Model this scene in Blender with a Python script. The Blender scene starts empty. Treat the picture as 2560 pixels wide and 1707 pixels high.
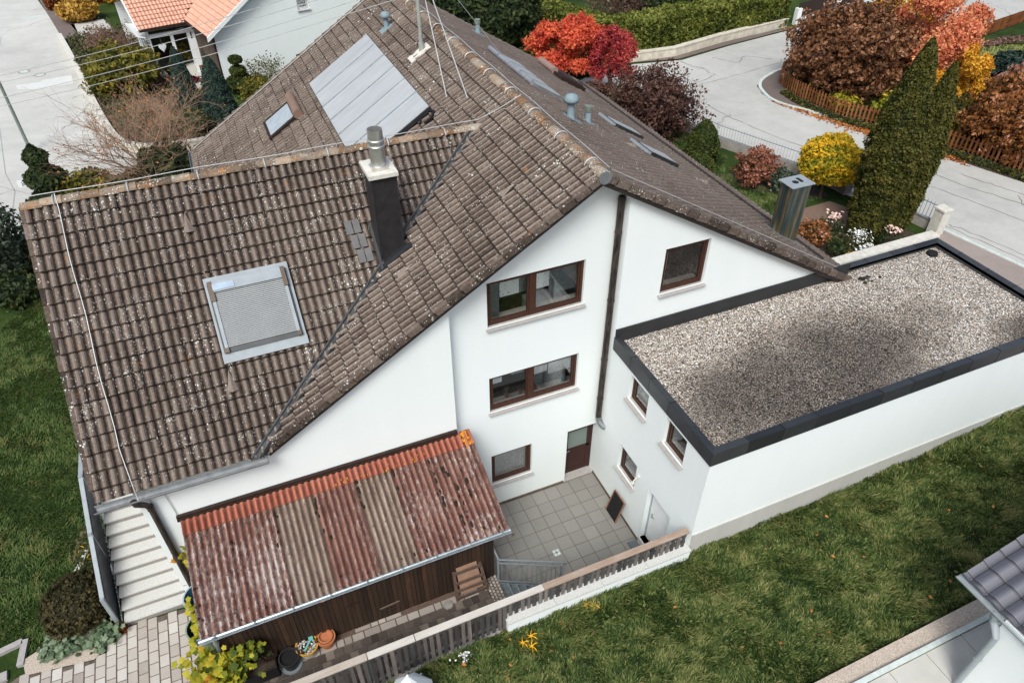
import bpy, math, random
import numpy as np
from mathutils import Matrix, Vector

S = 0.81                      # metres per plan unit, baked into every mesh at the end
PI = math.pi
rng = np.random.default_rng(7)
random.seed(7)
scene = bpy.context.scene
C = scene.collection

# ------------------------------------------------------------------ camera
cam_d = bpy.data.cameras.new('camera')
cam_d.sensor_width = 36.0
cam_d.lens = 25.105
cam_d.clip_start = 0.1
cam_d.clip_end = 800.0
cam = bpy.data.objects.new('camera', cam_d)
C.objects.link(cam)
_r = ((0.91960689, -0.3928387, -0.00096482), (-0.2530352, -0.59045481, -0.76637869), (0.30049353, 0.70501126, -0.64238833))
cam.matrix_world = Matrix(((_r[0][0], -_r[1][0], -_r[2][0], -9.33912 * S),
                           (_r[0][1], -_r[1][1], -_r[2][1], -14.4228 * S),
                           (_r[0][2], -_r[1][2], -_r[2][2], 20.4 * S), (0, 0, 0, 1)))
scene.camera = cam

# ------------------------------------------------------------------ sky, sun, exposure
SUN_AZ, SUN_EL = math.radians(215), math.radians(52)      # compass bearing the light comes from
world = bpy.data.worlds.new('World')
scene.world = world
world.use_nodes = True
wn = world.node_tree
wn.nodes.clear()
sky = wn.nodes.new('ShaderNodeTexSky')
sky.sky_type = 'NISHITA'
sky.sun_disc = False
sky.sun_elevation = SUN_EL
sky.sun_rotation = SUN_AZ
sky.air_density = 1.0
sky.dust_density = 4.0
sky.ozone_density = 1.0
bg = wn.nodes.new('ShaderNodeBackground')
bg.inputs['Strength'].default_value = 0.125
wo = wn.nodes.new('ShaderNodeOutputWorld')
wn.links.new(sky.outputs[0], bg.inputs[0])
wn.links.new(bg.outputs[0], wo.inputs[0])
sd = bpy.data.lights.new('sun', 'SUN')
sd.energy = 2.1
sd.angle = math.radians(22)
sd.color = (0.93, 1.0, 0.97)
sun = bpy.data.objects.new('sun', sd)
C.objects.link(sun)
_d = Vector((math.sin(SUN_AZ) * math.cos(SUN_EL), math.cos(SUN_AZ) * math.cos(SUN_EL), math.sin(SUN_EL)))
sun.rotation_euler = _d.to_track_quat('Z', 'Y').to_euler()
sun.location = _d * 60
scene.view_settings.view_transform = 'Standard'
scene.view_settings.look = 'None'
scene.view_settings.exposure = 0.34
scene.view_settings.gamma = 1.0
scene.view_settings.use_curve_mapping = False


# ------------------------------------------------------------------ materials
def _new(name):
    m = bpy.data.materials.new(name)
    m.use_nodes = True
    nt = m.node_tree
    b = nt.nodes['Principled BSDF']
    return m, nt, b


class NT:
    """small node helper"""
    def __init__(s, nt):
        s.nt = nt
        s.tc = nt.nodes.new('ShaderNodeTexCoord').outputs['Object']

    def n(s, kind, **kw):
        nd = s.nt.nodes.new(kind)
        for k, v in kw.items():
            if k.startswith('_'):
                setattr(nd, k[1:], v)
            else:
                nd.inputs[k.replace('__', ' ')].default_value = v
        return nd

    def l(s, a, b):
        s.nt.links.new(a, b)

    def map(s, scale=(1, 1, 1), rot=(0, 0, 0), src=None):
        m = s.n('ShaderNodeMapping')
        m.inputs['Scale'].default_value = scale
        m.inputs['Rotation'].default_value = rot
        s.l(src or s.tc, m.inputs[0])
        return m.outputs[0]

    def noise(s, scale, detail=4, rough=.55, vec=None, dist=0):
        t = s.n('ShaderNodeTexNoise', Scale=scale, Detail=detail, Roughness=rough, Distortion=dist)
        s.l(vec or s.tc, t.inputs['Vector'])
        return t.outputs['Fac']

    def vor(s, scale, feature='F1', out='Distance', vec=None, rnd=1.0):
        t = s.n('ShaderNodeTexVoronoi', _feature=feature, Scale=scale, Randomness=rnd)
        s.l(vec or s.tc, t.inputs['Vector'])
        return t.outputs[out]

    def ramp(s, fac, stops, interp='LINEAR'):
        r = s.nt.nodes.new('ShaderNodeValToRGB')
        r.color_ramp.interpolation = interp
        e = r.color_ramp.elements
        while len(e) < len(stops):
            e.new(.5)
        for i, (p, c) in enumerate(stops):
            e[i].position = p
            if not hasattr(c, '__len__'):
                c = (c, c, c)
            e[i].color = (*c, 1)
        s.l(fac, r.inputs[0])
        return r.outputs[0]

    def mix(s, fac, a, b, mode='MIX'):
        m = s.nt.nodes.new('ShaderNodeMix')
        m.data_type = 'RGBA'
        m.blend_type = mode
        for sock, v in ((m.inputs[0], fac), (m.inputs[6], a), (m.inputs[7], b)):
            if hasattr(v, 'is_linked'):
                s.l(v, sock)
            elif hasattr(v, '__len__'):
                sock.default_value = (*v, 1)
            else:
                sock.default_value = v
        return m.outputs[2]

    def math(s, op, a, b=0.0):
        m = s.nt.nodes.new('ShaderNodeMath')
        m.operation = op
        for i, v in enumerate((a, b)):
            if hasattr(v, 'is_linked'):
                s.l(v, m.inputs[i])
            else:
                m.inputs[i].default_value = v
        return m.outputs[0]

    def attr(s, name='tint'):
        a = s.nt.nodes.new('ShaderNodeAttribute')
        a.attribute_name = name
        return a.outputs['Fac']

    def bump(s, b, h, strength=.3, dist=.02):
        n = s.n('ShaderNodeBump', Strength=strength, Distance=dist)
        s.l(h, n.inputs['Height'])
        s.l(n.outputs[0], b.inputs['Normal'])


def simple(name, col, rough=.7, metal=0.0, var=.12, scale=4, bump=0.0, bscale=30, spec=.3, stretch=(1, 1, 1)):
    m, nt, b = _new(name)
    h = NT(nt)
    v = h.map(stretch)
    n1 = h.noise(scale, 6, .6, v)
    dark = tuple(c * (1 - var) for c in col)
    lite = tuple(min(1, c * (1 + var)) for c in col)
    h.l(h.ramp(n1, [(.3, dark), (.7, lite)]), b.inputs['Base Color'])
    b.inputs['Roughness'].default_value = rough
    b.inputs['Metallic'].default_value = metal
    b.inputs['Specular IOR Level'].default_value = spec
    if bump:
        h.bump(b, h.noise(bscale, 5, .6, v), bump, .02)
    return m


def tinted(name, stops, rough=.75, noise=.35, nscale=9, bump=.25, bscale=40, spec=.25, stretch=(1, 1, 1), metal=0):
    """colour from the per-face tint, broken up by noise"""
    m, nt, b = _new(name)
    h = NT(nt)
    v = h.map(stretch)
    n1 = h.noise(nscale, 6, .65, v)
    t = h.math('ADD', h.attr(), h.math('MULTIPLY', h.math('SUBTRACT', n1, .5), noise * 2))
    h.l(h.ramp(t, stops), b.inputs['Base Color'])
    b.inputs['Roughness'].default_value = rough
    b.inputs['Metallic'].default_value = metal
    b.inputs['Specular IOR Level'].default_value = spec
    if bump:
        h.bump(b, h.noise(bscale, 5, .6, v), bump, .02)
    return m


def tile_mat(name, base, lite, dark, spots=.45, orange=.12, fleck=.5):
    """weathered concrete tile: per-tile tone, grime, painted lap and trough shade, pale and orange lichen"""
    m, nt, b = _new(name)
    h = NT(nt)
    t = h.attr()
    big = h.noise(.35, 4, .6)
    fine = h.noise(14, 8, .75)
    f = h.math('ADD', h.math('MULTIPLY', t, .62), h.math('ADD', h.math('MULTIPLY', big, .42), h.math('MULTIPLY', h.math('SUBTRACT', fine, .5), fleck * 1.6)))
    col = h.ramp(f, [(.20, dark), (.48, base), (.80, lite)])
    # small round pale lichen, clustered
    v1 = h.vor(12.5)
    sz = h.ramp(h.noise(1.4, 6, .75), [(.42, .0), (.72, .34 * spots * 2)])
    s1 = h.ramp(h.math('SUBTRACT', sz, v1), [(.0, 0), (.03, 1)])
    v2 = h.vor(22)
    sz2 = h.ramp(h.noise(2.3, 6, .75), [(.42, .0), (.74, .42 * spots * 2)])
    s2 = h.ramp(h.math('SUBTRACT', sz2, v2), [(.0, 0), (.06, .85)])
    v3 = h.vor(5.2)
    sz3 = h.ramp(h.noise(.9, 3, .6), [(.42, .0), (.72, .15 * spots * 2)])
    s3 = h.ramp(h.math('SUBTRACT', sz3, v3), [(.0, 0), (.02, 1)])
    sp = h.math('MAXIMUM', h.math('MAXIMUM', s1, s2), s3)
    col = h.mix(sp, col, (.56, .56, .52))
    o = h.ramp(h.noise(2.6, 8, .75), [(.72 - orange, 0), (.80 - orange * .6, 1)])
    o2 = h.ramp(h.noise(19, 3, .7), [(.45, 0), (.6, 1)])
    col = h.mix(h.math('MULTIPLY', o, o2), col, (.42, .17, .035))
    h.l(col, b.inputs['Base Color'])
    b.inputs['Roughness'].default_value = .85
    b.inputs['Specular IOR Level'].default_value = .2
    h.bump(b, fine, .35, .012)
    return m


def gravel_mat(name):
    m, nt, b = _new(name)
    h = NT(nt)
    vt = h.n('ShaderNodeTexVoronoi', _feature='F1', Scale=27)
    h.l(h.tc, vt.inputs['Vector'])
    sep = h.n('ShaderNodeSeparateColor')
    h.l(vt.outputs['Color'], sep.inputs[0])
    stone = h.ramp(sep.outputs[0], [(0, (.10, .085, .07)), (.25, (.28, .24, .20)), (.5, (.54, .49, .43)), (.72, (.72, .68, .63)), (.84, (.42, .27, .16)), (1, (.90, .89, .85))])
    sx = h.n('ShaderNodeSeparateXYZ')
    h.l(h.tc, sx.inputs[0])
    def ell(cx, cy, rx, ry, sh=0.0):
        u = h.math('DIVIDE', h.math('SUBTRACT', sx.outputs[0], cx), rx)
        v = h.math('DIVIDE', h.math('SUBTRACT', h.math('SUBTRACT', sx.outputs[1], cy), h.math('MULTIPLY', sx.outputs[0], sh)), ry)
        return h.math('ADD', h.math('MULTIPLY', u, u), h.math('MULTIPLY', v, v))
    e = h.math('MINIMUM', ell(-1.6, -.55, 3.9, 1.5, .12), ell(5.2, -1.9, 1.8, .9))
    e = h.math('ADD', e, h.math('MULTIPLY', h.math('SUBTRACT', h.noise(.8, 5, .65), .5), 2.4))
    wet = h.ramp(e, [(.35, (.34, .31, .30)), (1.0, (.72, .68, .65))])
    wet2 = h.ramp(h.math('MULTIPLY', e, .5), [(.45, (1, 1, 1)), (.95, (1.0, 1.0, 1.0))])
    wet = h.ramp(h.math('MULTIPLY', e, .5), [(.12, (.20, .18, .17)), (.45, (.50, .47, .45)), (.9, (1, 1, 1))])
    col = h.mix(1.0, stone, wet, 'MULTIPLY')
    crack = h.ramp(vt.outputs['Distance'], [(.35, (1, 1, 1)), (.75, (.22, .2, .19))])
    col = h.mix(1.0, col, crack, 'MULTIPLY')
    h.l(col, b.inputs['Base Color'])
    b.inputs['Roughness'].default_value = .9
    h.bump(b, h.math('MULTIPLY', vt.outputs['Distance'], -1), .9, .03)
    return m


def road_mat(name, base, seams=True):
    m, nt, b = _new(name)
    h = NT(nt)
    a = h.noise(.12, 6, .65)
    f = h.noise(60, 3, .7)
    mid = h.noise(1.1, 7, .75)
    k = h.math('ADD', h.math('MULTIPLY', a, .55), h.math('ADD', h.math('MULTIPLY', f, .16), h.math('MULTIPLY', mid, .3)))
    d = tuple(c * .76 for c in base)
    e = tuple(min(1, c * 1.18) for c in base)
    col = h.ramp(k, [(.36, d), (.52, base), (.66, e)])
    cr = h.n('ShaderNodeTexVoronoi', _feature='DISTANCE_TO_EDGE', Scale=.11)
    nv = h.n('ShaderNodeTexNoise', Scale=1.3, Detail=5)
    h.l(h.tc, nv.inputs['Vector'])
    vv = h.n('ShaderNodeVectorMath', _operation='MULTIPLY_ADD')
    h.l(nv.outputs['Color'], vv.inputs[0])
    vv.inputs[1].default_value = (1.2, 1.2, 0)
    h.l(h.tc, vv.inputs[2])
    h.l(vv.outputs[0], cr.inputs['Vector'])
    line = h.ramp(cr.outputs['Distance'], [(.0, 1), (.006, 0)])
    gate = h.ramp(h.noise(.23, 2), [(.50, 0), (.56, 1)])
    col = h.mix(h.math('MULTIPLY', h.math('MULTIPLY', line, gate), .6), col, (.12, .11, .10))
    h.l(col, b.inputs['Base Color'])
    b.inputs['Roughness'].default_value = .88
    b.inputs['Specular IOR Level'].default_value = .2
    h.bump(b, f, .15, .01)
    return m


def ground_mat(name):
    """grass ground seen under and between the blades"""
    m, nt, b = _new(name)
    h = NT(nt)
    a = h.noise(.35, 6, .7)
    f = h.noise(9, 8, .8)
    k = h.math('ADD', h.math('MULTIPLY', a, .6), h.math('MULTIPLY', f, .4))
    col = h.ramp(k, [(.36, (.012, .024, .007)), (.5, (.030, .055, .012)), (.62, (.065, .088, .022)), (.74, (.10, .085, .035))])
    leaf = h.math('LESS_THAN', h.vor(2.2), .055)
    col = h.mix(leaf, col, (.30, .17, .06))
    h.l(col, b.inputs['Base Color'])
    b.inputs['Roughness'].default_value = .95
    b.inputs['Specular IOR Level'].default_value = .1
    h.bump(b, f, .8, .05)
    return m


def leaf_mat(name, cols, rough=.6, trans=.25):
    m, nt, b = _new(name)
    h = NT(nt)
    n = len(cols)
    col = h.ramp(h.attr(), [(i / (n - 1), c) for i, c in enumerate(cols)])
    h.l(col, b.inputs['Base Color'])
    b.inputs['Roughness'].default_value = rough
    b.inputs['Specular IOR Level'].default_value = .2
    if trans:
        tr = h.n('ShaderNodeBsdfTranslucent')
        h.l(col, tr.inputs[0])
        mx = h.n('ShaderNodeMixShader')
        mx.inputs[0].default_value = trans
        out = nt.nodes['Material Output']
        h.l(b.outputs[0], mx.inputs[1])
        h.l(tr.outputs[0], mx.inputs[2])
        h.l(mx.outputs[0], out.inputs[0])
    return m


def glass_mat(name, tint=(.75, .8, .8), refl=.16):
    m = bpy.data.materials.new(name)
    m.use_nodes = True
    nt = m.node_tree
    nt.nodes.clear()
    h = NT(nt)
    t = h.n('ShaderNodeBsdfTransparent')
    t.inputs[0].default_value = (*tint, 1)
    g = h.n('ShaderNodeBsdfGlossy')
    g.inputs['Roughness'].default_value = .03
    lw = h.n('ShaderNodeLayerWeight', Blend=.25)
    f = h.math('ADD', h.math('MULTIPLY', lw.outputs['Fresnel'], .7), refl)
    mx = h.n('ShaderNodeMixShader')
    h.l(f, mx.inputs[0])
    h.l(t.outputs[0], mx.inputs[1])
    h.l(g.outputs[0], mx.inputs[2])
    o = h.n('ShaderNodeOutputMaterial')
    h.l(mx.outputs[0], o.inputs[0])
    return m


def stucco_mat(name, col, streak=.05):
    m, nt, b = _new(name)
    h = NT(nt)
    n1 = h.noise(.7, 7, .65, h.map((1.6, 1.6, .3)))
    n2 = h.noise(26, 4, .7, h.map((.35, .35, 3)))
    lo = tuple(c * (1 - streak) for c in col)
    h.l(h.ramp(n1, [(.3, lo), (.6, col)]), b.inputs['Base Color'])
    b.inputs['Roughness'].default_value = .9
    b.inputs['Specular IOR Level'].default_value = .15
    h.bump(b, n2, .22, .012)
    return m


def rust_mat(name, c0, c1, c2, pale, pf):
    """fibre cement sheet: rusty paint, pale lichen in streaks down the slope, dark moss dots"""
    m, nt, b = _new(name)
    h = NT(nt)
    st = h.noise(3.0, 8, .7, h.map((2.2, .5, .5)))
    f = h.noise(22, 8, .8)
    col = h.ramp(h.math('ADD', h.math('MULTIPLY', st, .6), h.math('MULTIPLY', f, .4)), [(.36, c0), (.5, c1), (.64, c2)])
    p = h.ramp(h.math('ADD', h.math('MULTIPLY', h.noise(11, 8, .8, h.map((1.5, .6, .6))), .7), h.math('MULTIPLY', h.noise(.6, 3), .3)), [(.62 - pf, 0), (.68 - pf, .8)])
    col = h.mix(p, col, pale)
    dot = h.ramp(h.math('SUBTRACT', h.ramp(h.noise(.9, 4, .6), [(.5, 0), (.75, .16)]), h.vor(3.6)), [(0, 0), (.02, 1)])
    col = h.mix(dot, col, (.02, .018, .012))
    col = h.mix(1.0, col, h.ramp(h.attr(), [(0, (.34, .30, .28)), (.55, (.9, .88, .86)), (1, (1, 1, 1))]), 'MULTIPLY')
    h.l(col, b.inputs['Base Color'])
    b.inputs['Roughness'].default_value = .9
    h.bump(b, f, .4, .012)
    return m


M = {}
M['tile'] = tile_mat('roof_tile', (.110, .080, .064), (.222, .178, .150), (.028, .021, .017), .60, .12)
M['tile_main'] = tile_mat('roof_tile_main', (.088, .063, .050), (.235, .188, .157), (.022, .017, .014), .50, .10)
M['tile_east'] = tile_mat('roof_tile_east', (.112, .084, .070), (.175, .138, .118), (.045, .037, .034), .46, .06)
M['ridge'] = tile_mat('ridge_tile', (.17, .125, .09), (.36, .31, .25), (.075, .055, .042), .85, .27)
M['wall'] = stucco_mat('white_render', (.80, .84, .835), .025)
M['plinth'] = stucco_mat('grey_plinth', (.50, .49, .46), .12)
M['brown'] = simple('brown_frame', (.058, .022, .013), .45, var=.25, scale=12)
M['darkbrown'] = simple('dark_brown_wood', (.030, .016, .012), .55, var=.3, scale=9)
M['door'] = simple('door_brown', (.040, .014, .012), .5, var=.2)
M['sill'] = simple('stone_sill', (.36, .335, .32), .7, var=.12, scale=12)
M['glass'] = glass_mat('window_glass', (.97, .98, .98), .05)
M['glass_dark'] = glass_mat('dark_glass', (.6, .62, .63), .08)
M['frost'] = simple('frosted_glass', (.16, .20, .18), .35, var=.15, scale=30, spec=.6)
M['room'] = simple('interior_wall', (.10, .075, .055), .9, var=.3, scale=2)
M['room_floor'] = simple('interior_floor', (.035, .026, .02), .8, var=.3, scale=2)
M['curtain'] = simple('net_curtain', (.84, .87, .88), .8, var=.08)
M['blind'] = simple('white_blind', (.84, .86, .86), .8, var=.05)
M['spotblind'] = None
M['fascia'] = simple('dark_fascia', (.028, .022, .020), .55, var=.3)
M['zinc_dark'] = simple('anthracite_sheet', (.040, .042, .046), .42, .35, var=.3, scale=3, spec=.5)
M['zinc'] = simple('galvanised_steel', (.42, .47, .49), .38, .75, var=.2, scale=10)
M['zinc_pale'] = simple('pale_sheet_metal', (.30, .33, .35), .6, .1, var=.1)
M['lead'] = simple('lead_flashing', (.21, .22, .23), .6, .3, var=.25, scale=5)
M['copper'] = simple('weathered_copper_pipe', (.060, .048, .042), .5, .45, var=.9, scale=7, stretch=(2, 2, .4))
M['bluepipe'] = simple('blue_grey_plastic', (.22, .29, .32), .6, var=.15)
M['white'] = simple('white_paint', (.80, .82, .82), .5, var=.04)
M['wire'] = simple('pale_wire', (.50, .50, .49), .5, .3, var=.1)
M['inox'] = simple('stainless_steel', (.74, .73, .70), .36, .9, var=.15, scale=3)
M['cap'] = simple('concrete_cap', (.62, .59, .53), .85, var=.15, scale=7)
M['slate'] = simple('dark_cladding', (.030, .026, .028), .5, .1, var=.25, scale=5)
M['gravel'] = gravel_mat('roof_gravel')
M['slab'] = tinted('patio_slab', [(.0, (.19, .18, .165)), (.5, (.235, .222, .205)), (1, (.285, .27, .25))], .9, .22, 16, .3, 60)
M['paver'] = tinted('pale_paver', [(.0, (.31, .265, .23)), (.5, (.44, .395, .35)), (1, (.56, .525, .48))], .9, .2, 5, .3, 50)
M['paver_dark'] = tinted('dark_paver', [(.0, (.055, .042, .036)), (.5, (.12, .095, .08)), (1, (.30, .25, .20))], .9, .22, 4, .4, 50)
M['joint'] = simple('paving_joint', (.13, .10, .082), .95, var=.4, scale=8)
M['granite'] = simple('granite_step', (.56, .55, .52), .75, var=.16, scale=45, bump=.1)
M['granite_r'] = simple('granite_riser', (.27, .25, .23), .8, var=.2, scale=40)
M['plank'] = tinted('dark_planks', [(.0, (.012, .008, .006)), (.5, (.034, .021, .015)), (.85, (.062, .034, .021)), (1, (.12, .055, .026))], .6, .3, 5, .3, 18, stretch=(3, 3, .5))
M['picket'] = tinted('weathered_picket', [(.0, (.030, .029, .029)), (.45, (.085, .078, .074)), (.8, (.18, .155, .14)), (1, (.30, .26, .22))], .8, .45, 9, .4, 30, stretch=(3, 3, .35))
M['fencecap'] = tinted('fence_cap_board', [(.0, (.28, .17, .11)), (.5, (.46, .40, .34)), (1, (.62, .59, .54))], .85, .35, 6, .3, 30, stretch=(.4, 2, 2))
M['orangewood'] = tinted('orange_fence_wood', [(.0, (.10, .032, .012)), (.5, (.21, .075, .025)), (1, (.33, .14, .06))], .7, .25, 6, .2, 20)
M['palewood'] = tinted('pallet_wood', [(.0, (.07, .045, .035)), (.5, (.17, .11, .085)), (1, (.34, .20, .13))], .8, .3, 8, .3, 20)
M['rust'] = rust_mat('red_fibre_sheet', (.085, .036, .028), (.235, .108, .082), (.35, .20, .155), (.55, .48, .44), .125)
M['tan'] = rust_mat('tan_fibre_sheet', (.08, .055, .042), (.27, .195, .150), (.41, .325, .265), (.52, .46, .41), .08)
M['terra'] = rust_mat('terracotta_flashing', (.26, .075, .045), (.42, .135, .085), (.50, .20, .135), (.52, .34, .27), -.03)
M['lichen'] = simple('orange_lichen', (.62, .27, .02), .9, var=.3, scale=20)
M['moss'] = simple('dark_moss', (.022, .017, .010), .95, var=.5, scale=20, bump=.6, bscale=60)
M['road'] = road_mat('asphalt', (.475, .465, .435))
M['road_l'] = road_mat('asphalt_west', (.53, .52, .485))
M['pavement'] = road_mat('pavement_asphalt', (.30, .25, .225))
M['brownasph'] = road_mat('brown_asphalt', (.17, .135, .12))
M['kerb'] = simple('kerb_stone', (.54, .59, .56), .85, var=.15, scale=5)
M['stonewall'] = simple('cream_stone', (.62, .57, .47), .9, var=.22, scale=3, bump=.5, bscale=9)
M['conc'] = simple('grey_concrete', (.30, .275, .25), .9, var=.25, scale=3, bump=.2)
M['terracotta'] = simple('terracotta_pot', (.48, .17, .075), .8, var=.15)
M['orangetile'] = tinted('orange_roof_tile', [(.0, (.42, .20, .13)), (.5, (.62, .33, .235)), (1, (.72, .44, .33))], .7, .2, 3, .15, 30)
M['anthratile'] = tinted('anthracite_roof_tile', [(.0, (.085, .085, .10)), (.5, (.115, .115, .135)), (1, (.15, .15, .17))], .45, .08, 3, .1, 30, spec=.5)
M['soil'] = simple('soil', (.060, .042, .032), .95, var=.5, scale=9, bump=.8, bscale=30)
M['gravelbed'] = simple('brown_gravel', (.13, .085, .065), .95, var=.5, scale=40, bump=.8, bscale=60)
M['beigegravel'] = simple('beige_gravel', (.48, .40, .33), .95, var=.4, scale=40, bump=.6, bscale=60)
M['pathslab'] = simple('path_slab', (.50, .48, .44), .85, var=.08, scale=2)
M['lawn'] = ground_mat('lawn_ground')
M['solar'] = simple('solar_collector', (.44, .45, .45), .42, .05, var=.10, scale=1.6, spec=.45, stretch=(.6, 2.5, .6))
M['shutter'] = simple('shutter_slats', (.32, .33, .335), .6, .1, var=.05)
M['black'] = simple('matt_black', (.012, .012, .013), .6, var=.1)
M['greymetal'] = simple('railing_grey', (.30, .34, .37), .5, .3, var=.1)
M['greypanel'] = simple('railing_panel', (.045, .048, .055), .35, .2, var=.3, scale=4, stretch=(1, 3, 1))
M['lamp_green'] = simple('green_grey_pole', (.20, .23, .20), .5, .2, var=.15)
M['bark'] = simple('bark', (.090, .062, .045), .9, var=.35, scale=9, bump=.4)
M['twig'] = simple('pale_twigs', (.31, .20, .135), .9, var=.3, scale=9)
M['whitebark'] = simple('white_bark', (.62, .58, .52), .8, var=.1)
M['blue'] = simple('blue_plastic', (.035, .115, .18), .4, var=.1)
M['bluelite'] = simple('pale_blue_plastic', (.30, .40, .46), .4, var=.1)
M['greenplastic'] = simple('green_plastic', (.03, .055, .035), .5, var=.2)
M['greenrim'] = simple('pale_green_rim', (.22, .28, .21), .5, var=.1)
M['yellowpot'] = simple('yellow_plastic', (.58, .32, .05), .5, var=.1)
M['turq'] = simple('turquoise_plastic', (.16, .46, .42), .5, var=.1)
M['ink'] = simple('dark_lettering', (.05, .06, .07), .6, var=.0)
M['red'] = simple('red_paint', (.60, .05, .03), .5, var=.1)
M['yellow'] = simple('yellow_toy', (.75, .35, .01), .5, var=.1)
M['bottle'] = simple('brass', (.35, .23, .10), .4, .8, var=.1)


def burnt_steel():
    m, nt, b = _new('heat_stained_steel')
    h = NT(nt)
    n1 = h.noise(1.7, 5, .6, h.map((3.2, 3.2, .25)))
    h.l(h.ramp(n1, [(.33, (.055, .085, .085)), (.46, (.13, .18, .175)), (.54, (.33, .25, .13)), (.6, (.50, .44, .32)), (.68, (.10, .12, .12))]), b.inputs['Base Color'])
    b.inputs['Metallic'].default_value = .8
    b.inputs['Roughness'].default_value = .35
    return m


def spot_blind():
    m, nt, b = _new('patterned_blind')
    h = NT(nt)
    d = h.math('LESS_THAN', h.vor(13, rnd=1.0), .20)
    g = h.ramp(h.noise(1.6, 2), [(.45, 0), (.52, 1)])
    h.l(h.mix(h.math('MULTIPLY', d, g), (.68, .72, .70), (.12, .13, .12)), b.inputs['Base Color'])
    return m


M['burnt'] = burnt_steel()
M['spotblind'] = spot_blind()

# leaf palettes
LM = {}
def pal(k, *cols, trans=.25):
    LM[k] = leaf_mat('leaves_' + k, cols, trans=trans)
pal('grass', (.015, .030, .008), (.052, .088, .019), (.135, .175, .045), (.31, .28, .11))
pal('grass_short', (.022, .046, .012), (.060, .108, .025), (.115, .165, .045), (.20, .18, .07))
pal('thuja', (.016, .020, .004), (.046, .050, .008), (.095, .092, .015), (.16, .10, .03), trans=.1)
pal('hedge', (.030, .042, .008), (.095, .115, .018), (.20, .22, .042), (.32, .31, .09), trans=.2)
pal('box', (.018, .028, .006), (.050, .066, .012), (.11, .12, .026), trans=.1)
pal('blue', (.014, .028, .022), (.036, .062, .048), (.085, .12, .095), trans=.1)
pal('darkgreen', (.010, .018, .008), (.022, .036, .012), (.045, .065, .020), (.09, .10, .03), trans=.15)
pal('juniper', (.030, .040, .010), (.10, .10, .018), (.24, .20, .030), (.34, .25, .04))
pal('olive', (.030, .040, .015), (.07, .085, .03), (.14, .14, .06), (.22, .16, .08))
pal('maple', (.28, .03, .022), (.72, .10, .055), (.86, .20, .11), (.85, .34, .08), trans=.4)
pal('crimson', (.14, .018, .025), (.42, .045, .055), (.70, .12, .11), (.40, .17, .07), trans=.35)
pal('redtree', (.36, .10, .05), (.78, .26, .13), (.88, .42, .24), (.88, .56, .20), trans=.4)
pal('yellow', (.14, .16, .018), (.50, .40, .03), (.88, .54, .03), (.92, .62, .06), trans=.35)
pal('gold', (.36, .18, .02), (.78, .42, .04), (.90, .58, .10), trans=.35)
pal('hazel', (.035, .018, .010), (.14, .062, .028), (.30, .135, .065), (.46, .27, .16))
pal('orange', (.04, .026, .010), (.19, .075, .022), (.40, .155, .045), (.58, .33, .25))
pal('pinkish', (.12, .05, .04), (.30, .14, .11), (.45, .26, .21))
pal('purple', (.030, .016, .014), (.085, .042, .034), (.17, .085, .060), (.24, .15, .12))
pal('redshrub', (.06, .045, .018), (.20, .085, .045), (.42, .15, .10), (.48, .26, .18))
pal('greygreen', (.03, .045, .025), (.09, .12, .08), (.20, .24, .17))
pal('silver', (.05, .085, .04), (.14, .20, .11), (.27, .33, .22))
pal('bare', (.10, .055, .040), (.22, .13, .10), (.34, .22, .18))
pal('bareorange', (.40, .13, .05), (.60, .22, .10))
pal('burgundy', (.07, .008, .016), (.20, .015, .035))
pal('vine', (.06, .09, .01), (.28, .28, .02), (.50, .42, .04), (.55, .22, .03))
pal('ivy', (.02, .03, .01), (.06, .07, .02), (.16, .14, .03), (.40, .22, .03))
pal('fallen', (.22, .06, .015), (.50, .16, .04), (.58, .28, .08))
pal('whiteflower', (.55, .55, .52), (.85, .85, .83), trans=0)
pal('pinkflower', (.60, .36, .30), (.82, .60, .52), trans=0)
pal('yellowflower', (.65, .30, .01), (.75, .42, .02), trans=0)
pal('goldenhedge', (.20, .09, .012), (.52, .30, .05), (.70, .50, .16))
pal('rusthedge', (.09, .025, .01), (.24, .07, .02), (.36, .13, .05))
pal('heather', (.03, .028, .012), (.065, .055, .022), (.11, .085, .035))


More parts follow.
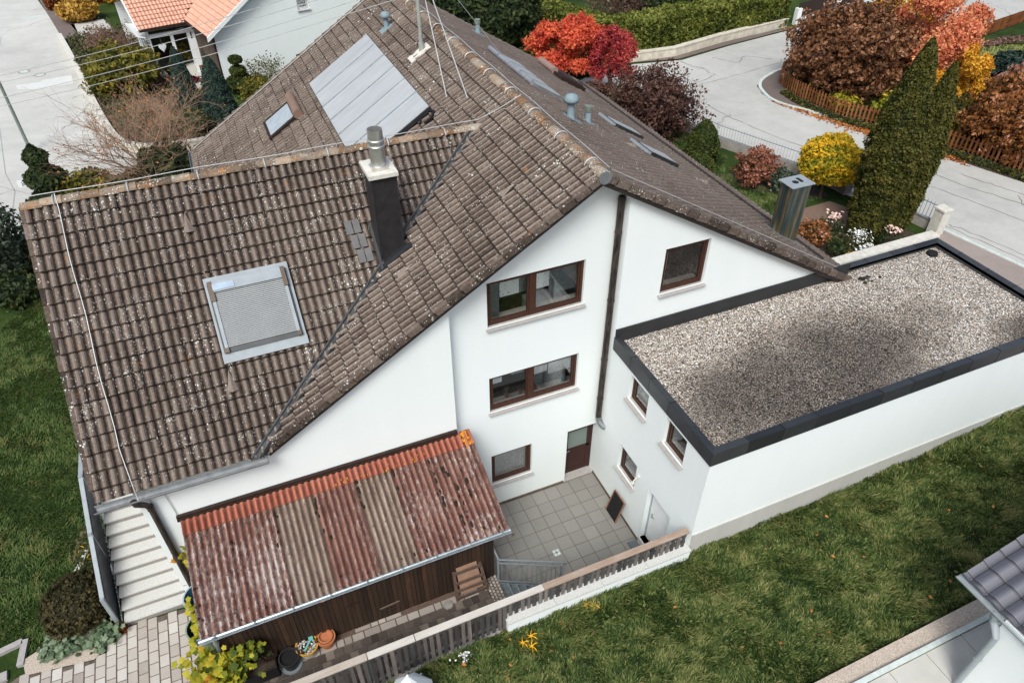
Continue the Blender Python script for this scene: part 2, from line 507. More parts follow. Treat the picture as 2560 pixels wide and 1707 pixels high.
# ------------------------------------------------------------------ mesh builder
class MB:
    def __init__(s):
        s.ch = []

    def add(s, V, F, T=None):
        V = np.asarray(V, float).reshape(-1, 3)
        F = np.asarray(F, int)
        if T is None:
            T = np.full(len(F), .5)
        elif np.isscalar(T):
            T = np.full(len(F), float(T))
        s.ch.append((V, F, np.asarray(T, float)))
        return s

    def hexa(s, P, t=.5):
        """8 corners: bottom ring 0-3, top ring 4-7"""
        return s.add(P, [(0, 3, 2, 1), (4, 5, 6, 7), (0, 1, 5, 4), (1, 2, 6, 5), (2, 3, 7, 6), (3, 0, 4, 7)], t)

    def box(s, x0, x1, y0, y1, z0, z1, t=.5):
        return s.hexa([(x0, y0, z0), (x1, y0, z0), (x1, y1, z0), (x0, y1, z0), (x0, y0, z1), (x1, y0, z1), (x1, y1, z1), (x0, y1, z1)], t)

    def beam(s, a, b, w, h, t=.5, up=(0, 0, 1)):
        """rectangular bar from a to b, w sideways, h along up"""
        a, b = np.array(a, float), np.array(b, float)
        d = (b - a) / np.linalg.norm(b - a)
        u = np.array(up, float)
        r = np.cross(d, u)
        r /= np.linalg.norm(r)
        u = np.cross(r, d)
        r, u = r * w / 2, u * h / 2
        return s.hexa([a - r - u, a + r - u, b + r - u, b - r - u, a - r + u, a + r + u, b + r + u, b - r + u], t)

    def tube(s, pts, r, n=8, t=.5, cap=True):
        pts = np.array(pts, float)
        k = len(pts)
        r = np.broadcast_to(np.asarray(r, float), (k,))
        V, F = [], []
        d = np.gradient(pts, axis=0)
        ref = np.array((0, 0, 1.)) if abs(d[0][2]) < .9 * np.linalg.norm(d[0]) else np.array((1., 0, 0))
        for i in range(k):
            e = d[i] / np.linalg.norm(d[i])
            a = np.cross(e, ref)
            if np.linalg.norm(a) < 1e-3:
                a = np.cross(e, (0, 1, 0))
            a /= np.linalg.norm(a)
            b = np.cross(e, a)
            for j in range(n):
                w = 2 * PI * j / n
                V.append(pts[i] + r[i] * (a * math.cos(w) + b * math.sin(w)))
        for i in range(k - 1):
            for j in range(n):
                F.append((i * n + j, i * n + (j + 1) % n, (i + 1) * n + (j + 1) % n, (i + 1) * n + j))
        s.add(V, F, t)
        if cap:
            c0, c1 = V[:n], V[-n:]
            s.add([pts[0]] + list(c0), [(0, 1 + (j + 1) % n, 1 + j) for j in range(n)], t)
            s.add([pts[-1]] + list(c1), [(0, 1 + j, 1 + (j + 1) % n) for j in range(n)], t)
        return s

    def cyl(s, x, y, z0, z1, r0, r1=None, n=20, t=.5):
        return s.tube([(x, y, z0), (x, y, z1)], [r0, r0 if r1 is None else r1], n, t)

    def lathe(s, x, y, prof, n=20, t=.5, sx=1, sy=1):
        V, F = [], []
        for r, z in prof:
            for j in range(n):
                w = 2 * PI * j / n
                V.append((x + r * sx * math.cos(w), y + r * sy * math.sin(w), z))
        for i in range(len(prof) - 1):
            for j in range(n):
                F.append((i * n + j, i * n + (j + 1) % n, (i + 1) * n + (j + 1) % n, (i + 1) * n + j))
        return s.add(V, F, t)

    def prism(s, poly, z0, z1, t=.5, bottom=False):
        n = len(poly)
        V = [(x, y, z0) for x, y in poly] + [(x, y, z1) for x, y in poly]
        s.add(V, [(i, (i + 1) % n, n + (i + 1) % n, n + i) for i in range(n)], t)
        me_tri = tri(poly)
        s.add([(x, y, z1) for x, y in poly], me_tri, t)
        if bottom:
            s.add([(x, y, z0) for x, y in poly], [f[::-1] for f in me_tri], t)
        return s

    def sheet(s, poly, z, t=.5):
        zz = z if callable(z) else (lambda x, y: z)
        return s.add([(x, y, zz(x, y)) for x, y in poly], tri(poly), t)


def tri(poly):
    from mathutils.geometry import tessellate_polygon
    f = tessellate_polygon([[Vector((x, y, 0)) for x, y in poly]])
    out = []
    for a, b, c in f:
        p, q, r = poly[a], poly[b], poly[c]
        if (q[0] - p[0]) * (r[1] - p[1]) - (q[1] - p[1]) * (r[0] - p[0]) < 0:
            a, b, c = c, b, a
        out.append((a, b, c))
    return out


ORG = {}


def build(name, mb, mat, parent=None, origin=None, smooth=False):
    org = np.array(ORG[parent.name] if parent is not None else (origin if origin is not None else (0, 0, 0)), float)
    me = bpy.data.meshes.new(name)
    ch = [c for c in mb.ch if len(c[1])]
    V = np.concatenate([c[0] for c in ch]) - org
    loops, start, total, T = [], [], [], []
    vo = lo = 0
    for v, f, t in ch:
        k = f.shape[1]
        loops.append((f + vo).ravel())
        start.append(lo + np.arange(len(f)) * k)
        total.append(np.full(len(f), k))
        T.append(t)
        lo += f.size
        vo += len(v)
    loops, start, total, T = map(np.concatenate, (loops, start, total, T))
    me.vertices.add(len(V))
    me.vertices.foreach_set('co', V.ravel())
    me.loops.add(len(loops))
    me.loops.foreach_set('vertex_index', loops.astype(np.int32))
    me.polygons.add(len(start))
    me.polygons.foreach_set('loop_start', start.astype(np.int32))
    me.polygons.foreach_set('loop_total', total.astype(np.int32))
    me.polygons.foreach_set('use_smooth', np.full(len(start), bool(smooth)))
    a = me.attributes.new('tint', 'FLOAT', 'FACE')
    a.data.foreach_set('value', np.clip(T, 0, 1).astype(np.float32))
    me.update(calc_edges=True)
    me.materials.append(mat)
    o = bpy.data.objects.new(name, me)
    C.objects.link(o)
    if parent is not None:
        o.parent = parent
        ORG[o.name] = org
    else:
        o.location = org
        ORG[o.name] = org
    return o


def tag(o, label=None, cat=None, group=None, kind=None):
    if label: o['label'] = label
    if cat: o['category'] = cat
    if group: o['group'] = group
    if kind: o['kind'] = kind
    return o


def thing(name, label, cat, loc=(0, 0, 0), group=None):
    o = bpy.data.objects.new(name, None)
    o.empty_display_size = .3
    o.location = loc
    C.objects.link(o)
    ORG[o.name] = np.array(loc, float)
    return tag(o, label, cat, group)


def solo(name, mb, mat, label, cat, origin, group=None, smooth=False):
    return tag(build(name, mb, mat, None, origin, smooth), label, cat, group)


def struct(name, mb, mat):
    return tag(build(name, mb, mat), kind='structure')


def vnoise(P, f=1.0, seed=0):
    """cheap smooth noise in about -1..1"""
    r = np.random.default_rng(seed)
    P = np.asarray(P, float) * f
    out = np.zeros(len(P))
    for k in range(6):
        d = r.normal(size=P.shape[1])
        d /= np.linalg.norm(d)
        fr = 1 + k * .55
        out += np.sin(P @ d * fr * 2.1 + r.uniform(0, 6.28)) / (1 + k * .35)
    return out / 2.2


def inpoly(x, y, poly):
    x, y = np.asarray(x), np.asarray(y)
    c = np.zeros(x.shape, bool)
    n = len(poly)
    for i in range(n):
        x0, y0 = poly[i]
        x1, y1 = poly[(i + 1) % n]
        if y0 == y1:
            continue
        m = ((y0 > y) != (y1 > y)) & (x < (x1 - x0) * (y - y0) / (y1 - y0) + x0)
        c ^= m
    return c


# ------------------------------------------------------------------ terrain
def sst(t):
    t = np.clip(t, 0, 1)
    return t * t * (3 - 2 * t)


def lerp(a, b, t):
    return a + (b - a) * t


def zfront(x, y=None):
    x = np.asarray(x, float)
    z = np.interp(x, [-6, 0, 5, 9, 13.3, 16], [2.20, 2.30, 2.42, 2.58, 3.06, 3.25])
    z = z - sst((-6 - x) / 5.5) * .45
    z = z - sst((-11.5 - x) / 3) * .5
    return z


def zfl(x, y):
    f = zfront(x)
    return lerp(f, np.minimum(f, 2.62), sst((-8.2 - np.asarray(y, float)) / 1.5))


def hfun(x, y):
    x, y = np.asarray(x, float), np.asarray(y, float)
    left = 1.1 + .4 * sst((y - 6) / 8)
    right = np.full_like(x, 3.3)
    base = lerp(left, right, sst((x + 6) / 14))
    front = zfl(x, y)
    h = np.where(y < -5.4, front, base)
    west = sst((-12.6 - x) / 1.2)
    h = np.where((y < -5.4) & (x < -11.4), lerp(front, 1.1, west), h)
    return h


def terrain():
    xs = np.unique(np.concatenate([np.linspace(-160, -26, 20), np.arange(-26, -13.9, .6), [-13.9, -13.6, -13.2, -12.75, -12.4, -9, -7, -5.62, -5.5, -5.2, -5.05, -2, -.35, -.05, .05, .3, 2], np.arange(3, 14, 1.), [13.3, 13.45], np.arange(15, 50, 2.5), np.linspace(52, 220, 20)]))
    ys = np.unique(np.concatenate([np.linspace(-90, -13, 12), np.arange(-12.5, -5.55, .5), [-5.5, -5.45, -5.32, -5.2, -3.4, -3.2, -.6, -.3, .2], np.arange(1, 20, 1.), np.arange(21, 80, 3), np.linspace(82, 260, 14)]))
    X, Y = np.meshgrid(xs, ys)
    Z = hfun(X, Y) - .03
    Z = np.where((Y > -5.45) & (Y < 19) & (X > -5.62) & (X < .2), -.12, Z)              # the sunk yard
    Z = np.where((Y > -5.4) & (Y < -.2) & (X > -13.3) & (X < -5.55), 1.2, Z)            # path by the shed
    Z = np.where((Y > -5.45) & (Y <= -.5) & (X > -.1) & (X < 13.3), -.12, Z)
    V = np.stack([X, Y, Z], -1).reshape(-1, 3)
    nx = len(xs)
    i, j = np.meshgrid(np.arange(nx - 1), np.arange(len(ys) - 1))
    a = (j * nx + i).ravel()
    F = np.stack([a, a + 1, a + nx + 1, a + nx], -1)
    m = MB().add(V, F)
    struct('ground', m, M['lawn'])


terrain()


def sheetgrid(name, poly, zf, mat, step=.8, kind='structure'):
    struct(name, MB().sheet(poly, zf), mat)


# west street, its patches and manholes
Lz = 1.5
GZ = Lz
struct('road', MB().sheet([(-60, 120), (-60, 27), (-24, 24.5), (-19, 23.5), (-12.6, 22.4), (-7, 22.4), (-7, 31.2), (-11, 31.2), (-14.4, 31.9), (-15.4, 33.8), (-16.5, 39.3), (-17.6, 45.6), (-18.6, 51.9), (-20, 60.3), (-22.3, 71), (-27, 120)], GZ + .004), M['road_l'])
struct('road_patch', MB().sheet([(-22.08, 46.8), (-20.5, 46.86), (-20.45, 47.2), (-18.5, 47.5), (-18.3, 45.65), (-20.2, 45.2), (-21.9, 45.8)], GZ + .009), simple('repaired_asphalt', (.62, .62, .59), .85, var=.06, scale=3))
struct('road_stripe', MB().sheet([(-23.2, 64.7), (-21.4, 64.9), (-21.5, 65.5), (-23.2, 65.3)], GZ + .009), M['kerb'])
for i, (x, y) in enumerate(((-21.79, 49.7), (-20.67, 48.5))):
    t = thing('manhole_cover', ['round manhole cover in the west street, the one further from the garden wall', 'round manhole cover in the west street, the one nearer the garden wall'][i], 'manhole cover', (x, y, GZ), 'manhole covers in the west street')
    build('rim', MB().lathe(x, y, [(.42, GZ + .006), (.42, GZ + .014), (.31, GZ + .016), (.31, GZ + .010)], 24), M['conc'], t)
    build('lid', MB().lathe(x, y, [(.30, GZ + .008), (.30, GZ + .013), (.001, GZ + .013)], 24), M['kerb'], t)
# seams in the west street: thin joint strips
sm = MB()
for pts in ([(-24.3, 60), (-23.3, 36), (-22.6, 27.8), (-22.4, 24)], [(-22.5, 40), (-21.3, 31.5), (-20.6, 28.9), (-20.4, 24)], [(-22.5, 31), (-20.0, 28.4), (-17.5, 27)]):
    for a, b in zip(pts, pts[1:]):
        sm.beam((*a, GZ + .009), (*b, GZ + .009), .05, .004)
struct('road_seam', sm, simple('bitumen_seam', (.34, .33, .34), .7, var=.2))


def strip(pts, w, z0, z1, mb=None, off=0.0, t=.5):
    """wall or kerb following a polyline, w wide to the left of it"""
    mb = mb or MB()
    P = np.array(pts, float)
    d = np.gradient(P, axis=0)
    d /= np.linalg.norm(d, axis=1)[:, None]
    n = np.stack([-d[:, 1], d[:, 0]], -1)
    A, B = P + n * off, P + n * (off + w)
    for i in range(len(P) - 1):
        mb.hexa([(*A[i], z0), (*A[i + 1], z0), (*B[i + 1], z0), (*B[i], z0), (*A[i], z1), (*A[i + 1], z1), (*B[i + 1], z1), (*B[i], z1)], t)
    return mb


def smooth_pts(pts, n=6):
    P = np.array(pts, float)
    out = []
    for i in range(len(P) - 1):
        p0, p1, p2, p3 = P[max(i - 1, 0)], P[i], P[i + 1], P[min(i + 2, len(P) - 1)]
        for k in range(n):
            t = k / n
            out.append(.5 * ((2 * p1) + (-p0 + p2) * t + (2 * p0 - 5 * p1 + 4 * p2 - p3) * t * t + (-p0 + 3 * p1 - 3 * p2 + p3) * t ** 3))
    out.append(P[-1])
    return out


gw = smooth_pts([(-7, 31.1), (-9.5, 31.05), (-11.2, 31.0), (-12.8, 31.2), (-14.2, 31.8), (-15.2, 33.4), (-16.2, 38), (-17.3, 44.5), (-18.4, 51), (-19.5, 57)], 5)
t = thing('garden_wall', 'low white garden wall curving round the bushes by the west street', 'garden wall', (-13, 31.3, Lz))
build('wall', strip(gw, .30, Lz - .2, Lz + .42), M['stonewall'], t)
build('coping', strip(gw, .40, Lz + .42, Lz + .50, off=-.05), M['cap'], t)
fr = MB()
for i in range(0, 26):
    x = -13.2 + i * .22
    fr.cyl(x, 31.35 + max(0, (-12.2 - x)) * .25, Lz + .5, Lz + 1.25, .012, n=5)
fr.beam((-13.2, 31.6, Lz + 1.15), (-7.5, 31.35, Lz + 1.15), .02, .03)
build('railing', fr, M['black'], t)
struct('pavement', MB().sheet([(-19.5, 57), (-22.2, 71), (-26, 100), (-24, 100), (-20.4, 71), (-18.9, 62), (-18.2, 57)], GZ + .012), M['brownasph'])

# east street, junction, kerbed island
Rz = 3.3
struct('road', MB().sheet([(20.0, -.2), (19.45, 4.2), (18.9, 5.4), (17.5, 11.1), (15.75, 15.3), (15.1, 18.1), (14.0, 22.5), (12.0, 26.5), (14, 27.6), (18.1, 28.5), (21.7, 27.9), (26.5, 29.1), (33.4, 30.4), (46, 33.5), (80, 41), (80, 30), (54, 26.6), (46, 24.8), (38, 23.5), (30, 24), (28, 23.9), (25.4, 23.3), (23.4, 21.8), (22.85, 20.6), (22.6, 19.2), (23.5, 17.3), (25.0, 12.9), (26.3, 9), (27.6, 5), (29, 1), (33, -16), (80, -60), (22, -60), (21, -16)], Rz + .004), M['road'])
struct('pavement', MB().sheet([(20.75, -.25), (19.9, 4.1), (19.3, 3.6), (13.45, 3.05), (13.45, -30), (22, -30), (21.4, -16)], Rz + .010), M['pavement'])
struct('kerb', strip([(21.8, -20), (21.0, -5), (20.72, 0), (19.95, 4.2)], .16, Rz, Rz + .05), M['kerb'])
isl = smooth_pts([(30, 24.0), (28, 23.85), (26.4, 23.55), (25.4, 23.15), (24.2, 22.5), (23.35, 21.6), (22.9, 20.6), (22.65, 19.6), (22.85, 18.4), (23.5, 17.2), (24.3, 15.1)], 4)
struct('pavement', MB().sheet([tuple(p) for p in isl] + [(25.0, 15.0), (24.6, 17.5), (24.6, 20), (25.4, 22), (27, 23), (30, 23.5)], Rz + .05), M['brownasph'])
struct('kerb', strip(isl, .2, Rz, Rz + .10), M['kerb'])
struct('verge', MB().sheet([(24.3, 15.1), (25.1, 12.9), (26.3, 9), (27.6, 5), (28.6, 1.5), (30, 1.5), (28.9, 5), (27.3, 9.6), (26.2, 13.3), (25.3, 15.4), (24.6, 17.5), (24.3, 17)], Rz + .012), M['soil'])
struct('pavement', MB().sheet([(17.9, 28.9), (21.7, 28.2), (26.5, 29.3), (33.4, 30.6), (34, 31), (26.4, 30.1), (21.7, 28.9), (18.1, 29.5)], Rz + .008), M['brownasph'])
cr = MB()
for pts in ([(19.2, 23.3), (23, 23.9), (28.4, 24.9)], [(18.5, 21.2), (18.9, 17.5), (20.0, 13.3), (22.6, 7.5), (24.0, 3.0), (25, -1)], [(22.6, 9.4), (23.8, 8.4), (24.6, 6), (25.4, 4)], [(25.2, 7.7), (25.8, 6), (26.3, 4.8), (27, 3)], [(20.0, 5.9), (20.2, 4.5), (20.9, 1.6), (21.8, -3), (22.6, -9)], [(20.6, 4.2), (21.3, 1.5), (22.1, -1.8)], [(25.9, 4.8), (25.2, 3.6), (25.6, 2.6), (25.0, 1.5)], [(17, 26.2), (19.5, 25), (20.3, 23.9), (22.2, 24.6)], [(24, 27.5), (25, 26), (26.2, 26.8), (27.6, 25.6)]):
    pts = smooth_pts(pts, 7)
    pts = [np.array(p) + rng.normal(size=2) * .05 for p in pts]
    for a, b in zip(pts, pts[1:]):
        cr.beam((a[0], a[1], Rz + .009), (b[0], b[1], Rz + .009), .022 + .03 * random.random(), .003)
struct('road_seam', cr, simple('tar_seam', (.14, .13, .125), .7, var=.3))
struct('brick_path', MB().sheet([(9.9, 4.6), (9.9, 6.8), (14.4, 7.9), (17.0, 8.0), (17.6, 6.6), (17.9, 5.4), (14.4, 6.3)], Rz + .02), None or tinted('red_paving', [(0, (.14, .085, .06)), (1, (.26, .18, .14))], .9, .5, 9, .2))
struct('flower_bed', MB().sheet([(9.6, 3.2), (13, 3.2), (18.6, 3.4), (18.2, 5.2), (17.2, 6.0), (14.2, 6.0), (9.6, 4.6)], Rz + .012), M['soil'])
struct('flower_bed', MB().sheet([(13.7, 12.4), (14.0, 10.6), (15.0, 9.6), (16.2, 8.6), (17.4, 8.4), (17.4, 9.6), (16.5, 12.0), (14.4, 12.4)], Rz + .012), M['soil'])


# ------------------------------------------------------------------ grass
def blades(name, poly, n, zf, length, width, mat, seed=1, lean=.8, patch=.5, jit=.22):
    r = np.random.default_rng(seed)
    P = np.array(poly)
    x = r.uniform(P[:, 0].min(), P[:, 0].max(), n * 3)
    y = r.uniform(P[:, 1].min(), P[:, 1].max(), n * 3)
    k = inpoly(x, y, poly)
    x, y = x[k][:n], y[k][:n]
    n = len(x)
    q = np.stack([x, y], -1)
    big = vnoise(q, .8, seed)
    mid = vnoise(q, 2.4, seed + 1)
    L = length * (1 + .28 * mid + .15 * big) * r.uniform(.55, 1.3, n)
    L = np.clip(L, length * .25, None)
    ang = 2.4 * vnoise(q, .55, seed + 2) + 1.5 * vnoise(q, 1.9, seed + 5) + r.normal(0, .55, n)
    ln = lean * r.uniform(.4, 1.25, n)
    dx, dy = np.cos(ang) * ln, np.sin(ang) * ln
    z = zf(x, y)
    w = width * r.uniform(.6, 1.4, n)
    sx, sy = -np.sin(ang) * w / 2, np.cos(ang) * w / 2
    up = np.sqrt(np.clip(1.15 - ln ** 2 * .6, .12, 1))
    b = np.stack([x, y, z - .02], -1)
    s_ = np.stack([sx, sy, sx * 0], -1)
    m = b + np.stack([dx * L * .35, dy * L * .35, L * .62 * up], -1)
    tp = b + np.stack([dx * L, dy * L, L * up * .8], -1)
    V = np.stack([b - s_, b + s_, m + s_ * .8, m - s_ * .8, tp], 1).reshape(-1, 3)
    i = np.arange(n) * 5
    t = .40 + patch * .34 * big + .16 * mid + .14 * vnoise(q, 6.5, seed + 9) + r.normal(0, jit * 1.15, n)
    t = np.where(vnoise(q, 1.4, seed + 7) > .78, t + .25, t)
    mb = MB()
    mb.add(V, np.stack([i, i + 1, i + 2, i + 3], -1), t)
    mb.ch.append((np.zeros((0, 3)), np.stack([i + 3, i + 2, i + 4], -1) - len(V), t + .06))
    return tag(build(name, mb, mat), kind='stuff')


# ------------------------------------------------------------------ leaves, bushes, trees
def leafquads(mb, P, size, r, tint, outward=None, flat=.5):
    n = len(P)
    N = r.normal(size=(n, 3))
    N /= np.linalg.norm(N, axis=1)[:, None]
    if outward is not None:
        N = N * flat + outward * (1 - flat)
        N /= np.linalg.norm(N, axis=1)[:, None]
    a = np.cross(N, r.normal(size=(n, 3)))
    a /= np.linalg.norm(a, axis=1)[:, None]
    b = np.cross(N, a)
    s = (size * r.uniform(.55, 1.35, n))[:, None]
    a, b = a * s * .62, b * s * .42
    V = np.stack([P - a, P - b * .9 + N * s * .08, P + a, P + b * .9 + N * s * .08], 1).reshape(-1, 3)
    i = np.arange(n) * 4
    mb.add(V, np.stack([i, i + 1, i + 2, i + 3], -1), tint)


def crown(mb, c, rx, ry, rz, n, leaf, r, rough=.22, gap=-.45, freq=1.0, shell=.5, tb=0.0, seed=3, core=0.0, bottom=-.75):
    """leaf quads through an uneven ellipsoid with clumps and gaps"""
    d = r.normal(size=(n * 2, 3))
    d /= np.linalg.norm(d, axis=1)[:, None]
    d = d[d[:, 2] > bottom]
    bump = vnoise(d, 2.2 * freq, seed)
    bump2 = vnoise(d, 5.5 * freq, seed + 1)
    rad = (1 + rough * bump + rough * .55 * bump2) * (shell + (1 - shell) * r.uniform(0, 1, len(d)) ** .6)
    keep = vnoise(d, 3.8 * freq, seed + 2) > gap - r.uniform(0, .5, len(d))
    d, rad, bump2 = d[keep][:n], rad[keep][:n], bump2[keep][:n]
    P = np.array(c) + d * rad[:, None] * np.array((rx, ry, rz))
    t = .42 + .22 * bump2 + .2 * vnoise(P, 1.3, seed + 4) + r.normal(0, .17, len(P)) + tb
    leafquads(mb, P, leaf, r, t, d, .55)
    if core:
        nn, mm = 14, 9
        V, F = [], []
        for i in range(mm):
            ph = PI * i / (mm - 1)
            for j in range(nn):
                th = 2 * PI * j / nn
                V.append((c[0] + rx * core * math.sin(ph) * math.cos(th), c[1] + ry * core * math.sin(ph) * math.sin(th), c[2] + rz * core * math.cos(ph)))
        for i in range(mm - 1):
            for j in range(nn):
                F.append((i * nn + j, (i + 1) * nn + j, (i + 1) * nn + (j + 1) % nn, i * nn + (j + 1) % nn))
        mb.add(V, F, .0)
    return mb


def limbs(mb, base, h, spread, r, n=5, r0=.06, t=.4):
    for k in range(n):
        a = r.uniform(0, 2 * PI)
        s = spread * r.uniform(.4, 1)
        p = [np.array(base, float)]
        for q in range(1, 5):
            f = q / 4
            p.append(np.array((base[0] + math.cos(a) * s * f ** 1.3, base[1] + math.sin(a) * s * f ** 1.3, base[2] + h * f)) + r.normal(size=3) * .05 * h)
        mb.tube(p, np.linspace(r0, r0 * .25, 5), 6, t, False)
    return mb


SEED = [100]


def bush(name, label, cat, x, y, z, rx, h, palk, n, leaf, ry=None, group=None, rough=.22, gap=-.45, freq=1.0, core=.72, shell=.6, twigs=5, tb=0., wood='bark'):
    SEED[0] += 7
    r = np.random.default_rng(SEED[0])
    t = thing(name, label, cat, (x, y, z), group)
    build('stem', limbs(MB(), (x, y, z - .05), h * .7, rx * .6, r, twigs, .03 + .012 * h), M[wood], t)
    mb = crown(MB(), (x, y, z + h * .52), rx, ry or rx, h * .5, n, leaf, r, rough, gap, freq, shell, tb, SEED[0], core, -.95)
    build('foliage', mb, LM[palk], t)
    return t


def tree(name, label, cat, x, y, z, h, rx, palk, n, leaf, base=.3, group=None, rough=.25, gap=-.3, freq=1.1, shell=.35, tr=.12, nl=7, core=0, ry=None, wood='bark', tb=0., parts=None, lumps=0):
    SEED[0] += 7
    r = np.random.default_rng(SEED[0])
    t = thing(name, label, cat, (x, y, z), group)
    tk = MB().tube([(x, y, z - .1), (x + .03 * h * r.normal(), y, z + h * .25), (x + .03 * h * r.normal(), y + .03 * h * r.normal(), z + h * .55)], [tr, tr * .75, tr * .4], 8)
    for k in range(nl):
        a = 2 * PI * k / nl + r.uniform(-.4, .4)
        f = r.uniform(.12, .5)
        p0 = np.array((x, y, z + h * f))
        e = np.array((x + math.cos(a) * rx * .75, y + math.sin(a) * (ry or rx) * .75, z + h * r.uniform(.6, .9)))
        mid = (p0 + e) / 2 + np.array((0, 0, -.04 * h)) + r.normal(size=3) * .06 * h
        tk.tube([p0, mid, e], [tr * .45, tr * .25, tr * .08], 6, .5, False)
    build('trunk', tk, M[wood], t)
    mb = MB()
    cz, rz = z + h * (base + 1) / 2, h * (1 - base) / 2
    if lumps:
        parts = [(0, 0, -.15, .34)]
        for q in range(lumps):
            w_, e_ = 2.4 * q + r.uniform(-.5, .5), r.uniform(-.55, 1.2)
            ce = math.cos(min(e_, 1.4))
            parts.append((math.cos(w_) * ce * .72, math.sin(w_) * ce * .72, math.sin(e_) * .78, r.uniform(.17, .33)))
    for (ox, oy, oz, f) in (parts or [(0, 0, 0, 1)]):
        crown(mb, (x + ox * rx, y + oy * rx, cz + oz * rz), rx * f, (ry or rx) * f, rz * f, int(n * f * f if parts else n), leaf, r, rough, gap, freq, shell, tb, SEED[0] + int(ox * 10), core, -.9)
    build('crown', mb, LM[palk], t)
    return t


def conifer(name, label, cat, x, y, z, h, r0, palk, n, leaf, prof, group=None, seed=5, sy=1.0, lean=(0, 0)):
    """columnar or conical evergreen: prof(f) is the radius at height fraction f"""
    r = np.random.default_rng(seed)
    t = thing(name, label, cat, (x, y, z), group)
    build('trunk', MB().tube([(x, y, z - .1), (x + lean[0] * .5, y + lean[1] * .5, z + h * .6)], [.09, .05], 8), M['bark'], t)
    f = r.uniform(0.0, 1, n * 3)
    keep = r.uniform(0, 1, n * 3) < np.array([prof(v) for v in f]) / max(prof(v) for v in np.linspace(0, 1, 20)) + .05
    f = f[keep][:n]
    a = r.uniform(0, 2 * PI, len(f))
    q = np.stack([np.cos(a) * 1.2, np.sin(a) * 1.2, f * h / r0 * .9], -1)
    b1, b2 = vnoise(q, 1.6, seed), vnoise(q, 4.5, seed + 1)
    rad = r0 * np.array([prof(v) for v in f]) * (1 + .10 * b1 + .09 * b2) * r.uniform(.86, 1.03, len(f))
    P = np.stack([x + lean[0] * f + np.cos(a) * rad, y + lean[1] * f + np.sin(a) * rad * sy, z + f * h], -1)
    out = np.stack([np.cos(a), np.sin(a), np.full(len(a), .35)], -1)
    mb = MB()
    leafquads(mb, P, leaf, r, .42 + .2 * b2 + .12 * b1 + r.normal(0, .16, len(f)), out, .5)
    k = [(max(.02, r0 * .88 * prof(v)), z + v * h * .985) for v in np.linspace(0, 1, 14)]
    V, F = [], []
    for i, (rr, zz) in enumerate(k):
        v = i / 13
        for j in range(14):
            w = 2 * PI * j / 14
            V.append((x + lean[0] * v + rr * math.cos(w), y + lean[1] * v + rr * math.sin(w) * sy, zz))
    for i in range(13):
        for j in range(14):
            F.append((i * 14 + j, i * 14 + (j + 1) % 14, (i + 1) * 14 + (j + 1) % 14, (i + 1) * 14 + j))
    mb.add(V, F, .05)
    build('crown', mb, LM[palk], t)
    return t


def hedge(name, label, P0, P1, w, z0, z1, palk, n, leaf, seed, wob=.14):
    r = np.random.default_rng(seed)
    P0, P1 = np.array(P0, float), np.array(P1, float)
    L = np.linalg.norm(P1 - P0)
    d = (P1 - P0) / L
    nn = np.array((-d[1], d[0]))
    t = thing(name, label, 'hedge', (*P0, z0))
    A = np.array((L * w, L * (z1 - z0), L * (z1 - z0), w * (z1 - z0) * 2))
    which = r.choice(4, n, p=A / A.sum())
    u, v = r.uniform(0, 1, n), r.uniform(0, 1, n)
    s = np.where(which < 3, u * L, np.where(r.uniform(0, 1, n) < .5, 0, L))
    o = np.where(which == 0, v * w, np.where(which == 1, 0, np.where(which == 2, w, u * w)))
    zz = np.where(which == 0, z1, z0 + v * (z1 - z0))
    base = np.stack([P0[0] + d[0] * s + nn[0] * o, P0[1] + d[1] * s + nn[1] * o, zz], -1)
    out = np.zeros((n, 3))
    out[which == 0] = (0, 0, 1)
    out[which == 1] = (-nn[0], -nn[1], .2)
    out[which == 2] = (nn[0], nn[1], .2)
    out[which == 3] = (d[0], d[1], .2)
    b = vnoise(base, .9, seed) * wob + vnoise(base, 3, seed + 1) * wob * .5
    P = base + out * (b + r.uniform(-.12, .06, n))[:, None]
    T = .40 + .25 * vnoise(base, 1.2, seed + 3) + r.normal(0, .18, n) + np.where(which == 0, .12, -.04)
    mb = MB()
    leafquads(mb, P, leaf, r, T, out, .6)
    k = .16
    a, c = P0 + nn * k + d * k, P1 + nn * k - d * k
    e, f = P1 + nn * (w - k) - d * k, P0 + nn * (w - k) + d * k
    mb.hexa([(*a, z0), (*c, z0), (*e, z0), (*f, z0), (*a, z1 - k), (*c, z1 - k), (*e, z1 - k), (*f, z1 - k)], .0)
    build('foliage', mb, LM[palk], t)
    st = MB()
    for q in np.arange(.4, L, 1.1):
        p = P0 + d * q + nn * w / 2
        st.cyl(p[0], p[1], z0 - .1, z1 - .5, .03, n=6)
    build('stem', st, M['bark'], t)
    return t


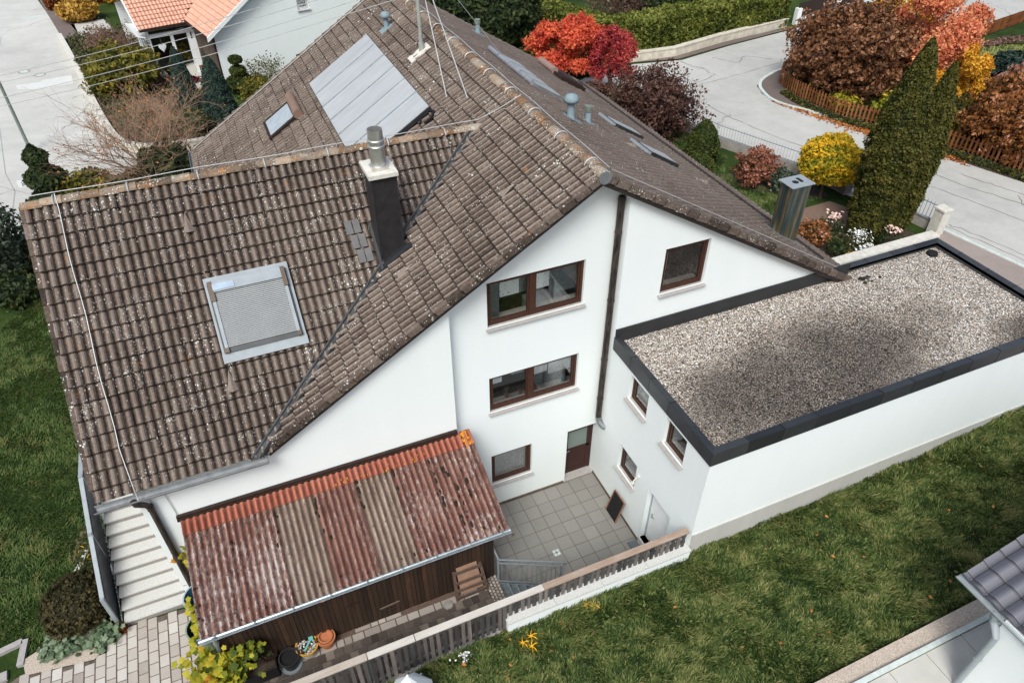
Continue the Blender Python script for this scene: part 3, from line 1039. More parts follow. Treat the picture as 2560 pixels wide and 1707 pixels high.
def twigtree(name, label, cat, x, y, z, h, spread, levels, stems, matk, palk, nleaf, leaf, r0=.06, seed=1, group=None, kids=3, upb=.55):
    r = np.random.default_rng(seed)
    t = thing(name, label, cat, (x, y, z), group)
    mb = MB()
    tips = []

    def grow(p, d, L, rad, lev):
        d = d / np.linalg.norm(d)
        pts = [p]
        for k in range(3):
            d = d + r.normal(size=3) * .16 + np.array((0, 0, .05))
            d /= np.linalg.norm(d)
            pts.append(pts[-1] + d * L / 3)
        mb.tube(pts, np.linspace(rad, rad * .55, 4), 4 if lev < levels else 6, .5, False)
        if lev <= 0:
            tips.append(pts[-1])
            tips.append(pts[2])
            return
        for k in range(kids):
            q = pts[r.integers(1, 4)]
            nd = d + r.normal(size=3) * .55
            nd[2] = nd[2] * .6 + upb * .35
            grow(q, nd, L * r.uniform(.55, .85), rad * .55, lev - 1)
    for k in range(stems):
        a = 2 * PI * k / stems + r.uniform(-.3, .3)
        grow(np.array((x, y, z - .05)), np.array((math.cos(a) * spread, math.sin(a) * spread, 1.)), h * .45, r0, levels)
    build('branches', mb, M[matk], t)
    if nleaf:
        T = np.array(tips)
        P = T[r.integers(0, len(T), nleaf)] + r.normal(size=(nleaf, 3)) * .12
        l = MB()
        leafquads(l, P, leaf, r, r.uniform(.1, .9, nleaf))
        build('leaves', l, LM[palk], t)
    return t


# ================================================================== THE HOUSE
RX, RZ = -1.024, 12.308           # ridge
SL, SR, SC = .627, .585, .935     # slopes: west, east, cross wing


def zL(x, y=0): return RZ + SL * (x - RX)
def zR(x, y=0): return RZ - SR * (x - RX)
def zC(x, y): return 7.058 + SC * y


NL = np.array((-SL, 0, 1.)) / math.hypot(SL, 1)
NR = np.array((SR, 0, 1.)) / math.hypot(SR, 1)
NC = np.array((0, -SC, 1.)) / math.hypot(SC, 1)


def sbox(mb, zf, n, x0, x1, y0, y1, c0, c1, t=.5):
    """box lying on a roof slope, c0..c1 above the tiles"""
    P = []
    if c0 > 0:
        k = .02 if zf is zR else .055
        c0, c1 = c0 + k, c1 + k
    for c in (c0, c1):
        for x, y in ((x0, y0), (x1, y0), (x1, y1), (x0, y1)):
            P.append(np.array((x, y, zf(x, y))) + n * c)
    return mb.hexa(P, t)


def sp(zf, n, x, y, c=0.0):
    c = c + (.02 if zf is zR else .05)
    return np.array((x, y, zf(x, y))) + n * c


def tiled(mb, O, U, V, N, ulen, vlen, gauge, wave, amp, ulim=None, seed=0, seg=6, thick=.05, tw=2, dark=None):
    """courses of waved tiles: O top corner, U along the eave, V down the slope"""
    r = np.random.default_rng(seed)
    O, U, V, N = (np.asarray(q, float) for q in (O, U, V, N))
    nu = int(ulen / wave * seg) + 1
    u = np.linspace(0, ulen, nu)
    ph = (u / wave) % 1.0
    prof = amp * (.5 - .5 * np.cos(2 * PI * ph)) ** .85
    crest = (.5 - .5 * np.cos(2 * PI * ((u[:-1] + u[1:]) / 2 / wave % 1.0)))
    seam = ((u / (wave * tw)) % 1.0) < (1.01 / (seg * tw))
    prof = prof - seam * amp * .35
    nc = int(math.ceil(vlen / gauge))
    ntile = int(ulen / (wave * tw)) + 2
    for i in range(nc):
        v0, v1 = i * gauge, min((i + 1) * gauge, vlen)
        js = r.normal(0, .006, ntile)
        ti = (u / (wave * tw)).astype(int)
        j = js[ti]
        rows = []
        for v, lift, k in ((v0, .0, 1), (v0 + .075, thick * .17, 1), (v1 + .03, thick, 1), (v1 + .03, .0, 1)):
            uu = u if ulim is None else np.clip(u, ulim(v)[0], ulim(v)[1])
            p2 = np.interp(uu, u, prof)
            hgt = p2 + lift + j * (lift > 0)
            vv = v + j * .8 * (lift > 0)
            rows.append(O + uu[:, None] * U + np.broadcast_to(vv, uu.shape)[:, None] * V + hgt[:, None] * N)
        Vt = np.concatenate(rows)
        a = np.arange(nu - 1)
        tt = np.clip(r.normal(.5, .2, ntile), 0, 1)[ti[:-1]] * .32 + crest * .72  # troughs darker than crests: shade and settled dirt put into the tint
        if ulim is not None:
            lo, hi = ulim(v1)
            ok = (u[1:] > lo) & (u[:-1] < hi)
            a, tt = a[ok], tt[ok]
        if not len(a):
            continue
        mb.add(Vt, np.concatenate([np.stack([a + k * nu, a + (k + 1) * nu, a + (k + 1) * nu + 1, a + k * nu + 1], -1) for k in range(3)]), np.concatenate([tt * .12, tt, tt * .05]))  # band below each lap and the lip tinted dark, painting in their shade
    return mb


def wallpanel(mb, x0, x1, y0, y1, z0, top, holes, breaks=(), axis='x'):
    """upright wall slab from x0 to x1 with rectangular holes (xa,xb,za,zb); top(x) is its upper edge.
    axis 'y' swaps the roles of x and y."""
    xs = sorted(set([x0, x1] + [h[0] for h in holes] + [h[1] for h in holes] + [b for b in breaks if x0 < b < x1]))
    T = top if callable(top) else (lambda x: top)

    def P(x, y, z):
        return (x, y, z) if axis == 'x' else (y, x, z)

    def q(a, b, c, d):
        mb.add([a, b, c, d], [(0, 1, 2, 3)])
    for a, b in zip(xs, xs[1:]):
        col = sorted([(h[2], h[3]) for h in holes if h[0] <= a and h[1] >= b])
        zz = z0
        for za, zb in col + [(None, None)]:
            ta, tb = (za, za) if za is not None else (T(a + 1e-4), T(b - 1e-4))
            for y in (y0, y1):
                q(P(a, y, zz), P(b, y, zz), P(b, y, tb), P(a, y, ta))
            if za is None:
                q(P(a, y0, ta), P(b, y0, tb), P(b, y1, tb), P(a, y1, ta))
            zz = zb
    for xa, xb, za, zb in holes:
        q(P(xa, y0, za), P(xa, y1, za), P(xa, y1, zb), P(xa, y0, zb))
        q(P(xb, y0, za), P(xb, y1, za), P(xb, y1, zb), P(xb, y0, zb))
        q(P(xa, y0, za), P(xb, y0, za), P(xb, y1, za), P(xa, y1, za))
        q(P(xa, y0, zb), P(xb, y0, zb), P(xb, y1, zb), P(xa, y1, zb))
    for x in (x0, x1):
        q(P(x, y0, z0), P(x, y1, z0), P(x, y1, T(x)), P(x, y0, T(x)))
    return mb


class XF(MB):
    """mesh builder in a wall frame: local x along the wall, y into it, z up"""
    def __init__(s, o, ang):
        super().__init__()
        s.o = np.array(o, float)
        s.c, s.s = math.cos(ang), math.sin(ang)

    def add(s, V, F, T=None):
        V = np.asarray(V, float).reshape(-1, 3)
        W = np.stack([V[:, 0] * s.c - V[:, 1] * s.s, V[:, 0] * s.s + V[:, 1] * s.c, V[:, 2]], -1) + s.o
        return super().add(W, F, T)


def window(parent, o, ang, w, h, depth=.10, mull=(), fr=.09, label=None, inner='blind', mat='brown', sillw=.12, room=True, glass='glass', open_=0.0):
    """casement window: o is the lower left corner of the opening on the wall face"""
    f = XF(o, ang)
    d0, d1 = depth, depth + .09
    f.box(0, fr, d0, d1, 0, h); f.box(w - fr, w, d0, d1, 0, h)
    f.box(fr, w - fr, d0, d1, 0, fr); f.box(fr, w - fr, d0, d1, h - fr, h)
    for m in mull:
        f.box(m * w - .08, m * w + .08, d0 - .015, d1, fr, h - fr)
    edges = [0] + [m * w for m in mull] + [w]
    for a, b in zip(edges, edges[1:]):      # the sashes
        a2, b2 = a + (.105 if a == 0 else .085), b - (.105 if b == w else .085)
        f.box(a2, a2 + .05, d0 + .01, d1 - .01, fr + .01, h - fr - .01)
        f.box(b2 - .05, b2, d0 + .01, d1 - .01, fr + .01, h - fr - .01)
        f.box(a2 + .05, b2 - .05, d0 + .01, d1 - .01, fr + .01, fr + .07)
        f.box(a2 + .05, b2 - .05, d0 + .01, d1 - .01, h - fr - .07, h - fr - .01)
    fo = build('window', f, M[mat], parent)
    if label: fo['label'] = label
    g = XF(o, ang)
    g.box(fr + .02, w - fr - .02, d1 - .055, d1 - .045, fr + .02, h - fr - .02)
    build('pane', g, M[glass], fo)
    s = XF(o, ang)
    s.hexa([(-.06, -sillw, -.045), (w + .06, -sillw, -.045), (w + .06, d0, -.03), (-.06, d0, -.03), (-.06, -sillw, -.03), (w + .06, -sillw, -.03), (w + .06, d0, .012), (-.06, d0, .012)])
    build('sill', s, M['sill'], fo)
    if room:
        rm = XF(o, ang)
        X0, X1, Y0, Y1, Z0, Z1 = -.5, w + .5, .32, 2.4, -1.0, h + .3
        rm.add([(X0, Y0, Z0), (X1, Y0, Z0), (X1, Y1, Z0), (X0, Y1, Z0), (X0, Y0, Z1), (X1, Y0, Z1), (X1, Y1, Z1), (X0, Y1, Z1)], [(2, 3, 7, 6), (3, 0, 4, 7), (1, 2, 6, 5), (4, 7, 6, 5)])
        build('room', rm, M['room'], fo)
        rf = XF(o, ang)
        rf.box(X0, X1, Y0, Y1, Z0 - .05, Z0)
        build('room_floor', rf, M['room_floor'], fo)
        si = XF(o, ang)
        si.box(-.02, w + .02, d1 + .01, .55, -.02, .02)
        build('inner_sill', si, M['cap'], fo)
    return fo


HOUSE = thing('house', 'large white house with weathered brown tiled roof, solar panel and west cross wing', 'house', (-2, 4, 0))
YW, YV = -.4, -.65
EAVE_W, EAVE_E, YB = -10.72, 9.92, 19.35

# roofs ------------------------------------------------------------
lw = (RX - EAVE_W) * math.hypot(1, SL)
V_ = np.array((-1, 0, -SL)) / math.hypot(1, SL)
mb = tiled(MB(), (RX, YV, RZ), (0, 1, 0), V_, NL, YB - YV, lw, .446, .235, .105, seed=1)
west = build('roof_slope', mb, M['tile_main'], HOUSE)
west['label'] = 'west roof slope with the solar panel'
le = (EAVE_E - RX) * math.hypot(1, SR)
V_ = np.array((1, 0, -SR)) / math.hypot(1, SR)
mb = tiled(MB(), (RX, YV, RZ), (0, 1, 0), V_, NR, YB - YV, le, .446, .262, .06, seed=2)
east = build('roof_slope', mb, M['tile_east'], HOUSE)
east['label'] = 'east roof slope with many small roof windows'
YR = 4.82
XCW = -14.38
lc = (YR + .68) * math.hypot(1, SC)
V_ = np.array((0, -1, -SC)) / math.hypot(1, SC)


def climit(v):
    y = YR - v / math.hypot(1, SC)
    xv = RX + (zC(0, y) - RZ) / SL
    return (0, xv + .25 - XCW)


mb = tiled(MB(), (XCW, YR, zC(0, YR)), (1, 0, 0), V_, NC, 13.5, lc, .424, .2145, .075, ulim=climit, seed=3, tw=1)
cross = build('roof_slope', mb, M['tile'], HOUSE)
cross['label'] = 'front slope of the west cross wing'
V_ = np.array((0, 1, -SC)) / math.hypot(1, SC)
mb = MB()
zr = zC(0, YR)
mb.hexa([(XCW, YR, zr - .2), (-2.0, YR, zr - .2), (-8.5, YR + 5.6, zr - 5.6 * SC - .2), (XCW, YR + 5.6, zr - 5.6 * SC - .2), (XCW, YR, zr + .03), (-2.0, YR, zr + .03), (-8.5, YR + 5.6, zr - 5.6 * SC + .03), (XCW, YR + 5.6, zr - 5.6 * SC + .03)])
build('roof_slope', mb, M['tile'], HOUSE)['label'] = 'rear slope of the west cross wing'
# under-roof boards: dark slabs below the tiles
mb = MB()
for zf, n, x0, x1 in ((zL, NL, EAVE_W + .05, RX - .05), (zR, NR, RX + .05, EAVE_E - .05)):
    sbox(mb, zf, n, x0, x1, YV + .04, YB - .04, -.20, -.02)
sbox(mb, zC, NC, XCW + .04, -10.6, -.6, YR - .1, -.2, -.02)
build('roof_boarding', mb, M['fascia'], HOUSE)


def ridge(name, a, b, up, n, r0=.168, label=None):
    a, b = np.array(a, float), np.array(b, float)
    L = np.linalg.norm(b - a)
    k = int(round(L / .43))
    d = (b - a) / L
    side = np.cross(d, (0, 0, 1))
    mb = MB()
    rr = np.random.default_rng(n)
    for i in range(k):
        p = a + d * (i * L / k)
        q = a + d * ((i + 1) * L / k + .05)
        V, F = [], []
        tl = rr.normal(.5, .2)
        jj = rr.normal(0, .008, 3)
        for m, (pt, rad) in enumerate(((p, r0 * .92), (q, r0 * 1.04), (q, r0 * .9))):
            for s in range(9):
                w = PI * s / 8
                V.append(pt + jj + side * rad * math.cos(w) * 1.05 + np.array((0, 0, 1)) * rad * math.sin(w) * .75)
        for m in range(2):
            for s in range(8):
                F.append((m * 9 + s, m * 9 + s + 1, (m + 1) * 9 + s + 1, (m + 1) * 9 + s))
        mb.add(V, F, tl)
    o = build(name, mb, M['ridge'], HOUSE)
    if label: o['label'] = label
    return o


ridge('ridge_tiles', (RX, YB, RZ + .02), (RX, YV - .02, RZ + .02), 0, 1, label='lichen covered main ridge')
mb = MB().tube([(RX, YV - .05, RZ - .03), (RX, YV - .09, RZ - .03)], [.17, .17], 16)
build('ridge_end', mb, M['lead'], HOUSE)
ridge('ridge_tiles', (XCW, YR, zr + .02), (-2.15, YR, zr + .02), 0, 2, .155, 'ridge of the west cross wing')

# verge tiles on the gable: stepped side caps
vg = MB()
for i in range(26):
    for side, zf, n, ln, slo in ((-1, zL, NL, RX - EAVE_W, SL), (1, zR, NR, EAVE_E - RX, SR)):
        a = i * .446 / math.hypot(1, slo)
        b = a + .47 / math.hypot(1, slo)
        if a > ln - .1: continue
        b = min(b, ln)
        xa, xb = RX + side * a, RX + side * b
        if xa > xb: xa, xb = xb, xa
        t = random.random()
        lift = .035
        lo0, lo1 = (0, lift) if side > 0 else (lift, 0)
        P = []
        for (x, y, c) in ((xa, YV - .045, -.13 + lo0), (xb, YV - .045, -.13 + lo1), (xb, YV + .12, -.0), (xa, YV + .12, -.0), (xa, YV - .045, .055 + lo0), (xb, YV - .045, .055 + lo1), (xb, YV + .12, .075 + lo1), (xa, YV + .12, .075 + lo0)):
            P.append(np.array((x, y, zf(x, y))) + n * c)
        vg.hexa(P, .15 + .45 * t)
build('verge_tiles', vg, M['tile'], HOUSE)
vg = MB()
for i in range(18):
    a, b = i * .424 / math.hypot(1, SC), (i * .424 + .45) / math.hypot(1, SC)
    if YR - b < -.66: break
    P = []
    for (x, y, c) in ((XCW - .04, YR - b, -.14), (XCW + .12, YR - b, -.02), (XCW + .12, YR - a, -.02), (XCW - .04, YR - a, -.16), (XCW - .04, YR - b, .10), (XCW + .12, YR - b, .11), (XCW + .12, YR - a, .07), (XCW - .04, YR - a, .06)):
        P.append(np.array((x, y, zC(x, y))) + NC * c)
    vg.hexa(P, random.random() * .6)
build('verge_tiles', vg, M['tile'], HOUSE)['label'] = 'verge of the west cross wing'
# barge boards under the gable verge
mb = MB()
for x0, x1, zf in ((-10.3, RX, zL), (RX, 8.9, zR)):
    mb.hexa([(x0, YV + .0, zf(x0) - .27), (x1, YV + .0, zf(x1) - .27), (x1, YV + .05, zf(x1) - .27), (x0, YV + .05, zf(x0) - .27), (x0, YV + .0, zf(x0) - .13), (x1, YV, zf(x1) - .13), (x1, YV + .05, zf(x1) - .13), (x0, YV + .05, zf(x0) - .13)])
build('bargeboard', mb, M['fascia'], HOUSE)

# walls ------------------------------------------------------------
def topw(x): return (zL(x) if x < RX else zR(x)) - .26


wm = MB()
wallpanel(wm, -5.14, 0.0, 0, .3, 0, topw, [(-3.925, -.965, 7.95, 9.48), (-3.925, -.965, 4.62, 6.06), (-3.925, -2.475, 1.17, 2.62), (-1.155, -.0001, .04, 2.615)], (RX,))
wallpanel(wm, -13.36, -5.14, YW, -.06, 0, lambda x: min(6.22, 6.22) if x < -10.4 else max(6.22, topw(x)), [], (-10.4, -9.0))
wallpanel(wm, 0.0, 9.0, YW, -.1, 0, topw, [(1.378, 2.915, 7.86, 9.44)], ())
wm.box(-5.44, -5.14, -.06, .3, 0, topw(-5.3))
wm.box(.0, .3, -.1, .32, 0, topw(.2))
wallpanel(wm, -.4, 10.2, -13.65, -13.35, 0, lambda y: min(zC(0, y), 2 * zr - zC(0, y)) - .25, [], (YR,), axis='y')
wm.box(-13.65, -9.9, 9.9, 10.2, 0, 6.1)
wallpanel(wm, -9.9, 8.99, 18.7, 19.0, 0, topw, [], (RX,))
wallpanel(wm, 10.2, 18.7, -10.1, -9.8, 0, topw(-10.0), [], (), axis='y')
wallpanel(wm, -.1, 18.7, 8.7, 9.0, 0, topw(8.85), [], (), axis='y')
build('wall', wm, M['wall'], HOUSE)
# interior partition keeps daylight from running through the shell
mb = MB()
for z in (3.4, 6.75):
    mb.box(-9.7, 8.6, .35, 18.6, z, z + .1)
build('storey_floor', mb, M['room_floor'], HOUSE)
mb = MB().box(-5.1, -1.2, -.03, -.0, 0, .10).box(-.03, -.0, -3.2, 0, 0, .1)
build('skirting', mb, M['joint'], HOUSE)

# windows on the recessed gable wall
w = window(HOUSE, (-3.925, 0, 7.95), 0, 2.96, 1.53, mull=(.465,), label='upper double window with patterned blinds')
build('blind', MB().box(-3.45, -2.87, .26, .27, 8.72, 9.44), M['spotblind'], w)
build('blind', MB().box(-2.35, -1.95, .26, .27, 8.70, 9.44), M['spotblind'], w)
for xa, xb, k in ((-3.84, -3.46, 34), (-2.86, -2.62, 18), (-1.94, -1.1, 26)):
    lv = MB()
    for i in range(k):
        z = 9.44 - i * .041
        lv.box(xa, xb, .27, .30, z - .014, z)
    lv.box(xa + .05, xa + .06, .28, .29, 9.44 - k * .041, 9.44)
    build('louvre_blind', lv, M['zinc'], w)
mb = MB().box(-2.3, -1.2, .75, 1.35, 6.95, 7.75)
build('cupboard', mb, M['curtain'], w)
w = window(HOUSE, (-3.925, 0, 4.62), 0, 2.96, 1.44, mull=(.465,), label='lower double window with potted plants on the inner sill')
for a, b, zb in ((-3.82, -3.42, 5.55), (-3.1, -2.7, 5.72), (-2.38, -1.9, 5.45), (-1.86, -1.1, 5.30)):
    build('blind', MB().box(a, b, .26, .27, zb, 6.02), M['blind'], w)
for x, hh, nn in ((-3.72, .22, 9), (-3.2, .42, 16), (-2.2, .55, 9), (-2.72, .16, 8)):
    p = MB()
    rr = np.random.default_rng(int(-x * 100))
    for k in range(nn):
        a = rr.uniform(0, 2 * PI)
        e = rr.uniform(.3, .9)
        P0 = np.array((x, .42, 4.78))
        P1 = P0 + np.array((math.cos(a) * .12 * e, math.sin(a) * .06 * e, hh * .7))
        P2 = P0 + np.array((math.cos(a) * hh * .75 * e, math.sin(a) * .10 * e, hh * (1 - .55 * e)))
        p.tube([P0, P1, P2], [.014, .012, .003], 4, rr.uniform(.2, .9), False)
    build('houseplant', p, LM['olive'], w)
    build('plant_pot', MB().lathe(x, .42, [(.001, 4.65), (.05, 4.65), (.075, 4.79), (.06, 4.79)], 12), M['terracotta'], w)
build('vase', MB().lathe(-1.22, .42, [(.001, 4.65), (.07, 4.65), (.09, 4.75), (.08, 4.86), (.06, 4.86)], 14), M['blue'], w)
w = window(HOUSE, (-3.925, 0, 1.17), 0, 1.45, 1.45, label='ground floor window with pleated net curtain')
V, F = [], []
for i in range(61):
    x = -3.85 + i * 1.3 / 60
    y = .215 + .018 * math.sin(i * 1.25)
    V += [(x, y, 1.42), (x, y, 2.58)]
    if i: F.append((2 * i - 2, 2 * i, 2 * i + 1, 2 * i - 1))
build('curtain', MB().add(V, F, [.5] * 60), M['curtain'], w)
# window on the east part of the gable
w = window(HOUSE, (1.378, YW, 7.86), 0, 1.537, 1.58, label='single window above the gravel roof')
build('curtain', MB().box(1.47, 1.72, -.06, -.05, 8.0, 9.35), M['curtain'], w)
# back door in the corner
d = build('door', MB().box(-1.155, -1.06, .28, .36, .06, 2.2).box(-.10, -.002, .28, .36, .06, 2.6).box(-1.06, -.10, .29, .35, .06, .25).box(-1.06, -.10, .29, .35, 1.20, 1.34).box(-1.155, -.1, .28, .36, 2.2, 2.6)
          .box(-1.06, -.95, .29, .35, .25, 2.2).box(-.21, -.1, .29, .35, .25, 2.2), M['door'], HOUSE)
d['label'] = 'brown back door with frosted glass in its upper half'
build('panel', MB().box(-.95, -.21, .305, .33, .25, 1.2).box(-.88, -.28, .295, .306, .34, 1.1), M['door'], d)
build('pane', MB().box(-.95, -.21, .31, .325, 1.34, 2.2), M['frost'], d)
build('handle', MB().box(-1.03, -1.0, .25, .29, 1.12, 1.3).beam((-1.02, .25, 1.26), (-.88, .25, 1.26), .02, .03), M['zinc'], d)
build('threshold', MB().box(-1.154, -.002, -.02, .32, .0, .045), M['sill'], d)

# downpipe in the corner with its elbow
mb = MB().tube([(-.11, -.14, 11.25), (-.11, -.14, 3.25), (-.11, -.16, 3.05)], [.095, .095, .095], 14)
for z in (10.2, 7.9, 5.6, 3.9):
    mb.cyl(-.11, -.14, z, z + .05, .108, n=14)
dp = build('downpipe', mb, M['copper'], HOUSE)
dp['label'] = 'tall brown downpipe with peeling paint in the corner'
build('elbow', MB().tube([(-.11, -.16, 3.08), (-.10, -.20, 2.95), (-.07, -.30, 2.85), (-.02, -.42, 2.80), (.01, -.46, 2.80)], [.10, .105, .105, .10, .09], 12), M['lead'], dp)
build('head', MB().lathe(-.11, -.14, [(.001, 11.32), (.09, 11.31), (.105, 11.25), (.105, 11.2)], 14), M['fascia'], dp)

# gutters ----------------------------------------------------------
def gutter(parent, a, b, r, mat, name='gutter', ends=True):
    a, b = np.array(a, float), np.array(b, float)
    d = (b - a) / np.linalg.norm(b - a)
    s = np.cross(d, (0, 0, 1))
    V, F = [], []
    n = 9
    for rr in (r, r * .88):
        for p in (a, b):
            for k in range(n):
                w = PI * k / (n - 1)
                V.append(p + s * rr * math.cos(w) - np.array((0, 0, 1)) * rr * math.sin(w))
    for m in (0, 2):
        for k in range(n - 1):
            F.append((m * n + k, m * n + k + 1, (m + 1) * n + k + 1, (m + 1) * n + k))
    F.append((0, n, 3 * n, 2 * n))
    F.append((n - 1, 2 * n - 1, 4 * n - 1, 3 * n - 1))
    mb = MB().add(V, F)
    if ends:
        for p in (a, b):
            W = [p + s * r * math.cos(PI * k / (n - 1)) - np.array((0, 0, 1)) * r * math.sin(PI * k / (n - 1)) for k in range(n)]
            mb.add([p] + W, [(0, k, k + 1) for k in range(1, n)])
    mb.tube([a + s * r, b + s * r], [.014, .014], 6)
    mb.tube([a - s * r, b - s * r], [.014, .014], 6)
    return build(name, mb, mat, parent)


g = gutter(HOUSE, (XCW - .06, -.80, 6.30), (-10.35, -.80, 6.30), .12, M['lead'])
g['label'] = 'gutter under the cross wing eave'
gutter(HOUSE, (EAVE_W - .1, 10.4, 6.14), (EAVE_W - .1, YB, 6.14), .12, M['lead'])
gutter(HOUSE, (EAVE_E + .1, YV, 5.82), (EAVE_E + .1, YB, 5.82), .12, M['zinc_dark'])
dp = build('downpipe', MB().tube([(-13.60, -.80, 6.22), (-13.58, -.80, 6.08), (-13.45, -.57, 5.72), (-13.40, -.52, 5.5), (-13.40, -.52, 1.9)], [.075] * 5, 12).cyl(-13.4, -.52, 5.45, 5.6, .09, n=12).cyl(-13.4, -.52, 3.3, 3.4, .09, n=12), M['copper'], HOUSE)
dp['label'] = 'brown downpipe beside the outside stairs'

# valley flashing: follows the meeting line of the two slopes ------
def xval(y): return RX + (zC(0, y) - RZ) / SL


mb = MB()
ys = np.linspace(-.78, YR - .1, 9)
nv = (NL + NC) / np.linalg.norm(NL + NC)
for a, b in zip(ys, ys[1:]):
    A, B = np.array((xval(a), a, zL(xval(a)))), np.array((xval(b), b, zL(xval(b))))
    for off0, off1, c in ((-.10, .0, .10), (.0, .10, .10)):
        dirv = np.array((1, -.0, 0)) if off0 >= 0 else np.array((0, -1., 0))
    mb.add([A + np.array((-.16, 0, .14)), B + np.array((-.16, 0, .14)), B + np.array((0, 0, .085)), A + np.array((0, 0, .085))], [(0, 1, 2, 3)])
    mb.add([A + np.array((0, 0, .085)), B + np.array((0, 0, .085)), B + np.array((.13, 0, .175)), A + np.array((.13, 0, .175))], [(0, 1, 2, 3)])
    mb.beam(A + np.array((-.15, 0, .15)), B + np.array((-.15, 0, .15)), .05, .05)
    mb.beam(A + np.array((.02, 0, .10)), B + np.array((.02, 0, .10)), .05, .07)
build('valley_flashing', mb, simple('dark_valley_sheet', (.085, .088, .090), .55, .3, var=.4, scale=4), HOUSE)
mb = MB()
for a, b in zip(ys, ys[1:]):
    A, B = np.array((xval(a) + .12, a, zL(xval(a) + .12) + .08)), np.array((xval(b) + .12, b, zL(xval(b) + .12) + .08))
    mb.beam(A, B, .09, .03)
build('valley_gap', mb, M['black'], HOUSE)

# chimney -----------------------------------------------------------
CH = build('chimney', MB().box(-6.13, -5.47, 2.30, 3.10, 8.3, 11.86), M['slate'], HOUSE)
CH['label'] = 'dark clad chimney with a steel flue at the valley'
for x in (-6.13, -5.47):
    build('corner_trim', MB().box(x - .02, x + .02, 2.28, 2.32, 8.6, 11.86), M['zinc_dark'], CH)
build('cap', MB().box(-6.20, -5.42, 2.20, 3.20, 11.862, 11.97), M['cap'], CH)
fl = build('flue', MB().lathe(-5.80, 2.66, [(.235, 11.975), (.235, 12.05), (.205, 12.07), (.203, 12.52), (.218, 12.53), (.218, 12.58), (.203, 12.60), (.203, 12.68), (.218, 12.69), (.218, 12.73), (.196, 12.75), (.196, 13.0), (.182, 13.0), (.182, 12.0)], 28), M['inox'], CH, smooth=False)
build('base_plate', MB().box(-6.02, -5.58, 2.42, 2.90, 11.972, 11.985), simple('mortar_stain', (.46, .40, .32), .9, var=.2, scale=12), CH)
mb = MB()
sbox(mb, zL, NL, -6.25, -5.2, 2.1, 2.28, .05, .09)
mb.beam((-6.2, 2.27, zL(-6.2) + .14), (-5.35, 2.27, zL(-5.35) + .16), .04, .12)
sbox(mb, zC, NC, -6.22, -6.14, 2.2, 3.2, .06, .10)
build('flashing', mb, M['zinc_dark'], CH)

# steel chimney on the east slope
ch = build('chimney', MB().box(7.25, 8.02, 1.24, 1.80, 6.6, 9.33), M['burnt'], HOUSE)
ch['label'] = 'square heat stained steel chimney on the east slope'
c = build('cap', MB().box(7.17, 8.10, 1.16, 1.88, 9.335, 9.36), M['zinc_pale'], ch)
build('flue_hole', MB().lathe(7.55, 1.5, [(.11, 9.363), (.001, 9.363)], 18).box(7.72, 7.84, 1.42, 1.72, 9.361, 9.366), M['black'], ch)
mb = MB()
sbox(mb, zR, NR, 7.1, 8.15, 1.08, 1.95, .05, .075)
build('flashing', mb, M['lead'], ch)

# solar panel --------------------------------------------------------
SP = build('solar_panel', sbox(MB(), zL, NL, -5.42, -2.80, 7.28, 15.45, .10, .22), M['zinc_dark'], HOUSE)
for i in range(6):
    y0 = 7.31 + i * (8.11 / 6)
    build('collector', sbox(MB(), zL, NL, -5.40, -2.82, y0 + .02, y0 + 8.11 / 6 - .02, .222, .238), M['solar'], SP)
mb = MB()
for i in range(1, 6):
    y = 7.31 + i * 8.11 / 6
    sbox(mb, zL, NL, -5.41, -2.81, y - .017, y + .017, .238, .262)
build('joint_strip', mb, M['zinc'], SP)
mb = MB().tube([sp(zL, NL, -2.9, 7.3, .12), sp(zL, NL, -2.8, 7.05, .14), sp(zL, NL, -2.95, 6.85, .12), sp(zL, NL, -3.2, 6.95, .08)], [.045] * 4, 8)
mb.tube([sp(zL, NL, -3.2, 7.28, .12), sp(zL, NL, -3.3, 7.1, .08)], [.04] * 2, 8)
build('pipe_connection', mb, M['black'], SP)

# roof windows -------------------------------------------------------
RW = build('roof_window', sbox(MB(), zC, NC, -10.68, -8.70, 1.30, 2.68, .05, .16), M['zinc_dark'], HOUSE)
RW['label'] = 'large roof window closed by a grey roller shutter'
mb = MB()
sbox(mb, zC, NC, -10.75, -8.61, 2.66, 2.79, .075, .095)
sbox(mb, zC, NC, -10.76, -8.60, 1.12, 1.30, .09, .11)
sbox(mb, zC, NC, -10.75, -10.69, 1.3, 2.66, .075, .09)
sbox(mb, zC, NC, -8.69, -8.61, 1.3, 2.66, .075, .09)
build('flashing', mb, M['zinc_pale'], RW)
mb = MB()
ysh = np.linspace(1.40, 2.48, 31)
for a, b in zip(ysh, ysh[1:]):
    sbox(mb, zC, NC, -10.57, -8.81, a + .003, b - .009, .17, .195)
build('shutter', mb, M['shutter'], RW)
mb = sbox(MB(), zC, NC, -10.60, -8.78, 2.47, 2.67, .16, .27)
build('shutter_box', mb, M['zinc_pale'], RW)
for xa, xb in ((-10.64, -10.56), (-8.82, -8.74)):
    build('side_rail', sbox(MB(), zC, NC, xa, xb, 1.34, 2.60, .165, .225), M['zinc_pale'], RW)
_bz = simple('bronze_bracket', (.10, .075, .06), .5, .5)
for xa, xb in ((-10.66, -10.55), (-8.83, -8.72)):
    build('bracket', sbox(MB(), zC, NC, xa, xb, 2.30, 2.68, .17, .28), _bz, RW)
    build('bracket', sbox(MB(), zC, NC, xa, xb, 1.30, 1.39, .17, .25), _bz, RW)
build('solar_cell', sbox(MB(), zC, NC, -10.56, -10.02, 2.50, 2.62, .272, .285), simple('small_solar_cell', (.24, .30, .38), .3, .3), RW)

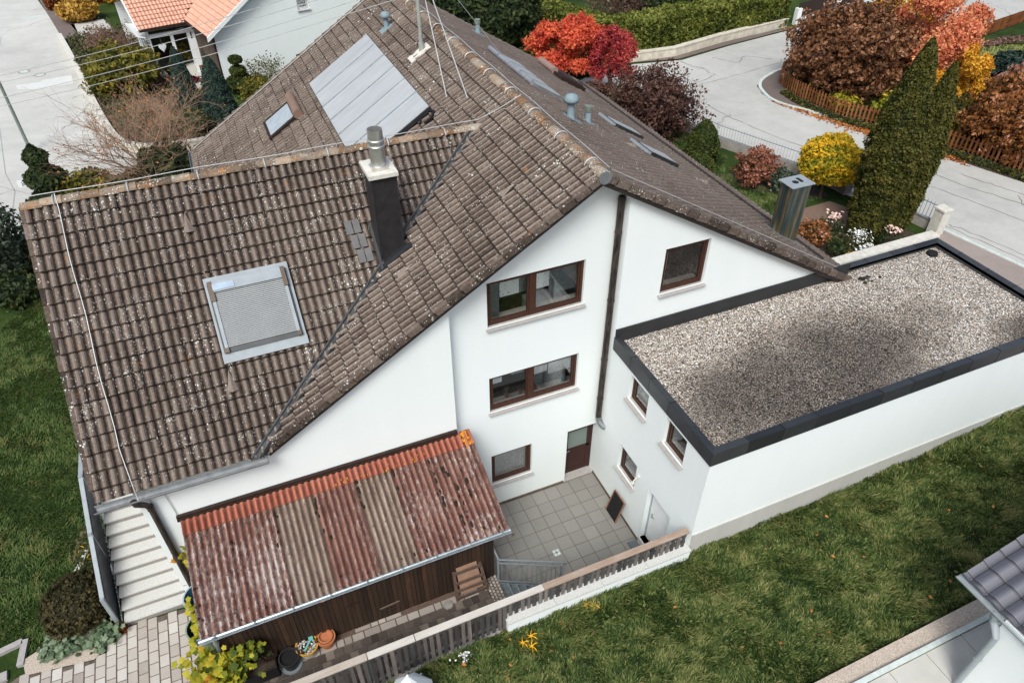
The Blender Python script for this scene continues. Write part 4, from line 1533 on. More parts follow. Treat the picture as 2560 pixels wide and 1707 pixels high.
rw = build('roof_window', sbox(MB(), zL, NL, -7.55, -6.15, 14.0, 15.75, .04, .15), M['darkbrown'], HOUSE)
rw['label'] = 'narrow roof window with a rounded brown shutter box'
build('pane', sbox(MB(), zL, NL, -7.44, -6.45, 14.15, 15.55, .152, .165), simple('pale_roof_glass', (.42, .46, .48), .15, .1, spec=.8), rw)
mb = MB().tube([sp(zL, NL, -6.25, 13.85, .2), sp(zL, NL, -6.25, 15.85, .2)], [.19, .19], 14)
build('shutter_box', mb, simple('brown_plastic', (.24, .15, .11), .5), rw)
mb = MB()
for i in range(4):
    y0 = 8.42 + i * 1.03
    f = build('roof_window', sbox(MB(), zR, NR, 1.10, 2.40, y0 + .04, y0 + .98, .05, .15), M['lead'], HOUSE)
    if i == 0: f['label'] = 'one of four roof windows in a row just below the ridge'
    build('pane', sbox(MB(), zR, NR, 1.24, 2.30, y0 + .14, y0 + .88, .152, .165), M['solar'], f)
    build('hood', MB().tube([sp(zR, NR, 1.12, y0 + .03, .15), sp(zR, NR, 1.12, y0 + .99, .15)], [.10, .10], 10), simple('grey_hood', (.30, .31, .34), .5, .2), f)
for nm, x0, x1, y0, y1 in (('roof window halfway down the east slope', 4.6, 6.0, 8.35, 9.25), ('roof window nearest the gable on the east slope', 4.38, 5.72, 5.45, 6.45)):
    f = build('roof_window', sbox(MB(), zR, NR, x0, x1, y0, y1, .04, .17), M['zinc_dark'], HOUSE)
    f['label'] = nm
    build('pane', sbox(MB(), zR, NR, x0 + .12, x1 - .1, y0 + .1, y1 - .1, .172, .185), M['solar'], f)
    build('flashing', sbox(MB(), zR, NR, x0 - .16, x0 - .005, y0 - .1, y1 + .1, .07, .16), M['zinc_pale'], f)
f = build('roof_window', sbox(MB(), zR, NR, 5.65, 6.9, 15.0, 17.4, .04, .22), M['darkbrown'], HOUSE)
f['label'] = 'roof window with a brown shutter on the far east slope'
build('shutter_box', MB().tube([sp(zR, NR, 5.68, 15.9, .22), sp(zR, NR, 5.68, 17.5, .22)], [.17, .17], 12), simple('rosy_brown_plastic', (.30, .20, .17), .5), f)
build('shutter', sbox(MB(), zR, NR, 5.9, 6.85, 15.2, 17.2, .222, .26), M['darkbrown'], f)

# vents ---------------------------------------------------------------
def mushroom(x, y, zf, n, s=1.0, label=None, capd=True):
    z = zf(x, y)
    v = build('vent_pipe', MB().lathe(x, y, [(.15 * s, z - .05), (.13 * s, z + .12 * s), (.105 * s, z + .2 * s), (.105 * s, z + .62 * s)], 16), M['bluepipe'], HOUSE, smooth=True)
    if label: v['label'] = label
    if capd:
        build('cap', MB().lathe(x, y, [(.11 * s, z + .55 * s), (.21 * s, z + .56 * s), (.22 * s, z + .64 * s), (.16 * s, z + .75 * s), (.001, z + .80 * s)], 18), M['bluepipe'], v, smooth=True)
    else:
        build('cap', MB().lathe(x, y, [(.12 * s, z + .48 * s), (.135 * s, z + .5 * s), (.135 * s, z + .68 * s), (.001, z + .70 * s)], 16), M['lamp_green'], v)
    mb = MB()
    sbox(mb, zf, n, x - .22 * s, x + .28 * s, y - .22 * s, y + .22 * s, .05, .075)
    build('flashing', mb, M['bluepipe'], v)
    return v


mushroom(1.15, 5.35, zR, NR, 1.1, 'mushroom capped vent pipe beyond the ridge')
mushroom(2.28, 6.2, zR, NR, .95, 'straight vent pipe beside the mushroom vent', False)
mushroom(2.4, 17.0, zR, NR, 1.0, 'far vent pipe near the end of the east slope', False)
mushroom(-2.22, 15.0, zL, NL, .95, 'vent pipe above the solar panel')
def vtile(pts):
    build('vent_tile', MB().add(pts, [(0, 1, 3), (0, 3, 2), (1, 2, 3)], .95), M['tile'], HOUSE)
for x, y in ((-10.75, 3.9), (-10.72, .75)):
    p = [sp(zC, NC, x, y + .25, .06), sp(zC, NC, x - .14, y - .15, .06), sp(zC, NC, x + .14, y - .15, .06), sp(zC, NC, x, y - .18, .17)]
    vtile(p)
for x, y in ((-2.75, 1.3), (-5.7, 1.45)):
    p = [sp(zL, NL, x + .28, y, .06), sp(zL, NL, x - .15, y - .14, .06), sp(zL, NL, x - .15, y + .14, .06), sp(zL, NL, x - .18, y, .18)]
    vtile(p)
for x, y in ((3.5, 5.4), (2.6, 8.9), (6.5, 4.9), (4.6, 10.4)):
    p = [sp(zR, NR, x - .28, y, .06), sp(zR, NR, x + .15, y - .14, .06), sp(zR, NR, x + .15, y + .14, .06), sp(zR, NR, x + .18, y, .18)]
    vtile(p)
# newer smooth tiles beside the chimney
mb = MB()
for i in range(3):
    for j in range(2):
        for k in range(1):
            x = -6.86 + j * .215 + i * .06
            sbox(mb, zC, NC, x, x + .19, 3.05 - i * .31, 3.33 - i * .31, .075, .10)
build('replacement_tiles', mb, simple('smooth_grey_tile', (.13, .125, .125), .6, var=.2), HOUSE)

# mast and lightning wires ---------------------------------------------
mz = zL(-1.92)
ms = build('mast', MB().cyl(-1.92, 11.29, mz - .1, 15.4, .075, .06, 12).cyl(-1.92, 11.29, mz + .1, mz + .4, .10, n=12), simple('grey_mast', (.42, .44, .40), .5, .4), HOUSE)
ms['label'] = 'tall grey power line mast standing on the roof'
build('base_flashing', sbox(MB(), zL, NL, -2.35, -1.6, 10.95, 11.5, .06, .085), M['cap'], ms)
mb = MB()
mb.tube([(-1.92, 11.29, 15.3), sp(zL, NL, -2.28, 7.4, .05)], [.018, .018], 6)
mb.tube([(-1.92, 11.29, 15.3), sp(zL, NL, -1.9, 6.45, .05)], [.018, .018], 6)
mb.tube([(-1.92, 11.29, 15.3), sp(zR, NR, 1.6, 11.7, .05)], [.010, .010], 5)
build('guy_wire', mb, M['wire'], ms)
mb = MB()
for i in range(4):
    zz = 13.75 + i * .35
    mb.box(-2.2, -1.9, 11.25, 11.33, zz - .02, zz + .02)
    mb.lathe(-2.2, 11.29, [(.001, zz - .08), (.045, zz - .06), (.045, zz + .06), (.001, zz + .10)], 10)
build('insulator', mb, M['white'], ms)
mb = MB()
def wire(pts, r=.011):
    mb.tube(pts, [r] * len(pts), 6)
wire([(RX + .1, y, RZ + .24 + .015 * math.sin(y * 2.1)) for y in np.linspace(YV - .05, YB, 40)])
wire([(x, YR + .06, zr + .22 + .015 * math.sin(x * 1.7)) for x in np.linspace(XCW, -2.2, 24)] + [(-1.6, 4.6, 12.16), (RX, 4.4, RZ + .22)])
wire([(-13.56, YR, zr + .22)] + [sp(zC, NC, -13.56 + .02 * math.sin(y * 3), y, .12) for y in np.linspace(4.6, .1, 12)] + [sp(zC, NC, -13.47, -.6, .12), (-13.45, -.92, 6.30), (-13.2, -.75, 6.12), (-13.0, -.45, 5.95), (-12.95, -.43, 5.0), (-12.95, -.43, 1.5)])
wire([(RX + .1, YV, RZ + .22)] + [sp(zR, NR, x, -.15 - .03 * (x % 1), .11) for x in np.linspace(-.6, 9.5, 18)])
wire([(RX, YB - 1.2, RZ + .2)] + [sp(zL, NL, x, YB - .45, .11) for x in np.linspace(-1.3, -10.6, 14)], .012)
build('lightning_wire', mb, M['wire'], HOUSE)
mb = MB()
for y in np.arange(0, YB, 1.72):
    pts = [(RX + .2 * math.cos(w), y, RZ + .02 + .165 * math.sin(w)) for w in np.linspace(0, PI, 9)]
    build('ridge_clip', MB().tube(pts, [.02] * 9, 5), M['wire'], HOUSE)
for x in np.arange(XCW + .75, -2.3, 1.72):
    pts = [(x, YR + .18 * math.cos(w), zr + .02 + .15 * math.sin(w)) for w in np.linspace(0, PI, 9)]
    build('ridge_clip', MB().tube(pts, [.02] * 9, 5), M['wire'], HOUSE)
# rubble in the yard corner: small lamp on the annex belongs to the annex (below)


# ================================================================== FLAT-ROOFED GARAGE WING
GAR = thing('garage_wing', 'white flat roofed wing with a gravel roof and dark metal edge', 'garage', (6.5, -3, 0))
wm = MB()
H_ = [(-2.50, -1.50, 5.12, 6.10), (-4.42, -3.44, 5.10, 6.12), (-2.50, -1.45, 1.90, 3.02), (-4.42, -3.24, .30, 2.79)]
wallpanel(wm, -5.118, -.402, 0.0, .3, 0, 6.28, H_, (), axis='y')
wallpanel(wm, 0.0, 13.38, -5.42, -5.12, 0, 6.28, [], ())
wm.box(13.08, 13.38, -5.12, -.15, 0, 6.28)
wm.box(9.02, 13.08, -.45, -.15, 0, 6.28)
build('wall', wm, M['wall'], GAR)
V = []
xs = np.linspace(.012, 13.40, 24)
mb = MB()
for a, b in zip(xs, xs[1:]):
    mb.hexa([(a, -5.455, 1.2), (b, -5.455, 1.2), (b, -5.40, 1.2), (a, -5.40, 1.2), (a, -5.455, 3.25), (b, -5.455, 3.25), (b, -5.40, 3.25), (a, -5.40, 3.25)])
build('plinth', mb, M['plinth'], GAR)
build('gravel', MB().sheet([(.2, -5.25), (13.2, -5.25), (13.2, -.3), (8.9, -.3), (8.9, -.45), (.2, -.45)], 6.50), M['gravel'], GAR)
# loose stones standing out of the gravel
gr = np.random.default_rng(5)
n = 30000
gx, gy = gr.uniform(.32, 13.1, n), gr.uniform(-5.12, -.5, n)
k = gr.uniform(0, 1, n) < 1
sz = gr.uniform(.010, .026, n)
P = np.stack([gx, gy, np.full(n, 6.503)], -1)
rot = gr.uniform(0, 2 * PI, n)
base = np.array([(1, 0, 0), (0, 1, 0), (-1, 0, 0), (0, -1, 0), (0, 0, .8)])
cs, sn = np.cos(rot), np.sin(rot)
VV = np.stack([P + np.stack([(b[0] * cs - b[1] * sn) * sz * 1.2, (b[0] * sn + b[1] * cs) * sz, np.full(n, b[2]) * sz], -1) for b in base], 1).reshape(-1, 3)
i5 = np.arange(n) * 5
Fq = np.concatenate([np.stack([i5 + a, i5 + (a + 1) % 4, i5 + 4], -1) for a in range(4)])
_lx, _ly = (gx - 6.5) * S, (gy + 3) * S
ws = np.minimum(((_lx + 1.6) / 3.9) ** 2 + ((_ly + .55 - .12 * _lx) / 1.5) ** 2, ((_lx - 5.2) / 1.8) ** 2 + ((_ly + 1.9) / .9) ** 2) + .5 * vnoise(np.stack([gx, gy], -1), .7, 4)
tn = np.clip(gr.beta(1.3, 1.5, n) * (.40 + .55 * sst(ws / 1.9)) + .12 * sst(ws / 1.8), 0, 1)
pb = build('pebbles', MB().add(VV, Fq, np.tile(tn, 4)), tinted('pebble', [(0, (.07, .06, .055)), (.35, (.24, .205, .175)), (.6, (.50, .45, .40)), (.72, (.46, .31, .19)), (.78, (.60, .57, .53)), (1, (.90, .88, .84))], .85, .05, 9, 0), GAR)
pb['kind'] = 'stuff'
# parapet in sheet lengths with standing seams
pm = MB()
cs_ = MB()
def parapet(a, b, inner, zt=6.72, zb=6.25, w=.22, n=7):
    a, b, inn = np.array(a, float), np.array(b, float), np.array(inner, float)
    for i in range(n):
        p, q = a + (b - a) * (i / n + .0006), a + (b - a) * ((i + 1) / n - .0006)
        s = random.random()
        pm.hexa([(*p, zb), (*q, zb), (*(q + inn * .04), zb), (*(p + inn * .04), zb), (*p, zt), (*q, zt), (*(q + inn * .04), zt - .001), (*(p + inn * .04), zt - .001)], s)
        pm.hexa([(*(p + inn * .04), zt - .12), (*(q + inn * .04), zt - .12), (*(q + inn * w), zt - .14), (*(p + inn * w), zt - .14), (*(p + inn * .04), zt - .001), (*(q + inn * .04), zt - .001), (*(q + inn * w), zt - .035), (*(p + inn * w), zt - .035)], s)
        pm.hexa([(*(p + inn * (w - .03)), 6.4), (*(q + inn * (w - .03)), 6.4), (*(q + inn * w), 6.4), (*(p + inn * w), 6.4), (*(p + inn * (w - .03)), zt - .04), (*(q + inn * (w - .03)), zt - .04), (*(q + inn * w), zt - .04), (*(p + inn * w), zt - .04)], s)
        d = (b - a) / np.linalg.norm(b - a) * .012
        if i:
            cs_.hexa([(*(p - d - inn * .006), zb + .01), (*(p + d - inn * .006), zb + .01), (*(p + d + inn * .05), zb + .01), (*(p - d + inn * .05), zb + .01), (*(p - d - inn * .006), zt + .012), (*(p + d - inn * .006), zt + .012), (*(p + d + inn * .05), zt + .012), (*(p - d + inn * .05), zt + .012)])
            cs_.hexa([(*(p - d + inn * .05), zt - .05), (*(p + d + inn * .05), zt - .05), (*(p + d + inn * w), zt - .08), (*(p - d + inn * w), zt - .08), (*(p - d + inn * .05), zt + .012), (*(p + d + inn * .05), zt + .012), (*(p + d + inn * w), zt - .022), (*(p - d + inn * w), zt - .022)])
parapet((-.04, -5.46), (13.44, -5.46), (0, 1), n=12)
parapet((-.04, -.43), (-.04, -5.46), (1, 0), n=5)
parapet((13.44, -5.46), (13.44, -.10), (-1, 0), n=5)
parapet((13.44, -.10), (8.86, -.10), (0, -1), n=4)
pm.box(.0, 9.0, -.46, -.42, 6.3, 6.99, .3)
pp_ = build('roof_edge', pm, tinted('parapet_sheet', [(0, (.030, .032, .036)), (.5, (.048, .050, .055)), (1, (.075, .078, .084))], .38, .5, 2, .06, 12, spec=.5, metal=.4), GAR)
build('seam', cs_, M['zinc_dark'], pp_)
build('roof_drain', MB().lathe(12.7, -.62, [(.19, 6.505), (.18, 6.60), (.10, 6.63), (.001, 6.63)], 18), M['black'], GAR)
mo = MB()
for i in range(26):
    x, y = 9.2 + abs(gr.normal(0, .35)), -.72 - abs(gr.normal(0, .16))
    rr = gr.uniform(.02, .06)
    mo.lathe(x, y, [(rr, 6.50), (rr * .8, 6.50 + rr * .5), (.001, 6.50 + rr * .7)], 7, sx=1.3)
build('moss_clump', mo, M['moss'], GAR)['kind'] = 'stuff'
# windows in the west wall of the wing: their frame looks toward -x
for nm, (ya, yb, za, zb) in zip(('small upper window next to the corner', 'small upper window near the outer corner', 'small ground floor window with a lace curtain'), H_[:3]):
    w = window(GAR, (0, yb, za), -PI / 2, yb - ya, zb - za, depth=.12, mull=(), label=nm, glass='glass', fr=.07)
    if 'lace' in nm:
        V, F = [], []
        for i in range(41):
            y = yb - .1 - i * (yb - ya - .2) / 40
            V += [(.25 + .02 * math.sin(i * 1.3), y, za + .12), (.25 + .02 * math.sin(i * 1.3), y, za + .72 + .04 * math.sin(i * 1.05))]
            if i: F.append((2 * i - 2, 2 * i, 2 * i + 1, 2 * i - 1))
        build('curtain', MB().add(V, F), M['blind'], w)
    else:
        build('ornament', MB().lathe(.5, ya + .35, [(.001, za + .02), (.10, za + .04), (.12, za + .18), (.05, za + .3), (.001, za + .3)], 12), M['terracotta'], w)
d = build('door', MB().box(.20, .25, -4.40, -3.26, .32, 2.76), M['white'], GAR)
d['label'] = 'plain white steel door of the wing'
build('frame', MB().box(.17, .27, -4.42, -4.36, .30, 2.79).box(.17, .27, -3.29, -3.24, .30, 2.79).box(.17, .27, -4.36, -3.29, 2.74, 2.79), M['zinc'], d)
build('handle', MB().box(.165, .20, -3.44, -3.40, 1.45, 1.65).beam((.15, -3.42, 1.6), (.15, -3.58, 1.6), .02, .025), M['zinc'], d)
build('step', MB().box(-.04, .2, -4.45, -3.22, 0, .30), M['granite'], d)
lm = build('wall_lamp', MB().tube([(-.0, -2.68, 2.74), (-.10, -2.68, 2.72), (-.22, -2.70, 2.62)], [.025, .02, .02], 8).lathe(-.02, -2.68, [(.05, 2.70), (.05, 2.79), (.001, 2.80)], 10), simple('cream_plastic', (.62, .60, .54), .5), GAR)
build('lamp_head', MB().lathe(-.24, -2.71, [(.03, 2.66), (.06, 2.6), (.05, 2.54), (.001, 2.53)], 12), simple('cream_plastic_head', (.66, .64, .58), .5), lm)
build('flashing', MB().box(8.9, 9.2, -.75, -.42, 6.32, 6.40), M['zinc_dark'], GAR)

# leaning blackboard, floor grate, drain
t = thing('chalkboard', 'blank black board leaning against the white wing wall', 'board', (-.2, -2.0, 0))
build('panel', MB().hexa([(-.36, -2.28, .01), (-.33, -2.28, .01), (-.33, -1.66, .01), (-.36, -1.66, .01), (-.09, -2.28, .92), (-.06, -2.28, .92), (-.06, -1.66, .92), (-.09, -1.66, .92)]), M['black'], t)
build('frame', MB().beam((-.365, -2.29, .01), (-.095, -2.29, .93), .04, .03, up=(0, 1, 0)).beam((-.365, -1.65, .01), (-.095, -1.65, .93), .04, .03, up=(0, 1, 0)).beam((-.09, -2.3, .93), (-.09, -1.64, .93), .03, .03), simple('brown_board_frame', (.28, .13, .08), .6), t)
t = thing('boot_grate', 'grey metal foot grate on the yard paving by the white door', 'grate', (-.18, -3.27, 0))
build('tray', MB().box(-.36, -.02, -3.44, -3.12, .002, .02), M['black'], t)
mb = MB()
for i in range(14):
    mb.box(-.35 + i * .0245, -.34 + i * .0245, -3.43, -3.13, .02, .04)
build('bars', mb, M['greymetal'], t)
t = thing('yard_drain', 'small square drain cover in the yard paving', 'drain', (-2.69, -2.54, 0))
build('frame', MB().box(-2.80, -2.58, -2.65, -2.43, .002, .012), M['kerb'], t)
build('grid', MB().box(-2.77, -2.61, -2.55, -2.53, .012, .017).box(-2.70, -2.68, -2.62, -2.46, .0125, .018), M['black'], t)


# ================================================================== YARD, PATHS, RETAINING WALL
r = np.random.default_rng(11)
mb = MB()
for i in range(11):
    x1 = -.05 - i * .49 if i else -.02
    x0 = -.05 - (i + 1) * .49
    for j in range(11):
        y1 = -.567 - (j - 1) * .492 if j else -.03
        y0 = -.567 - j * .492
        if x0 < -5.5 or y0 < -5.4: continue
        mb.box(x0 + .008, x1 - .008, y0 + .008, y1 - .008, -.03, r.uniform(-.004, .003), r.uniform(.35, .65))
struct('patio_paving', mb, M['slab'])
struct('patio_bed', MB().sheet([(-5.6, -5.4), (.05, -5.4), (.05, .1), (-5.6, .1)], -.022), M['joint'])
st = MB()
st.sheet([(-3.73 + .07 * math.cos(a), -1.34 + .05 * math.sin(a)) for a in np.linspace(0, 2 * PI, 12)[:-1]], .008)
struct('rust_stain', st, simple('rust_spot', (.20, .11, .05), .9, var=.4, scale=20))


def pavers(name, poly, z, sx, sy, mat, seed, gap=.012, mean=.5, var=.2, stag=.5, rand=.0, minx=0, align='y', bed=True):
    """stone setts inside a polygon; rows run along y when align is 'y'"""
    rr = np.random.default_rng(seed)
    P = np.array(poly)
    m = MB()
    a0, a1 = (P[:, 0].min(), P[:, 0].max()) if align == 'y' else (P[:, 1].min(), P[:, 1].max())
    b0, b1 = (P[:, 1].min(), P[:, 1].max()) if align == 'y' else (P[:, 0].min(), P[:, 0].max())
    a, k = a0, 0
    while a < a1:
        w = sx
        b = b0 - sy * stag * (k % 2) - rr.uniform(0, .2) * sy
        while b < b1:
            l = sy * (1 if rand == 0 else rr.choice((.65, 1, 1.35)))
            ca, cb = a + w / 2, b + l / 2
            c = (ca, cb) if align == 'y' else (cb, ca)
            if inpoly(np.array([c[0]]), np.array([c[1]]), poly)[0]:
                q = (a + gap / 2, a + w - gap / 2, b + gap / 2, b + l - gap / 2)
                if align != 'y': q = (q[2], q[3], q[0], q[1])
                zz = z + rr.uniform(-.004, .004)
                x0, x1, y0, y1 = q
                e = .012
                m.hexa([(x0, y0, z - .05), (x1, y0, z - .05), (x1, y1, z - .05), (x0, y1, z - .05), (x0 + e, y0 + e, zz), (x1 - e, y0 + e, zz), (x1 - e, y1 - e, zz), (x0 + e, y1 - e, zz)], np.clip(rr.normal(mean, var), 0, 1))
            b += l
        a += w
        k += 1
    struct(name, m, mat)
    if bed:
        struct(name + '_bed', MB().sheet(poly, z - .018), M['joint'])


PV = [(-20.5, -5.4), (-18.6, -1.15), (-18.1, -.95), (-16.9, -1.15), (-15.9, -1.3), (-15.45, -.55), (-13.55, -.62), (-13.62, -3.9), (-13.5, -5.3)]
pavers('paving', PV, 1.12, .27, .36, M['paver'], 21, mean=.55, rand=0)
pavers('paving', [(-13.6, -2.6), (-13.55, -.62), (-13.1, -.62), (-13.1, -2.4)], 1.12, .2, .3, M['paver'], 22, bed=True)
pavers('path_paving', [(-12.7, -5.25), (-12.7, -3.66), (-5.5, -3.62), (-5.5, -5.25)], 1.29, .27, .25, M['paver_dark'], 23, mean=.40, var=.2, align='x', rand=0)
pavers('path_edging', [(-12.7, -3.66), (-12.7, -3.42), (-5.6, -3.38), (-5.6, -3.62)], 1.295, .24, .34, M['paver'], 24, mean=.25, var=.13, align='x', rand=1, gap=.014)
pavers('path_edging', [(-9.42, -3.42), (-9.42, -3.27), (-8.0, -3.25), (-8.0, -3.40)], 1.30, .14, .34, M['paver'], 25, mean=.3, var=.1, align='x', rand=1, gap=.014)
pavers('cobbles', [(-5.52, -5.15), (-5.52, -3.1), (-5.12, -3.1), (-5.12, -5.15)], 1.29, .10, .11, M['paver'], 26, mean=.22, var=.22, gap=.02)
struct('soil_strip', MB().sheet([(-12.7, -3.5), (-12.7, -3.2), (-5.5, -3.2), (-5.5, -3.45)], 1.283), M['gravelbed'])
struct('gravel_bed', MB().sheet([(-13.6, -5.3), (-13.62, -2.4), (-12.6, -2.4), (-12.6, -5.3)], 1.17), M['gravelbed'])
struct('gravel_bed', MB().sheet([(-17.9, -1.0), (-16.2, -1.25), (-15.5, -.6), (-15.9, -.1), (-17.2, -.2), (-18.0, -.5)], 1.14), M['beigegravel'])
# step in level between path and yard
struct('retaining_wall', MB().box(-5.62, -5.52, -5.3, -.4, -.1, 1.27).box(-5.52, -5.12, -5.3, -3.12, -.1, 1.23).box(-5.52, -5.12, -3.1, -.4, -.1, .02), M['conc'])

t = thing('retaining_wall', 'white retaining wall with a granite top under the right hand fence', 'wall', (-2.8, -5.4, 1))
build('wall', MB().box(-5.68, -.02, -5.56, -5.24, -.1, 2.72), M['wall'], t)
mb = MB()
for i in range(4):
    mb.box(-5.70 + i * 1.42, -5.70 + (i + 1) * 1.42 - .01, -5.60, -5.22, 2.722, 2.77)
build('coping', mb, M['granite'], t)
t = thing('retaining_wall', 'grey concrete edge under the left hand fence', 'wall', (-9, -5.4, 1))
build('wall', MB().hexa([(-13.2, -5.42, .9), (-5.7, -5.42, .9), (-5.7, -5.27, .9), (-13.2, -5.27, .9), (-13.2, -5.42, 1.35), (-5.7, -5.42, 2.18), (-5.7, -5.27, 2.18), (-13.2, -5.27, 1.35)]), M['conc'], t)


def zfb(x):     # picket foot height on the left part
    return float(np.interp(x, [-13, -9.3, -8.2, -5.8], [1.45, 1.93, 2.18, 2.30]))


FN = thing('picket_fence', 'weathered grey picket fence with a broad pale cap board above the yard', 'fence', (-6.6, -5.35, 2.3))
PK = []
for x0, x1, right in ((-12.6, -5.85, False), (-5.55, -.25, True)):
    n = int((x1 - x0) / .166)
    for i in range(n + 1):
        x = x0 + (x1 - x0) * i / n
        zb = 2.84 if right else zfb(x)
        zt = 3.43 + r.uniform(-.02, .01)
        w = r.uniform(.044, .052)
        tl = r.uniform(-.012, .012)
        mb = MB().hexa([(x - w + tl, -5.43, zb), (x + w + tl, -5.43, zb), (x + w + tl, -5.40, zb), (x - w + tl, -5.40, zb), (x - w, -5.43, zt), (x + w, -5.43, zt), (x + w, -5.40, zt), (x - w, -5.40, zt)], r.uniform(.1, .9))
        build('picket', mb, M['picket'], FN)
mb = MB()
mb.box(-12.8, -.15, -5.40, -5.34, 3.26, 3.36, .4)
mb.box(-5.7, -.15, -5.40, -5.34, 2.95, 3.04, .4)
for a, b in ((-12.8, -9.3), (-9.3, -8.2), (-8.2, -5.75)):
    mb.hexa([(a, -5.40, zfb(a) + .2), (b, -5.40, zfb(b) + .2), (b, -5.34, zfb(b) + .2), (a, -5.34, zfb(a) + .2), (a, -5.40, zfb(a) + .3), (b, -5.40, zfb(b) + .3), (b, -5.34, zfb(b) + .3), (a, -5.34, zfb(a) + .3)], .4)
build('rail', mb, M['picket'], FN)
for a, b, tt in ((-12.8, -9.31, .45), (-9.29, -8.11, .8), (-8.09, -4.6, .75), (-4.59, -.12, .2)):
    build('cap_board', MB().box(a, b, -5.45, -5.27, 3.45, 3.49, tt), M['fencecap'], FN)
for x, b in ((-12.5, 1.4), (-9.3, 1.8), (-8.15, 2.1), (-5.72, 2.2), (-3.2, 2.77), (-.35, 2.77)):
    build('post', MB().box(x - .03, x + .03, -5.34, -5.28, b, 3.44) if x != -5.72 else MB().box(x - .06, x + .06, -5.44, -5.30, b, 3.44, .6), M['zinc'] if x != -5.72 else M['picket'], FN)

# steel stair down to the yard
SS = thing('steel_stairs', 'grey steel grating stairs with railing down to the yard', 'stairs', (-4.4, -4.3, 0))
for i in range(5):
    x = -5.11 + i * .275
    z = 1.05 - i * .215
    mb = MB()
    for k in range(12):
        mb.box(x + k * .0235, x + k * .0235 + .008, -5.15, -3.52, z - .03, z)
    for k in range(9):
        y = -5.1 + k * .19
        mb.box(x, x + .27, y, y + .008, z - .028, z - .004)
    mb.box(x + .262, x + .285, -5.15, -3.52, z - .04, z + .006)
    build('tread', mb, M['greymetal'], SS)
for y in (-3.5, -5.17):
    build('stringer', MB().beam((-5.12, y, 1.08), (-3.65, y, -.03), .02, .2), M['greymetal'], SS)
mb = MB()
mb.box(-5.14, -5.09, -3.48, -3.43, 1.0, 2.42)
mb.box(-3.02, -2.97, -3.48, -3.43, .0, .80)
mb.tube([(-5.12, -3.455, 2.42), (-5.1, -3.455, 2.34), (-2.80, -3.455, .80)], [.025] * 3, 8)
mb.beam((-5.1, -3.455, 2.16), (-3.0, -3.455, .70), .03, .03)
mb.beam((-5.1, -3.455, 1.24), (-3.7, -3.455, .20), .03, .04)
mb.beam((-5.115, -3.455, 2.42), (-5.115, -2.95, 2.42), .04, .03)
mb.box(-5.13, -5.10, -3.0, -2.95, 1.3, 2.42)
build('handrail', mb, M['greymetal'], SS)
mb = MB()
for i in range(12):
    x = -5.0 + i * .165
    zt = 2.16 - (x + 5.1) * .695
    zb = 1.24 - (x + 5.1) * .743
    mb.box(x - .008, x + .008, -3.463, -3.447, max(zb, .03), zt)
build('baluster', mb, M['greymetal'], SS)

# ================================================================== SHED
SH = thing('shed', 'long dark plank shed with a rusty corrugated lean-to roof', 'shed', (-9, -2, 1.3))
xA, xB = -12.72, -5.17
r = np.random.default_rng(31)
mb = MB()
x = xA
while x < xB:
    w = min(r.uniform(.11, .15), xB - x)
    y = -3.25 + r.uniform(-.014, .006)
    mb.box(x + .005, x + w - .005, y - .02, y + .02, 1.25, 3.66, r.normal(.60, .15))
    x += w
y = -3.2
while y < -.42:
    w = min(.15, -.42 - y)
    zt = 3.68 + (y + 3.4) * .34
    mb.box(xB - .02 + r.uniform(-.004, .004), xB + .02, y + .004, y + w - .004, -.0, zt, r.uniform(.1, .9))
    mb.box(xA - .02, xA + .02, y + .004, y + w - .004, 1.0, zt, r.uniform(.1, .9))
    y += w
build('plank_wall', mb, M['plank'], SH)
build('inner_lining', MB().box(xA + .03, xB - .04, -3.20, -3.17, 1.2, 3.6), M['black'], SH)
dr = build('door', MB().box(-9.355, -9.345, -3.279, -3.275, 1.3, 3.6).box(-8.125, -8.11, -3.279, -3.275, 1.3, 3.6), M['black'], SH)
dr['label'] = 'plank door in the middle of the shed front'
build('latch', MB().box(-9.46, -9.18, -3.31, -3.285, 2.52, 2.57).box(-9.40, -9.34, -3.32, -3.285, 2.46, 2.62), M['darkbrown'], dr)
build('hinge_bar', MB().beam((-8.62, -3.30, 1.82), (-8.05, -3.30, 1.88), .02, .05), M['palewood'], dr)
build('sign_board', MB().box(-10.25, -9.75, -3.33, -3.30, 3.45, 3.52).box(-10.05, -9.94, -3.31, -3.285, 3.15, 3.45), simple('orange_tag', (.45, .16, .03), .6), SH)

